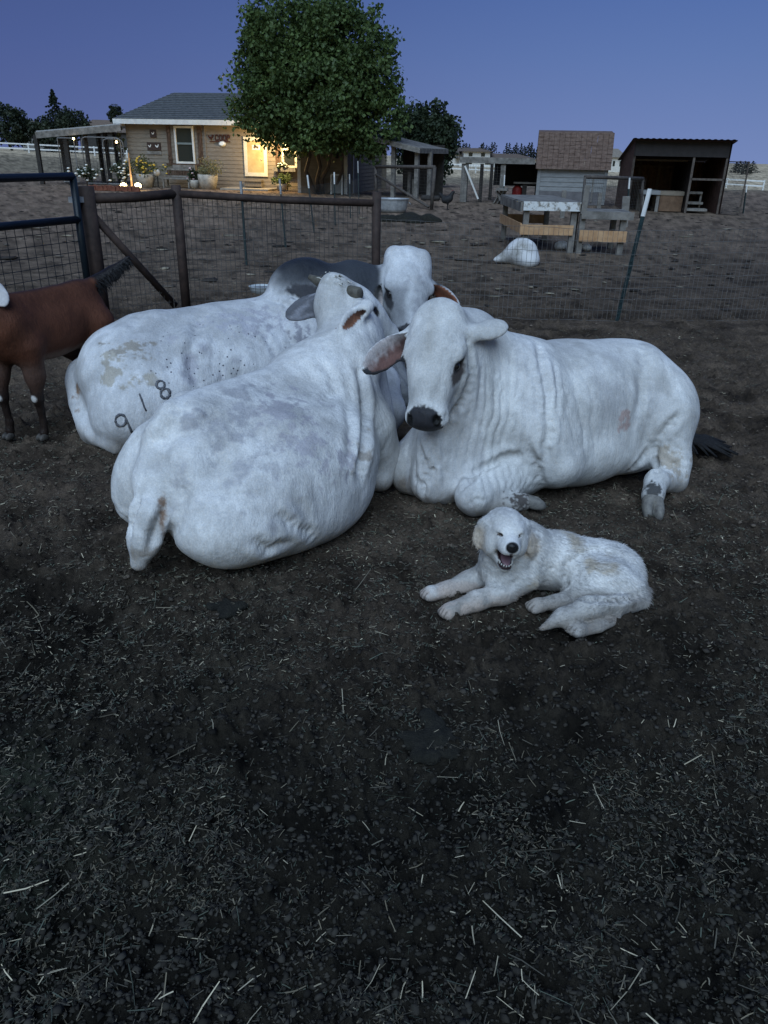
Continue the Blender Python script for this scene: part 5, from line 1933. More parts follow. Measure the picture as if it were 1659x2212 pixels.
# ------------------------------------------------------------------ the coop, the sheds and shelters
class Face:
    """a vertical plane: s runs along it, z up, o out of it towards the viewer"""
    def __init__(self, a, b):
        self.a = np.array([a[0], a[1], 0.0])
        self.d = unit(np.array([b[0] - a[0], b[1] - a[1], 0.0]))
        self.n = np.array([self.d[1], -self.d[0], 0.0])
    def px(self, x, y):
        r = _ray(x, y)
        c = np.array([0, 0, CAM_H])
        t = ((self.a - c) @ self.n) / (r @ self.n)
        p = c + r * t
        return np.array([(p - self.a) @ self.d, p[2]])
    def w(self, s, z, o=0.0):
        return Vector(self.a + self.d * s + self.n * o + np.array([0, 0, z]))
    def slab(self, mb, s0, s1, z0, z1, o0, o1):
        v = [self.w(s, z, o) for o in (o0, o1) for s, z in ((s0, z0), (s1, z0), (s1, z1), (s0, z1))]
        mb.add(v, [(3, 2, 1, 0), (4, 5, 6, 7), (0, 1, 5, 4), (1, 2, 6, 5), (2, 3, 7, 6), (3, 0, 4, 7)])
        return mb
    def frame(self, mb, s0, s1, z0, z1, t, o0, o1):
        self.slab(mb, s0, s0 + t, z0, z1, o0, o1)
        self.slab(mb, s1 - t, s1, z0, z1, o0, o1)
        self.slab(mb, s0 + t, s1 - t, z1 - t, z1, o0, o1)
        self.slab(mb, s0 + t, s1 - t, z0, z0 + t, o0, o1)
        return mb
    def siding(self, mb, s0, s1, z0, z1, step, o=0.0, lip=.018):
        """lapped boards: each leans out over the one below"""
        n = max(1, int(round((z1 - z0) / step)))
        h = (z1 - z0) / n
        for i in range(n):
            a, b = z0 + i * h, z0 + (i + 1) * h - .001
            v = [self.w(s0, a, o - .05), self.w(s1, a, o - .05), self.w(s1, b, o - .05), self.w(s0, b, o - .05),
                 self.w(s0, a, o + lip), self.w(s1, a, o + lip), self.w(s1, b, o), self.w(s0, b, o)]
            mb.add(v, [(3, 2, 1, 0), (4, 5, 6, 7), (0, 1, 5, 4), (1, 2, 6, 5), (2, 3, 7, 6), (3, 0, 4, 7)])
        return mb

M_SIDING = rough_mat('tan_siding', (.155, .128, .098), (.215, .18, .14), 3, .8, .3, .004, stretch=(1, 1, 5))
M_SHINGLE = rough_mat('slate_shingle', (.055, .060, .065), (.12, .125, .13), 7, .9, .6, .012, stretch=(1, 1, 3))
M_TRIM = rough_mat('white_trim', (.52, .51, .48), (.66, .65, .61), 5, .6, .2, .002)
M_CREAM = rough_mat('cream_trim', (.55, .50, .40), (.66, .61, .50), 5, .6, .2, .002)
M_SHUTTER = rough_mat('barn_wood', (.045, .026, .018), (.12, .075, .05), 9, .85, .6, .006, stretch=(3, 3, .4))
M_GLASS, _nt, _b = new_mat('dark_glass')
_b.inputs['Base Color'].default_value = (.020, .024, .022, 1)
_b.inputs['Roughness'].default_value = .22
_b.inputs['Specular IOR Level'].default_value = .35
M_BROWNPANEL = rough_mat('brown_metal_sheet', (.055, .032, .027), (.095, .056, .047), 6, .6, .3, .004)
M_DOOR = rough_mat('straw_yellow_door', (.42, .30, .14), (.56, .42, .21), 3, .6, .2, .003)

def corrugated(mb, quad, nwave, amp, along=0):
    """ribbed sheet over a quad of four corners (a,b,c,d); ribs run from a-b to d-c"""
    a, b, c, d = [Vector(q) for q in quad]
    nrm = (b - a).cross(d - a).normalized()
    n = nwave * 4
    V = []
    for i in range(n + 1):
        t = i / n
        o = nrm * amp * (1 if (i % 4) in (1, 2) else 0)
        V += [a.lerp(b, t) + o, d.lerp(c, t) + o]
    mb.add(V, [(2 * i, 2 * i + 2, 2 * i + 3, 2 * i + 1) for i in range(n)])
    return mb

# ---------------- the coop itself
CF = Face(G(285, 401), G(645, 412))
S_END = CF.px(645, 412)[0]
EAVE = CF.px(300, 263)[1]
S_AN_ = Face(CF.w(0, 0, 1.8)[:], CF.w(1, 0, 1.8)[:]).px(645, 413)[0]
coop = thing('coop_building', 'small tan sided coop house with grey shingle roof, window and lit porch door', 'house', tuple(CF.w(0, 0)))
mb = MB()
CF.siding(mb, 0, S_AN_ + .1, 0, EAVE + .02, .17)
back = -5.4
fl = Face(CF.w(0, 0, back)[:], CF.w(0, 0)[:])
fl.siding(mb, 0, -back, 0, EAVE + .02, .17)
CF.slab(mb, 0.02, S_END + 2.9, 0, EAVE, back, back + .1)
wb(mb, 'wall', M_SIDING, coop)
# annex that stands forward on the right of the porch
_t = Face(CF.w(0, 0, 1.8)[:], CF.w(1, 0, 1.8)[:])
S_AN = _t.px(645, 413)[0]
AF = Face(CF.w(S_AN, 0, 1.8)[:], CF.w(S_AN + 2.6, 0, 1.8)[:])
AW = AF.px(750, 420)[0]
mb = MB()
AF.siding(mb, 0, AW, 0, 2.75, .16)
AR = Face(AF.w(AW, 0)[:], AF.w(AW, 0, -7.0)[:])
AR.siding(mb, 0.02, 6.8, 0, 2.7, .16)
AL = Face(AF.w(0, 0, -1.82)[:], AF.w(0, 0)[:])
AL.siding(mb, 0, 1.8, 0, 2.7, .16)
wb(mb, 'annex_wall', M_SIDING, coop)
wb(AF.slab(MB(), -.02, .13, 0, 2.72, .022, .05), 'corner_trim', M_TRIM, coop)
wb(AF.slab(MB(), AW - .12, AW + .02, 0, 2.72, .022, .05), 'corner_trim', M_TRIM, coop)
wb(AR.slab(MB(), .85, 1.0, 0, 2.7, .022, .05), 'corner_trim', M_TRIM, coop)
# hipped roof with courses of shingles
over = .38
r0, r1 = CF.w(-over, EAVE + .10, over), CF.w(S_END + AW + .5, EAVE + .10, over)
b0, b1 = CF.w(-over, EAVE + .10, back - over), CF.w(S_END + AW + .5, EAVE + .10, back - over)
rz = P(352, 201, 42)[2]
q0, q1 = CF.w(1.25, rz, back / 2), CF.w(S_END + AW - 2.0, rz, back / 2)
mb = MB()
nc = 15
for (a_, b_, c_, d_) in ((r0, r1, q1, q0), (b0, r0, q0, q0), (r1, b1, q1, q1), (b1, b0, q0, q1)):
    a_, b_, c_, d_ = [Vector(t) for t in (a_, b_, c_, d_)]
    nrm = (b_ - a_).cross(d_ - a_).normalized()
    for i in range(nc):
        t0_, t1_ = i / nc, (i + 1) / nc
        e0, e1 = a_.lerp(d_, t0_), b_.lerp(c_, t0_)
        f0, f1 = a_.lerp(d_, t1_), b_.lerp(c_, t1_)
        up_ = nrm * .03
        mb.add([e0 + up_, e1 + up_, f1 + nrm * .004, f0 + nrm * .004, e0, e1], [(0, 1, 2, 3), (4, 5, 1, 0)])
roof = wb(mb, 'roof', M_SHINGLE, coop)
mb = MB()
CF.slab(mb, -over, S_END + AW + .5, EAVE - .10, EAVE + .10, over - .01, over + .025)
ff = Face(CF.w(-over, 0, back - over)[:], CF.w(-over, 0, over)[:])
ff.slab(mb, 0, -back + 2 * over - .02, EAVE - .10, EAVE + .10, -.01, .025)
CF.slab(mb, -over, S_END + AW + .5, EAVE + .075, EAVE + .10, back - over + .02, over - .02)
wb(mb, 'fascia', M_TRIM, coop)
# lower roof over porch and annex, mostly behind the big tree
mb = MB()
mb.add([AF.w(-.1, 2.62, .35), AF.w(AW + .35, 2.62, .35), AF.w(AW + .35, 3.05, -1.6), AF.w(-.1, 3.05, -1.6), AF.w(-.1, 2.55, .35), AF.w(AW + .35, 2.55, .35), AF.w(AW + .35, 2.95, -1.6), AF.w(-.1, 2.95, -1.6)],
       [(0, 1, 2, 3), (7, 6, 5, 4), (4, 5, 1, 0), (5, 6, 2, 1), (6, 7, 3, 2), (7, 4, 0, 3)])
wb(mb, 'porch_roof', M_SHINGLE, coop)

def on_face(F, x0, y0, x1, y1):
    (s0, z1), (s1, z0) = F.px(x0, y0), F.px(x1, y1)
    return s0, s1, z0, z1
# window with shutters and flower box
s0, s1, z0, z1 = on_face(CF, 376, 272, 424, 354)
z1 = min(z1, EAVE - .14)
win = wb(CF.frame(MB(), s0, s1, z0, z1, .085, .03, .09), 'window', M_TRIM, coop)
zm = (z0 + z1) / 2 + .06
wb(CF.slab(MB(), s0 + .086, s1 - .086, z0 + .086, z1 - .086, .025, .035), 'pane', M_GLASS, win)
wb(CF.slab(MB(), s0 + .086, s1 - .086, zm - .04, zm + .04, .036, .075), 'meeting_rail', rough_mat('grey_sash', (.12, .15, .15), (.16, .19, .19), 5, .5, 0), win)
for (a_, b_) in ((359, 374), (425, 441)):
    c0, c1, d0, d1 = on_face(CF, a_, 273, b_, 350)
    mb = MB()
    nb_ = 3
    for i in range(nb_):
        w_ = (c1 - c0) / nb_
        CF.slab(mb, c0 + i * w_, c0 + (i + 1) * w_ - .012, z0 + .02, z1, .022, .055)
    CF.slab(mb, c0, c1, z0 + .15, z0 + .27, .056, .08)
    CF.slab(mb, c0, c1, z1 - .27, z1 - .15, .056, .08)
    mb.bar(CF.w(c0 + .05, z0 + .3, .066), CF.w(c1 - .05, z1 - .3, .066), .10, .02, tuple(CF.n))
    wb(mb, 'shutter', M_SHUTTER, coop)
c0, c1, d0, d1 = on_face(CF, 360, 346, 441, 354)
wb(CF.slab(MB(), c0, c1, z0 - .07, z0, .022, .07), 'sill_board', M_SHUTTER, coop)
c0, c1, d0, d1 = on_face(CF, 379, 355, 427, 363)
fbx = wb(CF.slab(MB(), c0, c1, z0 - .30, z0 - .06, .075, .30), 'window_box', M_GREYWOOD, coop)
# vertical joint strip, plank under the signs
c0, c1, d0, d1 = on_face(CF, 441, 273, 443, 357)
wb(CF.slab(MB(), c0, c0 + .05, z0 - .1, EAVE - .12, .022, .05), 'wall_strip', M_SIDING, coop)
# signs (hang on the wall: things of their own)
def sign_board(x0, y0, x1, y1, label, hens):
    a, b, c, d = on_face(CF, x0, y0, x1, y1)
    o = thing('wall_sign', label, 'sign', tuple(CF.w(a, c, .06)))
    wb(CF.slab(MB(), a, b, c, d, .025, .055), 'board', rough_mat('sign_brown', (.030, .018, .014), (.05, .03, .024), 8, .7, .1, .002), o)
    for (u, v, k) in hens:
        mb = MB()
        cs, cz, r = a + (b - a) * u, c + (d - c) * v, k * (d - c)
        pts = [(-1.0, .55), (-.75, .05), (-.35, -.45), (.25, -.45), (.6, -.1), (.7, .45), (.95, .5), (.72, .85), (.45, .8), (.25, .2), (-.3, .15), (-.65, .55)]
        mb.prism([CF.w(cs + p * r, cz + q * r, .056) for p, q in pts], (0, 0, 0), tuple(CF.n * .006))
        wb(mb, 'hen_figure', M_TRIM, o)
sign_board(324, 280, 339, 297, 'small square dark sign with one white hen, left of the window', [(.5, .5, .24)])
sign_board(318, 307, 349, 325, 'wide dark sign with two white hens below the small square one', [(.2, .5, .26), (.74, .5, .30)])
a, b, c, d = on_face(CF, 318, 326, 350, 334)
wb(CF.slab(MB(), a, b, c, d, .022, .045), 'wall_plank', M_GREYWOOD, coop)

# lettering COOP with a hen beside it
def letters():
    s0, s1, z0, z1 = on_face(CF, 450, 290, 499, 305)
    o = thing('coop_sign', 'rusty cut out COOP lettering with a hen on the wall beside the porch', 'sign', tuple(CF.w(s0, z0, .05)))
    m = rough_mat('rusted_letters', (.030, .010, .008), (.065, .022, .015), 12, .8, .2, .003)
    h = z1 - z0
    W = s1 - s0
    mb = MB()
    k = h * .55
    cx, cz = s0 + W * .125, z0 + h * .55
    pts = [(-1.15, 1.0), (-1.0, .2), (-.5, -.55), (-.12, -.75), (-.1, -1.1), (.08, -1.1), (.1, -.75), (.55, -.35), (.75, .2), (.8, .55), (1.05, .62), (.85, .95), (.6, 1.05), (.35, .75), (.2, .25), (-.25, .2), (-.7, .55)]
    mb.prism([CF.w(cx + p * k * .9, cz + q * k * .75, .03) for p, q in pts], (0, 0, 0), tuple(CF.n * .02))
    wb(mb, 'hen_figure', m, o)
    t = h * .17
    x = s0 + W * .30
    lw = W * .155
    for i, ch in enumerate('COOP'):
        a, b = x + i * lw * 1.14, x + i * lw * 1.14 + lw
        mb = MB()
        if ch in 'CO':
            CF.slab(mb, a, a + t, z0 + t, z1 - t, .03, .05)
            CF.slab(mb, a + t * .6, b - t * .6, z1 - t, z1, .03, .05)
            CF.slab(mb, a + t * .6, b - t * .6, z0, z0 + t, .03, .05)
            if ch == 'O':
                CF.slab(mb, b - t, b, z0 + t, z1 - t, .03, .05)
            else:
                CF.slab(mb, b - t, b, z1 - t * 1.8, z1 - t * .6, .0305, .0495)
                CF.slab(mb, b - t, b, z0 + t * .6, z0 + t * 1.8, .0305, .0495)
        else:
            CF.slab(mb, a, a + t, z0, z1, .03, .05)
            CF.slab(mb, a + t, b - t * .6, z1 - t, z1, .03, .05)
            CF.slab(mb, a + t, b - t * .6, z0 + h * .42, z0 + h * .42 + t, .03, .05)
            CF.slab(mb, b - t, b, z0 + h * .42 + t * .5, z1 - t * .5, .0305, .0495)
        wb(mb, 'letter', m, o)
    wb(CF.slab(MB(), s0 + W * .05, s0 + W * .98, z0 - t * .9, z0 - t * .1, .031, .049), 'base_bar', m, o)
letters()
# white oval bulkhead lamp (not lit)
a, b, c, d = on_face(CF, 473, 305, 489, 317)
o = thing('oval_wall_lamp', 'white oval lamp on the wall right under the COOP letters', 'lamp', tuple(CF.w((a + b) / 2, (c + d) / 2, .03)))
def oval(F, s, z, rs, rz_, o0, o1, n=18):
    mb = MB()
    mb.prism([F.w(s + rs * math.cos(2 * math.pi * i / n), z + rz_ * math.sin(2 * math.pi * i / n), o0) for i in range(n)], (0, 0, 0), tuple(F.n * (o1 - o0)))
    return mb
wb(oval(CF, (a + b) / 2, (c + d) / 2, (b - a) / 2, (d - c) / 2, .024, .06), 'rim', M_TRIM, o, bevel=.01)
wb(oval(CF, (a + b) / 2, (c + d) / 2, (b - a) * .38, (d - c) * .36, .0605, .12), 'lens', rough_mat('milk_glass', (.7, .72, .70), (.8, .82, .8), 3, .25, 0), o, bevel=.02)

# porch door with white frame, notice, step
s0, s1, z0, z1 = on_face(CF, 534, 303, 572, 374)
z1 = 2.12 if z1 < 2.0 else z1
door = wb(CF.slab(MB(), s0, s1, z0, z1, .022, .05), 'door', M_DOOR, coop)
wb(CF.frame(MB(), s0 - .16, s1 + .16, z0 - .14, z1 + .14, .155, .023, .075), 'door_frame', M_CREAM, coop)
wb(MB().lathe([(.03, -.02), (.03, .02), (.012, .03)], tuple(CF.w(s1 - .10, z0 + (z1 - z0) * .42, .075)), 8), 'handle', M_GALV, door)
a, b, c, d = on_face(CF, 545, 313, 563, 324)
o = thing('door_notice', 'white paper notice pinned to the lit porch door', 'notice', tuple(CF.w(a, c, .052)))
wb(CF.slab(MB(), a, b, c, d, .0525, .056), 'paper', M_TRIM, o)
mb = MB()
for k in range(3):
    oo = oval(CF, a + (b - a) * (.3 + .2 * k), c + (d - c) * (.5 + .14 * (k % 2)), .045, .055, .0565, .058, 8)
    mb.add(oo.v, oo.f)
wb(mb, 'printed_figures', M_SHUTTER, o)
a, b, c, d = on_face(CF, 533, 388, 570, 411)
mb = MB()
CF.slab(mb, a, b, .12, c + (d - c) * .86, .25, .28)
CF.slab(mb, a - .02, b + .02, d - .06, d, .05, .34)
for k in range(10):
    CF.slab(mb, a + (b - a) * k / 10, a + (b - a) * (k + .5) / 10, .14, d - .08, .2805, .295)
CF.slab(mb, a, a + .04, 0, d - .06, .05, .25)
CF.slab(mb, b - .04, b, 0, d - .06, .05, .25)
o = thing('porch_crate', 'slatted wooden box standing lit below the porch door', 'crate', tuple(CF.w(a, 0, .3)))
wb(mb, 'box', M_SIDING, o)
a, b, c, d = on_face(CF, 500, 410, 600, 414)
wb(CF.slab(MB(), a, b, 0, .07, .02, 1.3), 'porch_slab', rough_mat('porch_concrete', (.25, .22, .18), (.34, .31, .26), 5, .9, .3, .004), coop)
# second window on the porch with its shutter and flower box
s0, s1, z0, z1 = on_face(CF, 609, 293, 645, 363)
s1 = min(s1, S_END - .02)
win2 = wb(CF.frame(MB(), s0, s1, z0, z1, .09, .03, .09), 'window', M_CREAM, coop)
wb(CF.slab(MB(), s0 + .091, s1 - .091, z0 + .091, z1 - .091, .025, .035), 'pane', M_GLASS, win2)
zm = z0 + (z1 - z0) * .56
wb(CF.slab(MB(), s0 + .091, s1 - .091, zm - .06, zm + .06, .036, .08), 'meeting_rail', M_CREAM, win2)
a, b, c, d = on_face(CF, 594, 296, 607, 356)
mb = MB()
for k in range(3):
    w_ = (b - a) / 3
    CF.slab(mb, a + k * w_, a + (k + 1) * w_ - .012, c, d, .022, .06)
wb(mb, 'shutter', M_SHUTTER, coop)
a, b, c, d = on_face(CF, 594, 361, 643, 371)
wb(CF.slab(MB(), a, min(b, S_END - .03), c, d, .095, .32), 'window_box', M_GREYWOOD, coop)

# the lit porch lamp, hidden among the leaves
pl = P(588, 300, CF.w(CF.px(588, 300)[0], 0).y - .5)
o = thing('porch_lamp', 'small lit lantern above the porch between the door and window', 'lamp', tuple(pl))
M_GLOW, _nt, _b = new_mat('lamp_glow')
_b.inputs['Base Color'].default_value = (.9, .8, .6, 1)
_b.inputs['Emission Color'].default_value = (1, .72, .32, 1)
_b.inputs['Emission Strength'].default_value = 14
MB().lathe([(.05, -.10), (.065, -.04), (.065, .06), (.04, .09)], (0, 0, 0), 10).build('glass', M_GLOW, o)
MB().lathe([(.075, .09), (.05, .13), (.012, .16)], (0, 0, 0), 10).build('cap', M_DARKWOOD, o)
def lamp_light(name, loc, power, parent, r=.06, colr=(1, .70, .30)):
    ld = bpy.data.lights.new(name, 'POINT')
    ld.energy = power
    ld.color = colr
    ld.shadow_soft_size = r
    lo = bpy.data.objects.new(name, ld)
    COL.objects.link(lo)
    lo.parent = parent
    lo.location = loc
    return lo
lamp_light('porch_light', (0, -.65, -.15), 320, o)

# ---------------- lean-to against the annex
LF = Face(G(838, 426), G(909, 429))
lean = thing('lean_to', 'dark open lean-to with a sloping grey roof at the right end of the coop', 'shed', tuple(LF.w(0, 0)))
sR, zR = LF.px(912, 320)
sL, zL = LF.px(842, 304)
dp = -3.2
mb = MB()
mb.add([LF.w(sL - 1.2, zL + .25, .25), LF.w(sR, zR, .25), LF.w(sR, zR, dp), LF.w(sL - 1.2, zL + .25, dp), LF.w(sL - 1.2, zL + .07, .25), LF.w(sR, zR - .18, .25), LF.w(sR, zR - .18, dp), LF.w(sL - 1.2, zL + .07, dp)],
       [(0, 1, 2, 3), (7, 6, 5, 4), (4, 5, 1, 0), (5, 6, 2, 1), (6, 7, 3, 2), (7, 4, 0, 3)])
wb(mb, 'roof', M_GREYWOOD, lean)
mb = MB()
LF.slab(mb, -.6, sR - .15, 0, zR + .15, dp + .05, dp + .1)
wb(mb, 'rear_wall', M_DARKWOOD, lean)
for (px_, o_) in ((847, 0), (897, 0), (908, -.9)):
    s_, z_ = LF.px(px_, 425)
    wb(LF.slab(MB(), s_ - .08, s_ + .08, 0, zR + (zL - zR) * (sR - s_) / (sR - sL) - .12, o_ - .16, o_), 'post', M_GREYWOOD, lean)
for (px_, y_) in ((858, 372), (868, 388)):
    s_, z_ = LF.px(px_, y_)
    wb(LF.slab(MB(), s_ - .06, s_ + .06, 0, z_, -1.4, -1.3), 'stake', M_GREYWOOD, lean)

# ---------------- roofed run on the left of the coop
PF = Face(G(90, 398), G(282, 402))
run = thing('covered_run', 'low roofed wire run with dark posts on the left side of the coop', 'run', tuple(PF.w(0, 0)))
(sa, za), (sb, zb) = PF.px(80, 288), PF.px(262, 272)
mb = MB()
dpt = -4.2
mb.add([PF.w(sa, za, .1), PF.w(sb, zb, .1), PF.w(sb, zb + .1, dpt), PF.w(sa, za + .1, dpt), PF.w(sa, za + .10, .1), PF.w(sb, zb + .10, .1), PF.w(sb, zb + .2, dpt), PF.w(sa, za + .2, dpt)],
       [(3, 2, 1, 0), (4, 5, 6, 7), (0, 1, 5, 4), (1, 2, 6, 5), (2, 3, 7, 6), (3, 0, 4, 7)])
wb(mb, 'roof', M_GALV, run)
wb(MB().bar(PF.w(sa - .02, za - .08, .13), PF.w(sb, zb - .08, .13), .05, .26), 'front_beam', M_GREYWOOD, run)
for (px_, o_, w_) in ((90, 0, .17), (122, -1.2, .15), (152, 0, .19), (190, -.3, .15), (182, -2.6, .17), (203, -3.6, .15), (213, -1.6, .16), (251, -3.8, .15)):
    s_, z_ = PF.px(px_, 390)
    zt = za + (zb - za) * (s_ - sa) / (sb - sa)
    wb(PF.slab(MB(), s_ - w_ / 2, s_ + w_ / 2, 0, zt - .05, o_ - w_, o_), 'post', M_DARKWOOD, run)
mb = MB()
wire_sheet(mb, PF.w(sa + .3, 0, .02), PF.w(sb, 0, .02), za - .1, zb - .1, .16, [j / 12 for j in range(12)], .0028, 0, 40)
wb(mb, 'wire_mesh', M_WIRE_DARK, run)
M_PANEL = rough_mat('dull_galvanised', (.12, .12, .12), (.2, .2, .2), 8, .6, .1, .002)
def pipe_gate_leaf(x0, y0, x1, y1, label, off, rnd_=True):
    (s0, z1), (s1, z0) = PF.px(x0, y0), PF.px(x1, y1)
    z0 = max(z0, .06)
    o = thing('livestock_gate', label, 'gate', tuple(PF.w(s0, 0, off)), group='galvanised pipe panels leaning on the covered run')
    c = .18 if rnd_ else .02
    pts = [(s0, z0), (s0, z1 - c), (s0 + c * .3, z1 - c * .3), (s0 + c, z1), (s1 - c, z1), (s1 - c * .3, z1 - c * .3), (s1, z1 - c), (s1, z0 + c), (s1 - c * .3, z0 + c * .3), (s1 - c, z0), (s0 + c, z0), (s0, z0 + .001)]
    wb(MB().tube([PF.w(a, b, off) for a, b in pts], .022, 6), 'frame', M_PANEL, o, True)
    mb = MB()
    for i in range(1, 12):
        s_ = s0 + (s1 - s0) * i / 12
        mb.tube([PF.w(s_, z0, off), PF.w(s_, z1, off)], .003, 3, False)
    wb(mb, 'mesh', M_WIRE_DARK, o)
pipe_gate_leaf(127, 298, 175, 393, 'plain square pipe panel, leftmost on the covered run', .2, False)
pipe_gate_leaf(179, 296, 274, 397, 'tall round cornered pipe panel at the corner of the coop', .26)
pipe_gate_leaf(226, 300, 280, 398, 'smaller round cornered pipe panel in front of the tall one', .34)
# little bulbs strung in the run
for (x_, y_, lab) in ((256, 307, 'tiny lit bulb hanging by the coop corner in the covered run'), (164, 300, 'tiny pale bulb on the square panel of the covered run')):
    s_, z_ = PF.px(x_, y_)
    o = thing('string_bulb', lab, 'bulb', tuple(PF.w(s_, z_, .3)))
    MB().lathe([(.01, -.05), (.045, -.02), (.045, .02), (.02, .05)], (0, 0, 0), 8).build('bulb', M_GLOW, o, True)
    MB().lathe([(.022, .05), (.022, .10)], (0, 0, 0), 8).build('socket', M_DARKWOOD, o)
# hose reel and box-like odds on the annex wall
s_, z_ = AF.px(729, 332)
tag(wb(AF.slab(MB(), s_ - .06, s_ + .06, z_ - .18, z_ + .16, .03, .14), 'wall_box', M_BLACKHAIR, None, bevel=.02), 'small black box fixed high on the grey annex wall', 'box')
o = thing('white_hatch_frame', 'white pipe frame standing against the annex wall by the tree', 'frame', tuple(AF.w(AF.px(722, 410)[0], 0, .5)))
a, b, c, d = on_face(AF, 722, 377, 745, 418)
wb(MB().tube([AF.w(a, 0, .5), AF.w(a, d, .5), AF.w(a + .02, d + .01, .5), AF.w(b, d, .5), AF.w(b + .01, d - .02, .5), AF.w(b, 0, .5)], .035, 6), 'pipe', M_TRIM, o)
wb(AF.slab(MB(), a + .04, b - .04, .05, d - .05, .49, .5), 'panel', rough_mat('grey_panel', (.16, .16, .155), (.21, .21, .2), 4, .8, .1, .002), o)

# ---------------- shed with the tall brown shingle slope
HF = Face(G(1156, 440), G(1156, 440) + np.array([3.0, -.50, 0]))
sW = HF.px(1303, 445)[0]
zb_, zt_ = HF.px(1160, 361)[1], HF.px(1163, 286)[1]
shed = thing('brown_shed', 'small shed with tall brown shingled slope over grey siding', 'shed', tuple(HF.w(0, 0)))
M_GSIDE = rough_mat('grey_siding', (.17, .175, .175), (.23, .235, .235), 4, .8, .2, .003, stretch=(1, 1, 4))
mb = MB()
HF.siding(mb, 0, sW, .45, zb_, .17)
hs_ = Face(HF.w(0, 0, -3.0)[:], HF.w(0, 0)[:])
hs_.siding(mb, 0, 3.0, .02, zb_, .17)
he_ = Face(HF.w(sW, 0)[:], HF.w(sW, 0, -3.0)[:])
he_.siding(mb, 0, 3.0, .02, zb_, .17)
HF.slab(mb, 0, sW, 0, zb_, -3.0, -2.95)
wb(mb, 'wall', M_GSIDE, shed)
wb(HF.slab(MB(), .001, sW - .001, .0, .46, -.06, .012), 'skirt', rough_mat('skirt_board', (.10, .095, .10), (.15, .145, .15), 4, .85, .3, .004), shed)
M_BSHING = rough_mat('brown_shingle', (.085, .055, .043), (.165, .115, .092), 6, .9, .5, .01, stretch=(1, 1, 2.5))
mb = MB()
ncr = 9
for side in (0, 1):
    for i in range(ncr):
        t0_, t1_ = i / ncr, (i + 1) / ncr
        o0, o1 = .16 - .38 * t0_, .16 - .38 * t1_
        if side:
            o0, o1 = -3.0 - o0, -3.0 - o1
        z0_, z1_ = zb_ - .05 + (zt_ - zb_ + .05) * t0_, zb_ - .05 + (zt_ - zb_ + .05) * t1_
        sg = -1 if side else 1
        nt2 = 14
        for k in range(nt2):
            rr = random.Random(k * 31 + i * 7 + side)
            e = .012 + .02 * rr.random()
            sa_, sb_ = -.10 + (sW + .2) * k / nt2, -.10 + (sW + .2) * (k + 1) / nt2 - .008
            mb.add([HF.w(sa_, z0_, o0 + sg * e), HF.w(sb_, z0_, o0 + sg * e), HF.w(sb_, z1_ + .03, o1), HF.w(sa_, z1_ + .03, o1), HF.w(sa_, z0_, o0 - sg * .02), HF.w(sb_, z0_, o0 - sg * .02)],
                   [(0, 1, 2, 3), (4, 5, 1, 0)])
mb.add([HF.w(-.1, zt_, -.22), HF.w(sW + .1, zt_, -.22), HF.w(sW + .1, zt_ + .12, -1.5), HF.w(-.1, zt_ + .12, -1.5), HF.w(sW + .1, zt_, -2.78), HF.w(-.1, zt_, -2.78)], [(0, 1, 2, 3), (3, 2, 4, 5)])
wb(mb, 'roof', M_BSHING, shed)
for s_ in (-.06, sW + .04):
    mb = MB().prism([HF.w(s_, zb_ - .02, 0), HF.w(s_, zt_ - .02, -.25), HF.w(s_, zt_ + .09, -1.5), HF.w(s_, zt_ - .02, -2.75), HF.w(s_, zb_ - .02, -3.0)], (0, 0, 0), tuple(HF.d * .02))
    wb(mb, 'gable', M_BSHING, shed)
wb(HF.slab(MB(), -.02, .10, .02, zb_ - .03, .02, .045), 'corner_board', M_GSIDE, shed)
wb(HF.slab(MB(), sW - .10, sW + .02, .02, zb_ - .03, .02, .045), 'corner_board', M_GSIDE, shed)
wb(HF.slab(MB(), sW * .80, sW * .80 + .05, .1, 1.0, .02, .04), 'side_latch', M_GREYWOOD, shed)

# ---------------- wire run left of the shed
RF = Face(G(996, 436), G(1150, 441))
(sa, za) = RF.px(1000, 342)
sb, zb2 = RF.px(1150, 350)
sr = thing('small_run', 'open timber run with dark shade cloth left of the brown shed', 'run', tuple(RF.w(0, 0)))
for (px_, o_, w_) in ((1000, 0, .24), (1034, -.4, .12), (1046, -2.2, .12), (1082, 0, .17), (1107, -2.2, .10), (1123, -2.3, .15), (1152, -2.2, .12)):
    s_, z_ = RF.px(px_, 430)
    wb(RF.slab(MB(), s_ - w_ / 2, s_ + w_ / 2, 0, min(za, zb2) - .1, o_ - w_, o_), 'post', M_DARKWOOD if o_ < 0 else M_GREYWOOD, sr)
wb(MB().bar(RF.w(sa - .1, za - .05, .04), RF.w(sb + .1, za - .05, .04), .08, .20), 'front_beam', M_GREYWOOD, sr)
wb(MB().bar(RF.w(sa, za - .05, -2.3), RF.w(sb, za - .05, -2.3), .08, .18), 'rear_beam', M_DARKWOOD, sr)
M_CLOTH = rough_mat('black_shade_cloth', (.008, .008, .009), (.014, .014, .016), 20, .9, .2, .002)
s1_, z1_ = RF.px(1056, 372)
wb(RF.slab(MB(), s1_, sb + .1, za - .95, za - .12, -2.18, -2.16), 'shade_cloth', M_CLOTH, sr)
wb(RF.slab(MB(), s1_, sb + .1, za - .12, za - .10, -2.2, -.1), 'roof_cloth', M_CLOTH, sr)
dg = MB().bar(RF.w(RF.px(1005, 356)[0], za - .25, .06), RF.w(RF.px(1033, 434)[0], .12, .06), .06, .04, tuple(RF.n))
wb(dg, 'white_brace', M_TRIM, sr)
mb = MB()
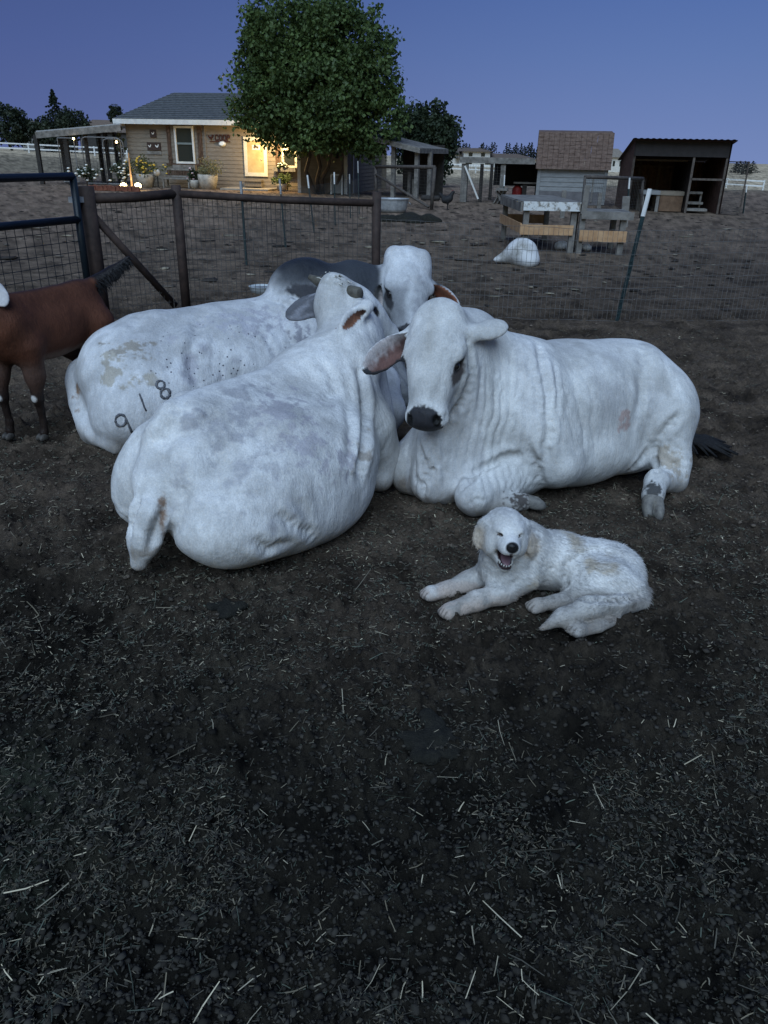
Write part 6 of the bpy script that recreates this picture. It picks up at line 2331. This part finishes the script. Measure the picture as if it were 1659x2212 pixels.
wire_sheet(mb, RF.w(sa, 0, .03), RF.w(RF.px(1082, 430)[0], 0, .03), za - .2, za - .2, .10, [j / 14 for j in range(14)], .003, 0, 50)
wb(mb, 'wire_mesh', M_WIRE_DARK, sr)
s_, z_ = RF.px(1068, 372)
# red feeder, plank bench, perch table inside
c = RF.w(RF.px(1112, 425)[0], 0, -1.2)
o = thing('red_feeder', 'red poultry feeder standing in the small timber run', 'feeder', tuple(c))
M_RED = rough_mat('red_plastic', (.16, .012, .010), (.22, .02, .016), 8, .5, 0)
MB().lathe([(.26, 0), (.28, .08), (.20, .09), (.19, .36), (.10, .46), (.02, .48)], (0, 0, .12), 16).build('hopper', M_RED, o, True)
MB().lathe([(.30, .0), (.33, .10), (.31, .11), (.27, .03)], (0, 0, .06), 16).build('tray', M_RED, o, True)
a, b, c_, d = on_face(RF, 1074, 427, 1150, 438)
bn = thing('plank_bench', 'rough grey plank bench in front of the small timber run', 'bench', tuple(RF.w(a, 0, .6)))
wb(RF.slab(MB(), a, b - .9, .46, .53, .35, .85), 'seat', M_GREYWOOD, bn)
for s_ in (a + .25, b - 1.2):
    wb(MB().bar(RF.w(s_ - .18, 0, .4), RF.w(s_ + .1, .46, .6), .09, .05), 'leg', M_GREYWOOD, bn)
    wb(MB().bar(RF.w(s_ + .18, 0, .8), RF.w(s_ - .1, .46, .6), .09, .05), 'leg', M_GREYWOOD, bn)
s_, z_ = RF.px(1131, 395)
pt = thing('perch_table', 'dark T shaped perch stand in the small run beside the shed', 'perch', tuple(RF.w(s_, 0, -1.0)))
wb(RF.slab(MB(), s_ - .42, s_ + .55, z_ - .06, z_, -1.2, -.9), 'top', M_GREYWOOD, pt)
wb(RF.slab(MB(), s_ - .08, s_ + .08, 0, z_ - .06, -1.1, -.96), 'leg', M_DARKWOOD, pt)
b_ = RF.w(RF.px(1089, 438)[0], 0, .5)
t_ = P(1090, 378, b_.y)
o = thing('fence_post', 'dark steel post with a long white tip in front of the small timber run', 'post', tuple(b_))
m_ = Vector(b_).lerp(Vector(t_), .62)
wb(MB().bar(Vector(b_), m_, .055, .03), 'shaft', M_TPOST, o)
wb(MB().bar(m_, Vector(t_), .058, .034), 'white_tip', M_WHITE, o)

# ---------------- steel shelter with its brown corrugated sheets
TF = Face(G(1352, 457), G(1352, 457) + np.array([3.0, -.50, 0]))
sT = TF.px(1552, 462)[0]
zT = TF.px(1358, 299)[1]
sh = thing('steel_shelter', 'open fronted dark brown corrugated shelter at the right with a ribbed roof', 'shelter', tuple(TF.w(0, 0)))
D = -3.6
ZB = zT - .65
mb = MB()
corrugated(mb, [TF.w(0, 0, D), TF.w(sT, 0, D), TF.w(sT, ZB, D), TF.w(0, ZB, D)], 16, .03)
wb(mb, 'rear_wall', M_BROWNPANEL, sh)
for (s_, zz) in ((0, 0), (sT, 0)):
    mb = MB()
    corrugated(mb, [TF.w(s_, 0, D), TF.w(s_, 0, -.0), TF.w(s_, zT - .05, 0), TF.w(s_, ZB, D)], 12, .03)
    mb.add([TF.w(s_ + .035, 0, D), TF.w(s_ + .035, 0, 0), TF.w(s_ + .035, zT - .05, 0), TF.w(s_ + .035, ZB, D)], [(0, 1, 2, 3)])
    wb(mb, 'side_wall', M_BROWNPANEL, sh)
mb = MB()
corrugated(mb, [TF.w(-.12, zT, .25), TF.w(sT + .12, zT, .25), TF.w(sT + .12, ZB + .02, D - .2), TF.w(-.12, ZB + .02, D - .2)], 17, .018)
mb.add([TF.w(-.12, zT - .02, .25), TF.w(sT + .12, zT - .02, .25), TF.w(sT + .12, ZB, D - .2), TF.w(-.12, ZB, D - .2)], [(3, 2, 1, 0)])
wb(mb, 'roof', M_BROWNPANEL, sh)
wb(TF.slab(MB(), 0.01, sT - .01, zT - .50, zT - .06, -.06, -.02), 'front_fascia', M_BLACKHAIR if False else rough_mat('dark_sheet', (.012, .010, .010), (.022, .018, .018), 6, .6, .2, .003), sh)
M_TUBE = rough_mat('steel_tube', (.055, .042, .036), (.12, .10, .085), 9, .6, .2, .002)
mid = TF.px(1494, 380)[0]
for s_, o_ in ((0.03, -.05), (mid, -.05), (sT - .03, -.05), (mid * .36, D + .12), (mid * .72, D + .12)):
    wb(TF.slab(MB(), s_ - .035, s_ + .035, 0, (zT - .5) if o_ > -1 else ZB, o_ - .06, o_), 'frame_tube', M_TUBE, sh)
for (a, b, z, o_) in ((.02, mid, zT - .62, -1.0), (mid, sT, zT - 1.15, -.05), (.03, mid, 1.35, D + .14)):
    wb(TF.slab(MB(), a, b, z - .03, z + .03, o_ - .05, o_), 'frame_tube', M_TUBE, sh)
mb = MB()
corrugated(mb, [TF.w(mid, 0, D), TF.w(mid, 0, -.1), TF.w(mid, zT - .6, -.1), TF.w(mid, ZB, D)], 10, .025)
wb(mb, 'partition', rough_mat('dark_partition', (.016, .012, .011), (.028, .02, .018), 6, .6, .2, .003), sh)
# low table, plywood box and steps inside
a, b, c_, d = on_face(TF, 1390, 412, 1425, 448)
o = thing('low_table', 'low table with a white edge at the left inside the steel shelter', 'table', tuple(TF.w(a, 0, -.6)))
wb(TF.slab(MB(), a, b, d - .12, d, -1.3, -.3), 'top', M_GSIDE, o)
for s_ in (a + .05, b - .05):
    for o_ in (-.35, -1.22):
        wb(TF.slab(MB(), s_ - .05, s_ + .05, 0, d - .12, o_ - .06, o_), 'leg', M_GREYWOOD, o)
a, b, c_, d = on_face(TF, 1433, 414, 1477, 454)
o = thing('plywood_box', 'plain plywood box standing in the middle of the steel shelter', 'box', tuple(TF.w(a, 0, -.5)))
M_PLY = rough_mat('stained_plywood', (.095, .056, .034), (.16, .10, .062), 5, .85, .2, .003)
wb(TF.slab(MB(), a, b, 0.02, d * .80, -1.4, -.5), 'case', M_PLY, o)
wb(TF.slab(MB(), a - .02, b + .02, d * .80, d, -1.42, -.48), 'lid', M_SIDING, o)
a, b, c_, d = on_face(TF, 1486, 416, 1526, 458)
o = thing('wooden_steps', 'small plank steps for goats at the right inside the shelter', 'steps', tuple(TF.w(a, 0, -.4)))
for k, (z, w0) in enumerate(((d, 0), (d * .52, .12), (d * .22, .02))):
    wb(TF.slab(MB(), a + w0, b - .05 + .1 * (k == 2), z - .07, z, -1.3 + .3 * k, -.9 + .35 * k), 'tread', M_GREYWOOD, o)
for s_ in (a + .04, b - .1):
    wb(TF.slab(MB(), s_, s_ + .06, 0, d - .08, -1.05, -.98), 'stringer', M_GREYWOOD, o)
# wire panel hinged at its right side
b_ = TF.w(sT + .05, 0, .3)
e_ = Vector(G(1547, 467))
o = thing('mesh_panel', 'tall wire panel standing at the right side of the steel shelter', 'panel', tuple(b_))
h_ = P(1571, 349, b_.y)[2]
a_, c_ = TF.w(sT + .08, 0, -.4), TF.w(sT + .55, 0, .35)
wb(MB().tube([a_, a_ + Vector((0, 0, h_)), c_ + Vector((0, 0, h_)), c_, a_ + Vector((.01, 0, 0))], .03, 6), 'frame', M_TUBE, o)
mb = MB()
wire_sheet(mb, a_, c_, h_, h_, .06, [j / 30 for j in range(31)], .004, 0, 60)
wb(mb, 'wire_mesh', M_WIRE_DARK, o)

# ---------------- houses far beyond the fields
def far_house(px, Y, w_, h_, label, roofc, two=False, wc=(.48, .46, .42)):
    b = P(px, 330, Y)
    g = ground_h(b[0], Y) - .2
    o = thing('distant_house', label, 'house', (b[0], Y, g))
    wall = rough_mat('far_stucco', wc, tuple(c * 1.25 for c in wc), 2, .8, 0)
    rf = rough_mat('far_tiles', roofc, tuple(c * 1.4 for c in roofc), 3, .9, 0)
    d_ = w_ * .5
    MB().box((0, d_ / 2, h_ / 2), (w_, d_, h_)).build('wall', wall, o)
    mb = MB()
    e = .6
    R = [(-w_ / 2 - e, -e, h_), (w_ / 2 + e, -e, h_), (w_ / 2 + e, d_ + e, h_), (-w_ / 2 - e, d_ + e, h_), (-w_ / 2 + d_ * .45, d_ / 2, h_ * 1.55), (w_ / 2 - d_ * .45, d_ / 2, h_ * 1.55)]
    mb.add(R, [(0, 1, 5, 4), (1, 2, 5), (2, 3, 4, 5), (3, 0, 4), (3, 2, 1, 0)])
    mb.build('roof', rf, o)
    for k in range(4):
        x = -w_ * .38 + w_ * .25 * k
        f = MB().box((x, -.02, h_ * .6), (w_ * .08, .06, h_ * .34)).build('window', M_GLASS, o)
    if two:
        x0 = -w_ * .28
        MB().box((x0, d_ * .35, h_ * 1.35), (w_ * .34, d_ * .6, h_ * .7)).build('upper_wall', wall, o)
        mb = MB()
        R = [(x0 - w_ * .21, -.2, h_ * 1.7), (x0 + w_ * .21, -.2, h_ * 1.7), (x0 + w_ * .21, d_ * .75, h_ * 1.7), (x0 - w_ * .21, d_ * .75, h_ * 1.7), (x0 - w_ * .05, d_ * .3, h_ * 2.05), (x0 + w_ * .05, d_ * .3, h_ * 2.05)]
        mb.add(R, [(0, 1, 5, 4), (1, 2, 5), (2, 3, 4, 5), (3, 0, 4), (3, 2, 1, 0)])
        mb.build('upper_roof', rf, o)
        for k in range(2):
            MB().box((x0 - w_ * .08 + w_ * .16 * k, d_ * .05 - .04, h_ * 1.4), (w_ * .05, .06, h_ * .36)).build('window', M_GLASS, o)
    return o
far_house(1078, 185, 17, 2.0, 'big distant house with brown tile roof and white upper floor left of the shed', (.10, .075, .06), True)
far_house(985, 190, 11, 2.6, 'low distant house with grey brown roof right of the dark tree', (.085, .07, .06))
far_house(1322, 190, 6, 3.2, 'tiny distant white house seen between the brown shed and the steel shelter', (.16, .14, .12))
far_house(228, 160, 9, 3.9, 'house with long tan roof behind the covered run', (.11, .082, .066), False, (.05, .046, .042))
far_house(76, 158, 4.2, 3.4, 'small pale outbuilding at the far left under the trees', (.07, .06, .052), False, (.22, .21, .2))
# ------------------------------------------------------------------ trees, shrubs and pots
def leaf_mat(name, c1, c2):
    m, nt, b = new_mat(name)
    at = N(nt, 'ShaderNodeVertexColor', layer_name='Col')
    nt.links.new(at.outputs['Color'], b.inputs['Base Color'])
    b.inputs['Roughness'].default_value = .55
    b.inputs['Specular IOR Level'].default_value = .3
    tr = N(nt, 'ShaderNodeBsdfTranslucent')
    nt.links.new(at.outputs['Color'], tr.inputs['Color'])
    ad = N(nt, 'ShaderNodeMixShader')
    ad.inputs[0].default_value = .25
    out = nt.nodes['Material Output']
    nt.links.new(b.outputs[0], ad.inputs[1])
    nt.links.new(tr.outputs[0], ad.inputs[2])
    nt.links.new(ad.outputs[0], out.inputs['Surface'])
    return m
M_LEAF = leaf_mat('leaf', None, None)
M_BARK = rough_mat('bark', (.055, .042, .032), (.13, .10, .075), 6, .9, .7, .02, stretch=(2, 2, .4))

def leaves(rng, centres, radii, per, size, c1, c2, flat=.8, droop=.3):
    """leaf sprays: folded blades filling clumps of uneven size"""
    n = len(centres) * per
    ci = np.repeat(np.arange(len(centres)), per)
    d = rng.normal(0, 1, (n, 3))
    d /= np.linalg.norm(d, axis=1)[:, None]
    rad = rng.random(n)[:, None] ** .45
    p = centres[ci] + d * rad * radii[ci][:, None] * np.array([1, 1, flat])
    ax = d * .6 + rng.normal(0, .6, (n, 3)) + np.array([0, 0, -droop])
    ax /= np.linalg.norm(ax, axis=1)[:, None]
    s = np.cross(ax, rng.normal(0, 1, (n, 3)))
    s /= np.linalg.norm(s, axis=1)[:, None]
    u = np.cross(s, ax)
    L = (size * rng.uniform(.6, 1.3, n))[:, None]
    w = L * .42
    a, t = p - ax * L * .5, p + ax * L * .5
    l, r = p - s * w + u * w * .35, p + s * w + u * w * .35
    V = np.stack([a, r, t, l], 1).reshape(-1, 3)
    i = np.arange(n)[:, None] * 4
    F = np.concatenate([i + np.array([0, 1, 2]), i + np.array([0, 2, 3])])
    tone = rng.random(len(centres))[ci] ** 1.3 * .7 + rng.random(n) * .3
    C = np.array(c1)[None] * (1 - tone[:, None]) + np.array(c2)[None] * tone[:, None]
    return V, F, np.repeat(C, 4, 0)

def crown_clumps(rng, blobs, n, shell=.55):
    """clump centres spread through a set of ellipsoids, thicker towards the outside"""
    vol = np.array([b[1][0] * b[1][1] * b[1][2] for b in blobs])
    k = rng.choice(len(blobs), n, p=vol / vol.sum())
    d = rng.normal(0, 1, (n, 3))
    d /= np.linalg.norm(d, axis=1)[:, None]
    r = (shell + (1 - shell) * rng.random(n))[:, None]
    return np.array([blobs[i][0] for i in k]) + d * r * np.array([blobs[i][1] for i in k])

def limb(mb, a, b, ra, rb, rng, n=5, wob=.12, sides=7):
    a, b = np.asarray(a, float), np.asarray(b, float)
    L = np.linalg.norm(b - a)
    pts = [Vector(a + (b - a) * t + (rng.normal(0, wob * L * .3, 3) if 0 < t < 1 else 0)) for t in np.linspace(0, 1, n)]
    mb.tube(pts, list(np.linspace(ra, rb, n)), sides)

def make_tree(name, label, base, blobs, nclump, per, size, cr, c1, c2, trunks, seed, group=None, flat=.8, droop=.3, cat='tree'):
    rng = np.random.default_rng(seed)
    base = np.asarray(base, float)
    o = thing(name, label, cat, tuple(base), group=group)
    C = crown_clumps(rng, blobs, nclump)
    R = cr * rng.uniform(.55, 1.25, nclump)
    V, F, cc = leaves(rng, C, R, per, size, c1, c2, flat, droop)
    link('crown', fast_mesh('crown', V - base, F, M_LEAF, False, cc), o)
    mb = MB()
    for (b, t, ra, rb) in trunks:
        limb(mb, b, t, ra, rb, rng)
        top = np.asarray(t, float)
        near = C[np.argsort(((C - top) ** 2).sum(1))[:10]]
        for q in near[::2]:
            limb(mb, top, q, rb * .8, rb * .15, rng, 4, .15, 5)
    wb(mb, 'trunk', M_BARK, o, True)
    return o

def blob(px, py, rpx, Y, ry=None, sy=1.0):
    c = P(px, py, Y)
    r = rpx * Y * 1.03 / CAM_F
    return (c, np.array([r, ry or r * .9, r * sy]))

TY = 33.6
tb_ = G(692, 418)
big = [blob(620, 107, 88, TY), blob(735, 104, 86, TY), blob(790, 179, 68, TY), blob(690, 204, 112, TY), blob(602, 209, 82, TY), blob(550, 266, 36, TY), blob(806, 266, 56, TY),
       blob(690, 284, 72, TY, None, .6), blob(572, 77, 42, TY), blob(690, 57, 44, TY), blob(556, 137, 36, TY), blob(818, 122, 36, TY), blob(524, 222, 16, TY), blob(842, 219, 20, TY), blob(745, 42, 26, TY), blob(600, 279, 48, TY, None, .7), blob(770, 304, 40, TY, None, .6)]
_r9 = random.Random(9)
for (x_, y_) in ((548, 28), (580, 22), (640, 16), (700, 14), (770, 28), (808, 58), (838, 95), (850, 140), (852, 190), (860, 240), (848, 290), (800, 318), (530, 90), (520, 165), (505, 190), (560, 308), (640, 312), (730, 318)):
    big.append(blob(x_, y_, _r9.uniform(10, 17), TY + _r9.uniform(-1.5, 1.5), None, .8))
yt = tb_[1]
trunks = []
for (bx, tx, ty, ra) in ((686, 655, 300, .11), (690, 690, 285, .10), (697, 722, 290, .10), (705, 752, 310, .07)):
    trunks.append((G(bx, 418) + np.array([0, 0, -.1]), P(tx, ty, TY), ra, ra * .55))
make_tree('shade_tree', 'big round leafy green tree in front of the coop', tb_, big, 900, 54, .155, .60, (.042, .070, .022), (.115, .170, .050), trunks, 7)

# dark bushy tree behind the run
DY = 45.0
db = G(945, 397)
db = np.array([db[0] * DY / db[1], DY, ground_h(db[0], DY)])
dk = [blob(895, 275, 42, DY), blob(935, 265, 36, DY), blob(905, 320, 42, DY), blob(950, 300, 38, DY), blob(968, 285, 20, DY), blob(945, 340, 30, DY), blob(890, 350, 26, DY), blob(925, 350, 24, DY), blob(985, 322, 16, DY), blob(945, 380, 22, DY, None, .5)]
make_tree('dark_tree', 'dark bushy tree right behind the lean-to of the coop', db, dk, 260, 34, .21, .62, (.020, .032, .017), (.050, .068, .034), [(db, P(930, 330, DY), .16, .09), (db + [.2, 0, 0], P(905, 330, DY), .12, .07)], 8)

# trees at the far left
def conifer(px_top, py_top, px_base, py_base, Y, wpx, label, seed, group):
    rng = np.random.default_rng(seed)
    t, b = P(px_top, py_top, Y), P(px_base, py_base, Y)
    b = np.array([t[0], Y, min(b[2], ground_h(t[0], Y) + .3)])
    H = t[2] - b[2]
    w = wpx * Y / CAM_F
    o = thing('conifer', label, 'tree', tuple(b), group=group)
    cs, rs = [], []
    n = 90
    for i in range(n):
        h = (i + .5) / n
        a = i * 2.4 + rng.normal(0, .3)
        reach = w * (1 - h) ** .85 * rng.uniform(.55, 1.05)
        for q in (.35, .7, 1.0):
            cs.append(b + np.array([math.cos(a) * reach * q, math.sin(a) * reach * q, H * (.06 + .94 * h) - reach * .28 * q]))
            rs.append(max(.04 * H * (1 - h) ** .6, .02 * H) * (1.1 - .4 * q))
    V, F, cc = leaves(rng, np.array(cs), np.array(rs), 12, .040 * H, (.014, .022, .016), (.034, .048, .030), .55, .5)
    link('crown', fast_mesh('crown', V - b, F, M_LEAF, False, cc), o)
    MB().tube([(0, 0, -.3), (0, 0, H * .5), (0, 0, H * .97)], [.022 * H, .014 * H, .003 * H], 6).build('trunk', M_BARK, o)
G_FAR = 'trees beyond the left field'
conifer(112, 194, 112, 305, 150, 48, 'tall pointed conifer standing highest among the left trees', 21, G_FAR)
conifer(141, 229, 141, 300, 155, 18, 'slim small conifer right beside the tall pointed one', 22, G_FAR)
def far_tree(px, py, rpx, Y, label, seed, c1=(.016, .024, .015), c2=(.042, .056, .030), sq=.75, group=G_FAR, blobs=None, n=110):
    c = P(px, py, Y)
    b = np.array([c[0], Y, ground_h(c[0], Y)])
    bl = blobs or [blob(px, py, rpx * 1.05, Y, None, sq), blob(px - rpx * .5, py + rpx * .3, rpx * .6, Y, None, sq), blob(px + rpx * .55, py + rpx * .25, rpx * .6, Y, None, sq)]
    r = rpx * Y / CAM_F
    make_tree('far_tree', label, b, bl, n, 26, .12 * r + .12, r * .30, c1, c2, [(b, c, .05 * r + .05, .03 * r + .02)], seed, group, .8)
far_tree(18, 272, 40, 150, 'broad dark oak at the left edge of the picture', 31)
far_tree(58, 285, 26, 160, 'low round tree between the oak and the tall conifer', 32)
far_tree(158, 268, 30, 146, 'round bushy tree right of the two conifers', 33)
far_tree(118, 284, 40, 152, 'wide low bush growing under the tall conifer', 34)
far_tree(249, 247, 13, 140, 'little pointed tree above the corner of the coop roof', 35, sq=1.2)

# conifers along the skyline on the right: each its own tree
rnd = random.Random(5)
gsky = 'conifers along the far skyline'
proto = None
spots = []
for i in range(56):
    px = 962 + i * 3.8 + rnd.uniform(-1.6, 1.6)
    if 1050 < px < 1112 and rnd.random() < .45:
        continue
    spots.append((px, rnd.uniform(307, 326)))
for px in (1315, 1321, 1330):
    spots.append((px, rnd.uniform(332, 337)))
for px in (1592, 1600, 1610, 1617, 1628):
    spots.append((px, rnd.uniform(346, 350)))
YS = 235
def sky_conifer(wide, seed):
    rng = np.random.default_rng(seed)
    cs, rs = [], []
    for i in range(30):
        h = (i + .5) / 30
        a = i * 2.4
        reach = wide * (1 - h) ** .8 * rng.uniform(.5, 1.05)
        for q in (.5, 1.0):
            cs.append((math.cos(a) * reach * q, math.sin(a) * reach * q, .08 + .92 * h - .1 * reach * q))
            rs.append(.06 * (1.15 - h))
    V, F, cc = leaves(rng, np.array(cs), np.array(rs), 9, .055, (.010, .017, .014), (.022, .032, .024), .7, .4)
    o = thing('skyline_conifer', None, 'tree')
    link('crown', fast_mesh('crown', V, F, M_LEAF, False, cc), o)
    MB().tube([(0, 0, -.05), (0, 0, .9)], [.03, .008], 5).build('trunk', M_BARK, o)
    return o
protos = [sky_conifer(.24, 1), sky_conifer(.32, 2), sky_conifer(.50, 3)]
used = [False] * 3
for i, (px, py) in enumerate(spots):
    k = rnd.choice((0, 0, 1, 1, 2))
    o = protos[k] if not used[k] else copy_tree(protos[k])
    used[k] = True
    t = P(px, py, YS + rnd.uniform(-20, 25))
    g = ground_h(t[0], t[1]) - .3
    s = max(t[2] - g, 2.0)
    o.location = (t[0], t[1], g)
    o.scale = (s * (2.6 if px > 1500 else 1), s * (2.6 if px > 1500 else 1), s)
    o.rotation_euler = (0, 0, rnd.random() * 6)
    if px < 1300:
        lab, gr = 'small dark conifer in the skyline row above the small timber run', gsky
    elif px < 1500:
        lab, gr = 'tiny dark conifer in the gap between the shed and the steel shelter', 'conifers in the gap between the sheds'
    else:
        lab, gr = 'tiny dark tree on the horizon over the dry field at far right', 'trees on the far right horizon'
    tag(o, lab, 'tree', gr)

# ---------------- potted plants, roses, garden things by the coop
M_POT = rough_mat('pale_planter', (.25, .23, .20), (.42, .39, .34), 6, .85, .4, .005)
def flower_dots(mb, rng, centres, r, n, size):
    for i in range(n):
        c = centres[rng.integers(len(centres))]
        d = rng.normal(0, 1, 3)
        d[1] = -abs(d[1])
        d /= np.linalg.norm(d)
        p = c + d * r
        mb.lathe([(size * .2, -size * .4), (size, 0), (size * .7, size * .5), (size * .1, size * .6)], tuple(p), 6)
def shrub(name, label, cat, px, py_base, py_top, wpx, F, off, c1, c2, seed, pot=None, flowers=None, stem=None, leaf=.075, petals=None):
    rng = np.random.default_rng(seed)
    s = F.px(px, py_base)[0]
    b = np.array(F.w(s, 0, off))
    Y = b[1]
    top = P(px, py_top, Y)[2]
    r = wpx * Y / CAM_F / 2
    o = thing(name, label, cat, tuple(b))
    z0 = 0.0
    if pot:
        ph, pw = pot
        MB().lathe([(pw * .75, 0), (pw * .95, ph * .6), (pw, ph), (pw * .9, ph), (pw * .85, ph * .85), (.01, ph * .84)], (0, 0, 0), 16).build('pot', M_POT, o, True)
        z0 = ph * .8
    if stem:
        z0 = top * stem
    h = top - z0
    k = 26
    C = np.array([0, 0, z0 + h * .5]) + rng.normal(0, 1, (k, 3)) * np.array([r * .45, r * .40, h * .26])
    V, Fc, cc = leaves(rng, C, np.full(k, min(r, h) * .38) * rng.uniform(.7, 1.2, k), 34, leaf, c1, c2, .9, .0)
    link('foliage', fast_mesh('foliage', V, Fc, M_LEAF, False, cc), o)
    mb = MB()
    mb.tube([(0, 0, 0 if not pot else z0 * .6), (.02, 0, z0 + h * .45)], [.028, .018], 6)
    for q in C[:8]:
        mb.tube([(0, 0, z0 + h * .12), tuple(q)], [.014, .005], 4)
    mb.build('stem', M_BARK, o, True)
    if flowers:
        mb = MB()
        flower_dots(mb, rng, C, min(r, h) * .36, flowers[0], flowers[1])
        m, nt, b_ = new_mat('petals')
        b_.inputs['Base Color'].default_value = (*flowers[2], 1)
        b_.inputs['Roughness'].default_value = .7
        mb.build('blossoms', m, o, True)
    return o
YEL = (.62, .42, .05)
WHT = (.72, .72, .66)
shrub('rose_tree', 'white flowering standard rose left of the coop corner', 'rose', 246, 411, 358, 48, CF, 2.2, (.02, .032, .016), (.04, .06, .03), 1, None, (26, .075, WHT), .34)
shrub('rose_tree', 'white flowering standard rose right of the coop corner, by the yellow mum', 'rose', 316, 409, 360, 44, CF, 1.9, (.02, .032, .016), (.04, .06, .03), 2, None, (26, .075, WHT), .30)
shrub('yellow_mum', 'bushy yellow flowering plant in a pale pot below the signs', 'plant', 339, 404, 341, 58, CF, 1.0, (.04, .06, .02), (.11, .12, .04), 3, (.55, .42), (60, .055, YEL))
shrub('tan_plant', 'large sandy green plant in a pale tub under the COOP letters', 'plant', 470, 408, 347, 56, CF, 1.0, (.12, .12, .06), (.24, .22, .11), 4, (.60, .45), None)
shrub('flower_pot', 'small pot of pink and white flowers beside the slatted bench', 'plant', 437, 403, 364, 26, CF, .8, (.025, .04, .02), (.05, .07, .035), 5, (.35, .24), (12, .07, (.6, .45, .48)))
shrub('leafy_pot_plant', 'lit green pot plant on the porch below the second window', 'plant', 622, 414, 380, 40, CF, .8, (.05, .09, .03), (.14, .18, .06), 6, (.3, .25), None)
shrub('white_petunia', 'white flowers spilling from the porch window box', 'flowers', 617, 371, 352, 24, CF, .22, (.03, .05, .02), (.06, .09, .03), 7, None, (22, .06, WHT), .85)
shrub('vine', 'thin climbing vine up the corner post of the coop', 'vine', 279, 401, 268, 16, CF, .4, (.03, .045, .02), (.07, .08, .035), 8, None, None, .25)

# slatted garden bench under the window
a, b, c_, d = on_face(CF, 369, 364, 430, 391)
bn = thing('garden_bench', 'old wooden bench with slatted back under the coop window', 'bench', tuple(CF.w(a, 0, .8)))
zt2, zs = CF.px(400, 364)[1], .42
wb(CF.frame(MB(), a, b, zs + .02, zt2, .07, .50, .56), 'back_frame', M_GREYWOOD, bn)
mb = MB()
for k in range(16):
    s_ = a + .10 + (b - a - .2) * k / 15
    CF.slab(mb, s_ - .025, s_ + .025, zs + .09, zt2 - .07, .515, .545)
wb(mb, 'back_slats', M_SHUTTER, bn)
wb(CF.slab(MB(), a - .05, b + .05, zs - .06, zs, .56, 1.0), 'seat', M_GREYWOOD, bn)
for s_ in (a + .03, b - .09):
    for o_ in (.50, .94):
        wb(CF.slab(MB(), s_, s_ + .06, 0, zs - .06, o_, o_ + .06), 'leg', M_GREYWOOD, bn)
# white globe ornament, brick edging, garden spots and their lit stakes
s_, z_ = CF.px(361, 372)
o = thing('globe_ornament', 'white globe on a stand between the yellow mum and the bench', 'ornament', tuple(CF.w(s_, 0, 1.0)))
wb(MB().lathe([(.03, 0), (.03, z_ - .15)], tuple(CF.w(s_, 0, 1.0)), 8), 'stand', M_DARKWOOD, o)
og = MB().lathe([(.15 * math.sin(math.pi * i / 8) + 1e-4, -.15 * math.cos(math.pi * i / 8)) for i in range(9)], tuple(CF.w(s_, z_, 1.0)), 12)
wb(og, 'globe', M_TRIM, o, True)
M_BRICK = rough_mat('red_edging_brick', (.10, .035, .022), (.2, .075, .045), 8, .9, .3, .005)
e0, e1 = Vector(G(196, 411)), Vector(G(300, 414))
ed = (e1 - e0).normalized()
nbk = 12
prev_ = None
for k in range(nbk):
    if prev_ is None:
        prev_ = MB().box((0, 0, .09), (.30, .12, .20)).build('edging_brick', M_BRICK, None, bevel=.012)
        ob = prev_
    else:
        ob = prev_.copy()
        COL.objects.link(ob)
    p_ = e0.lerp(e1, (k + .5) / nbk)
    ob.location = (p_.x, p_.y + .04 * math.sin(k * 2.1), 0)
    ob.rotation_euler = (0, .25 * math.sin(k * 1.7), math.atan2(ed.y, ed.x) + .08 * math.sin(k * 3.3))
    tag(ob, 'red brick in the garden edging before the rose trees', 'brick', 'bricks edging the rose bed')
M_SPOT, _nt, _b = new_mat('spot_glow')
_b.inputs['Base Color'].default_value = (.9, .8, .6, 1)
_b.inputs['Emission Color'].default_value = (1, .78, .36, 1)
_b.inputs['Emission Strength'].default_value = 9
for (px, py, lab) in ((268, 408, 'glowing garden spotlight on the left of the bright pair'), (299, 408, 'glowing garden spotlight on the right of the bright pair')):
    b_ = G(px, py + 3)
    o = thing('garden_light', lab, 'lamp', tuple(b_), group='lit garden spotlights by the roses')
    MB().lathe([(.02, 0), (.02, .08)], (0, 0, 0), 6).build('spike', M_DARKWOOD, o)
    MB().lathe([(.04, .07), (.13, .12), (.14, .20), (.10, .26), (.02, .29)], (0, 0, 0), 12).build('lens', M_SPOT, o, True)
    lamp_light('garden_light_bulb', (0, .25, .40), 9, o, .05, (1, .76, .36))
for (px, py, pt, lab) in ((286, 410, 330, 'pale bamboo cane standing lit at the coop corner'),):
    b_ = G(px, py)
    t_ = P(px - 9, pt, b_[1])
    o = link('garden_cane', MB().tube([(0, 0, 0), tuple(Vector(t_ - b_) * .5), tuple(t_ - b_)], [.04, .032, .026], 7).build('tmp', M_RAWWOOD).data, None, tuple(b_))
    bpy.data.objects.remove(bpy.data.objects['tmp'])
    tag(o, lab, 'cane')
make_cow_right()
make_cow_middle()
make_bull()
make_dog()
make_goat()
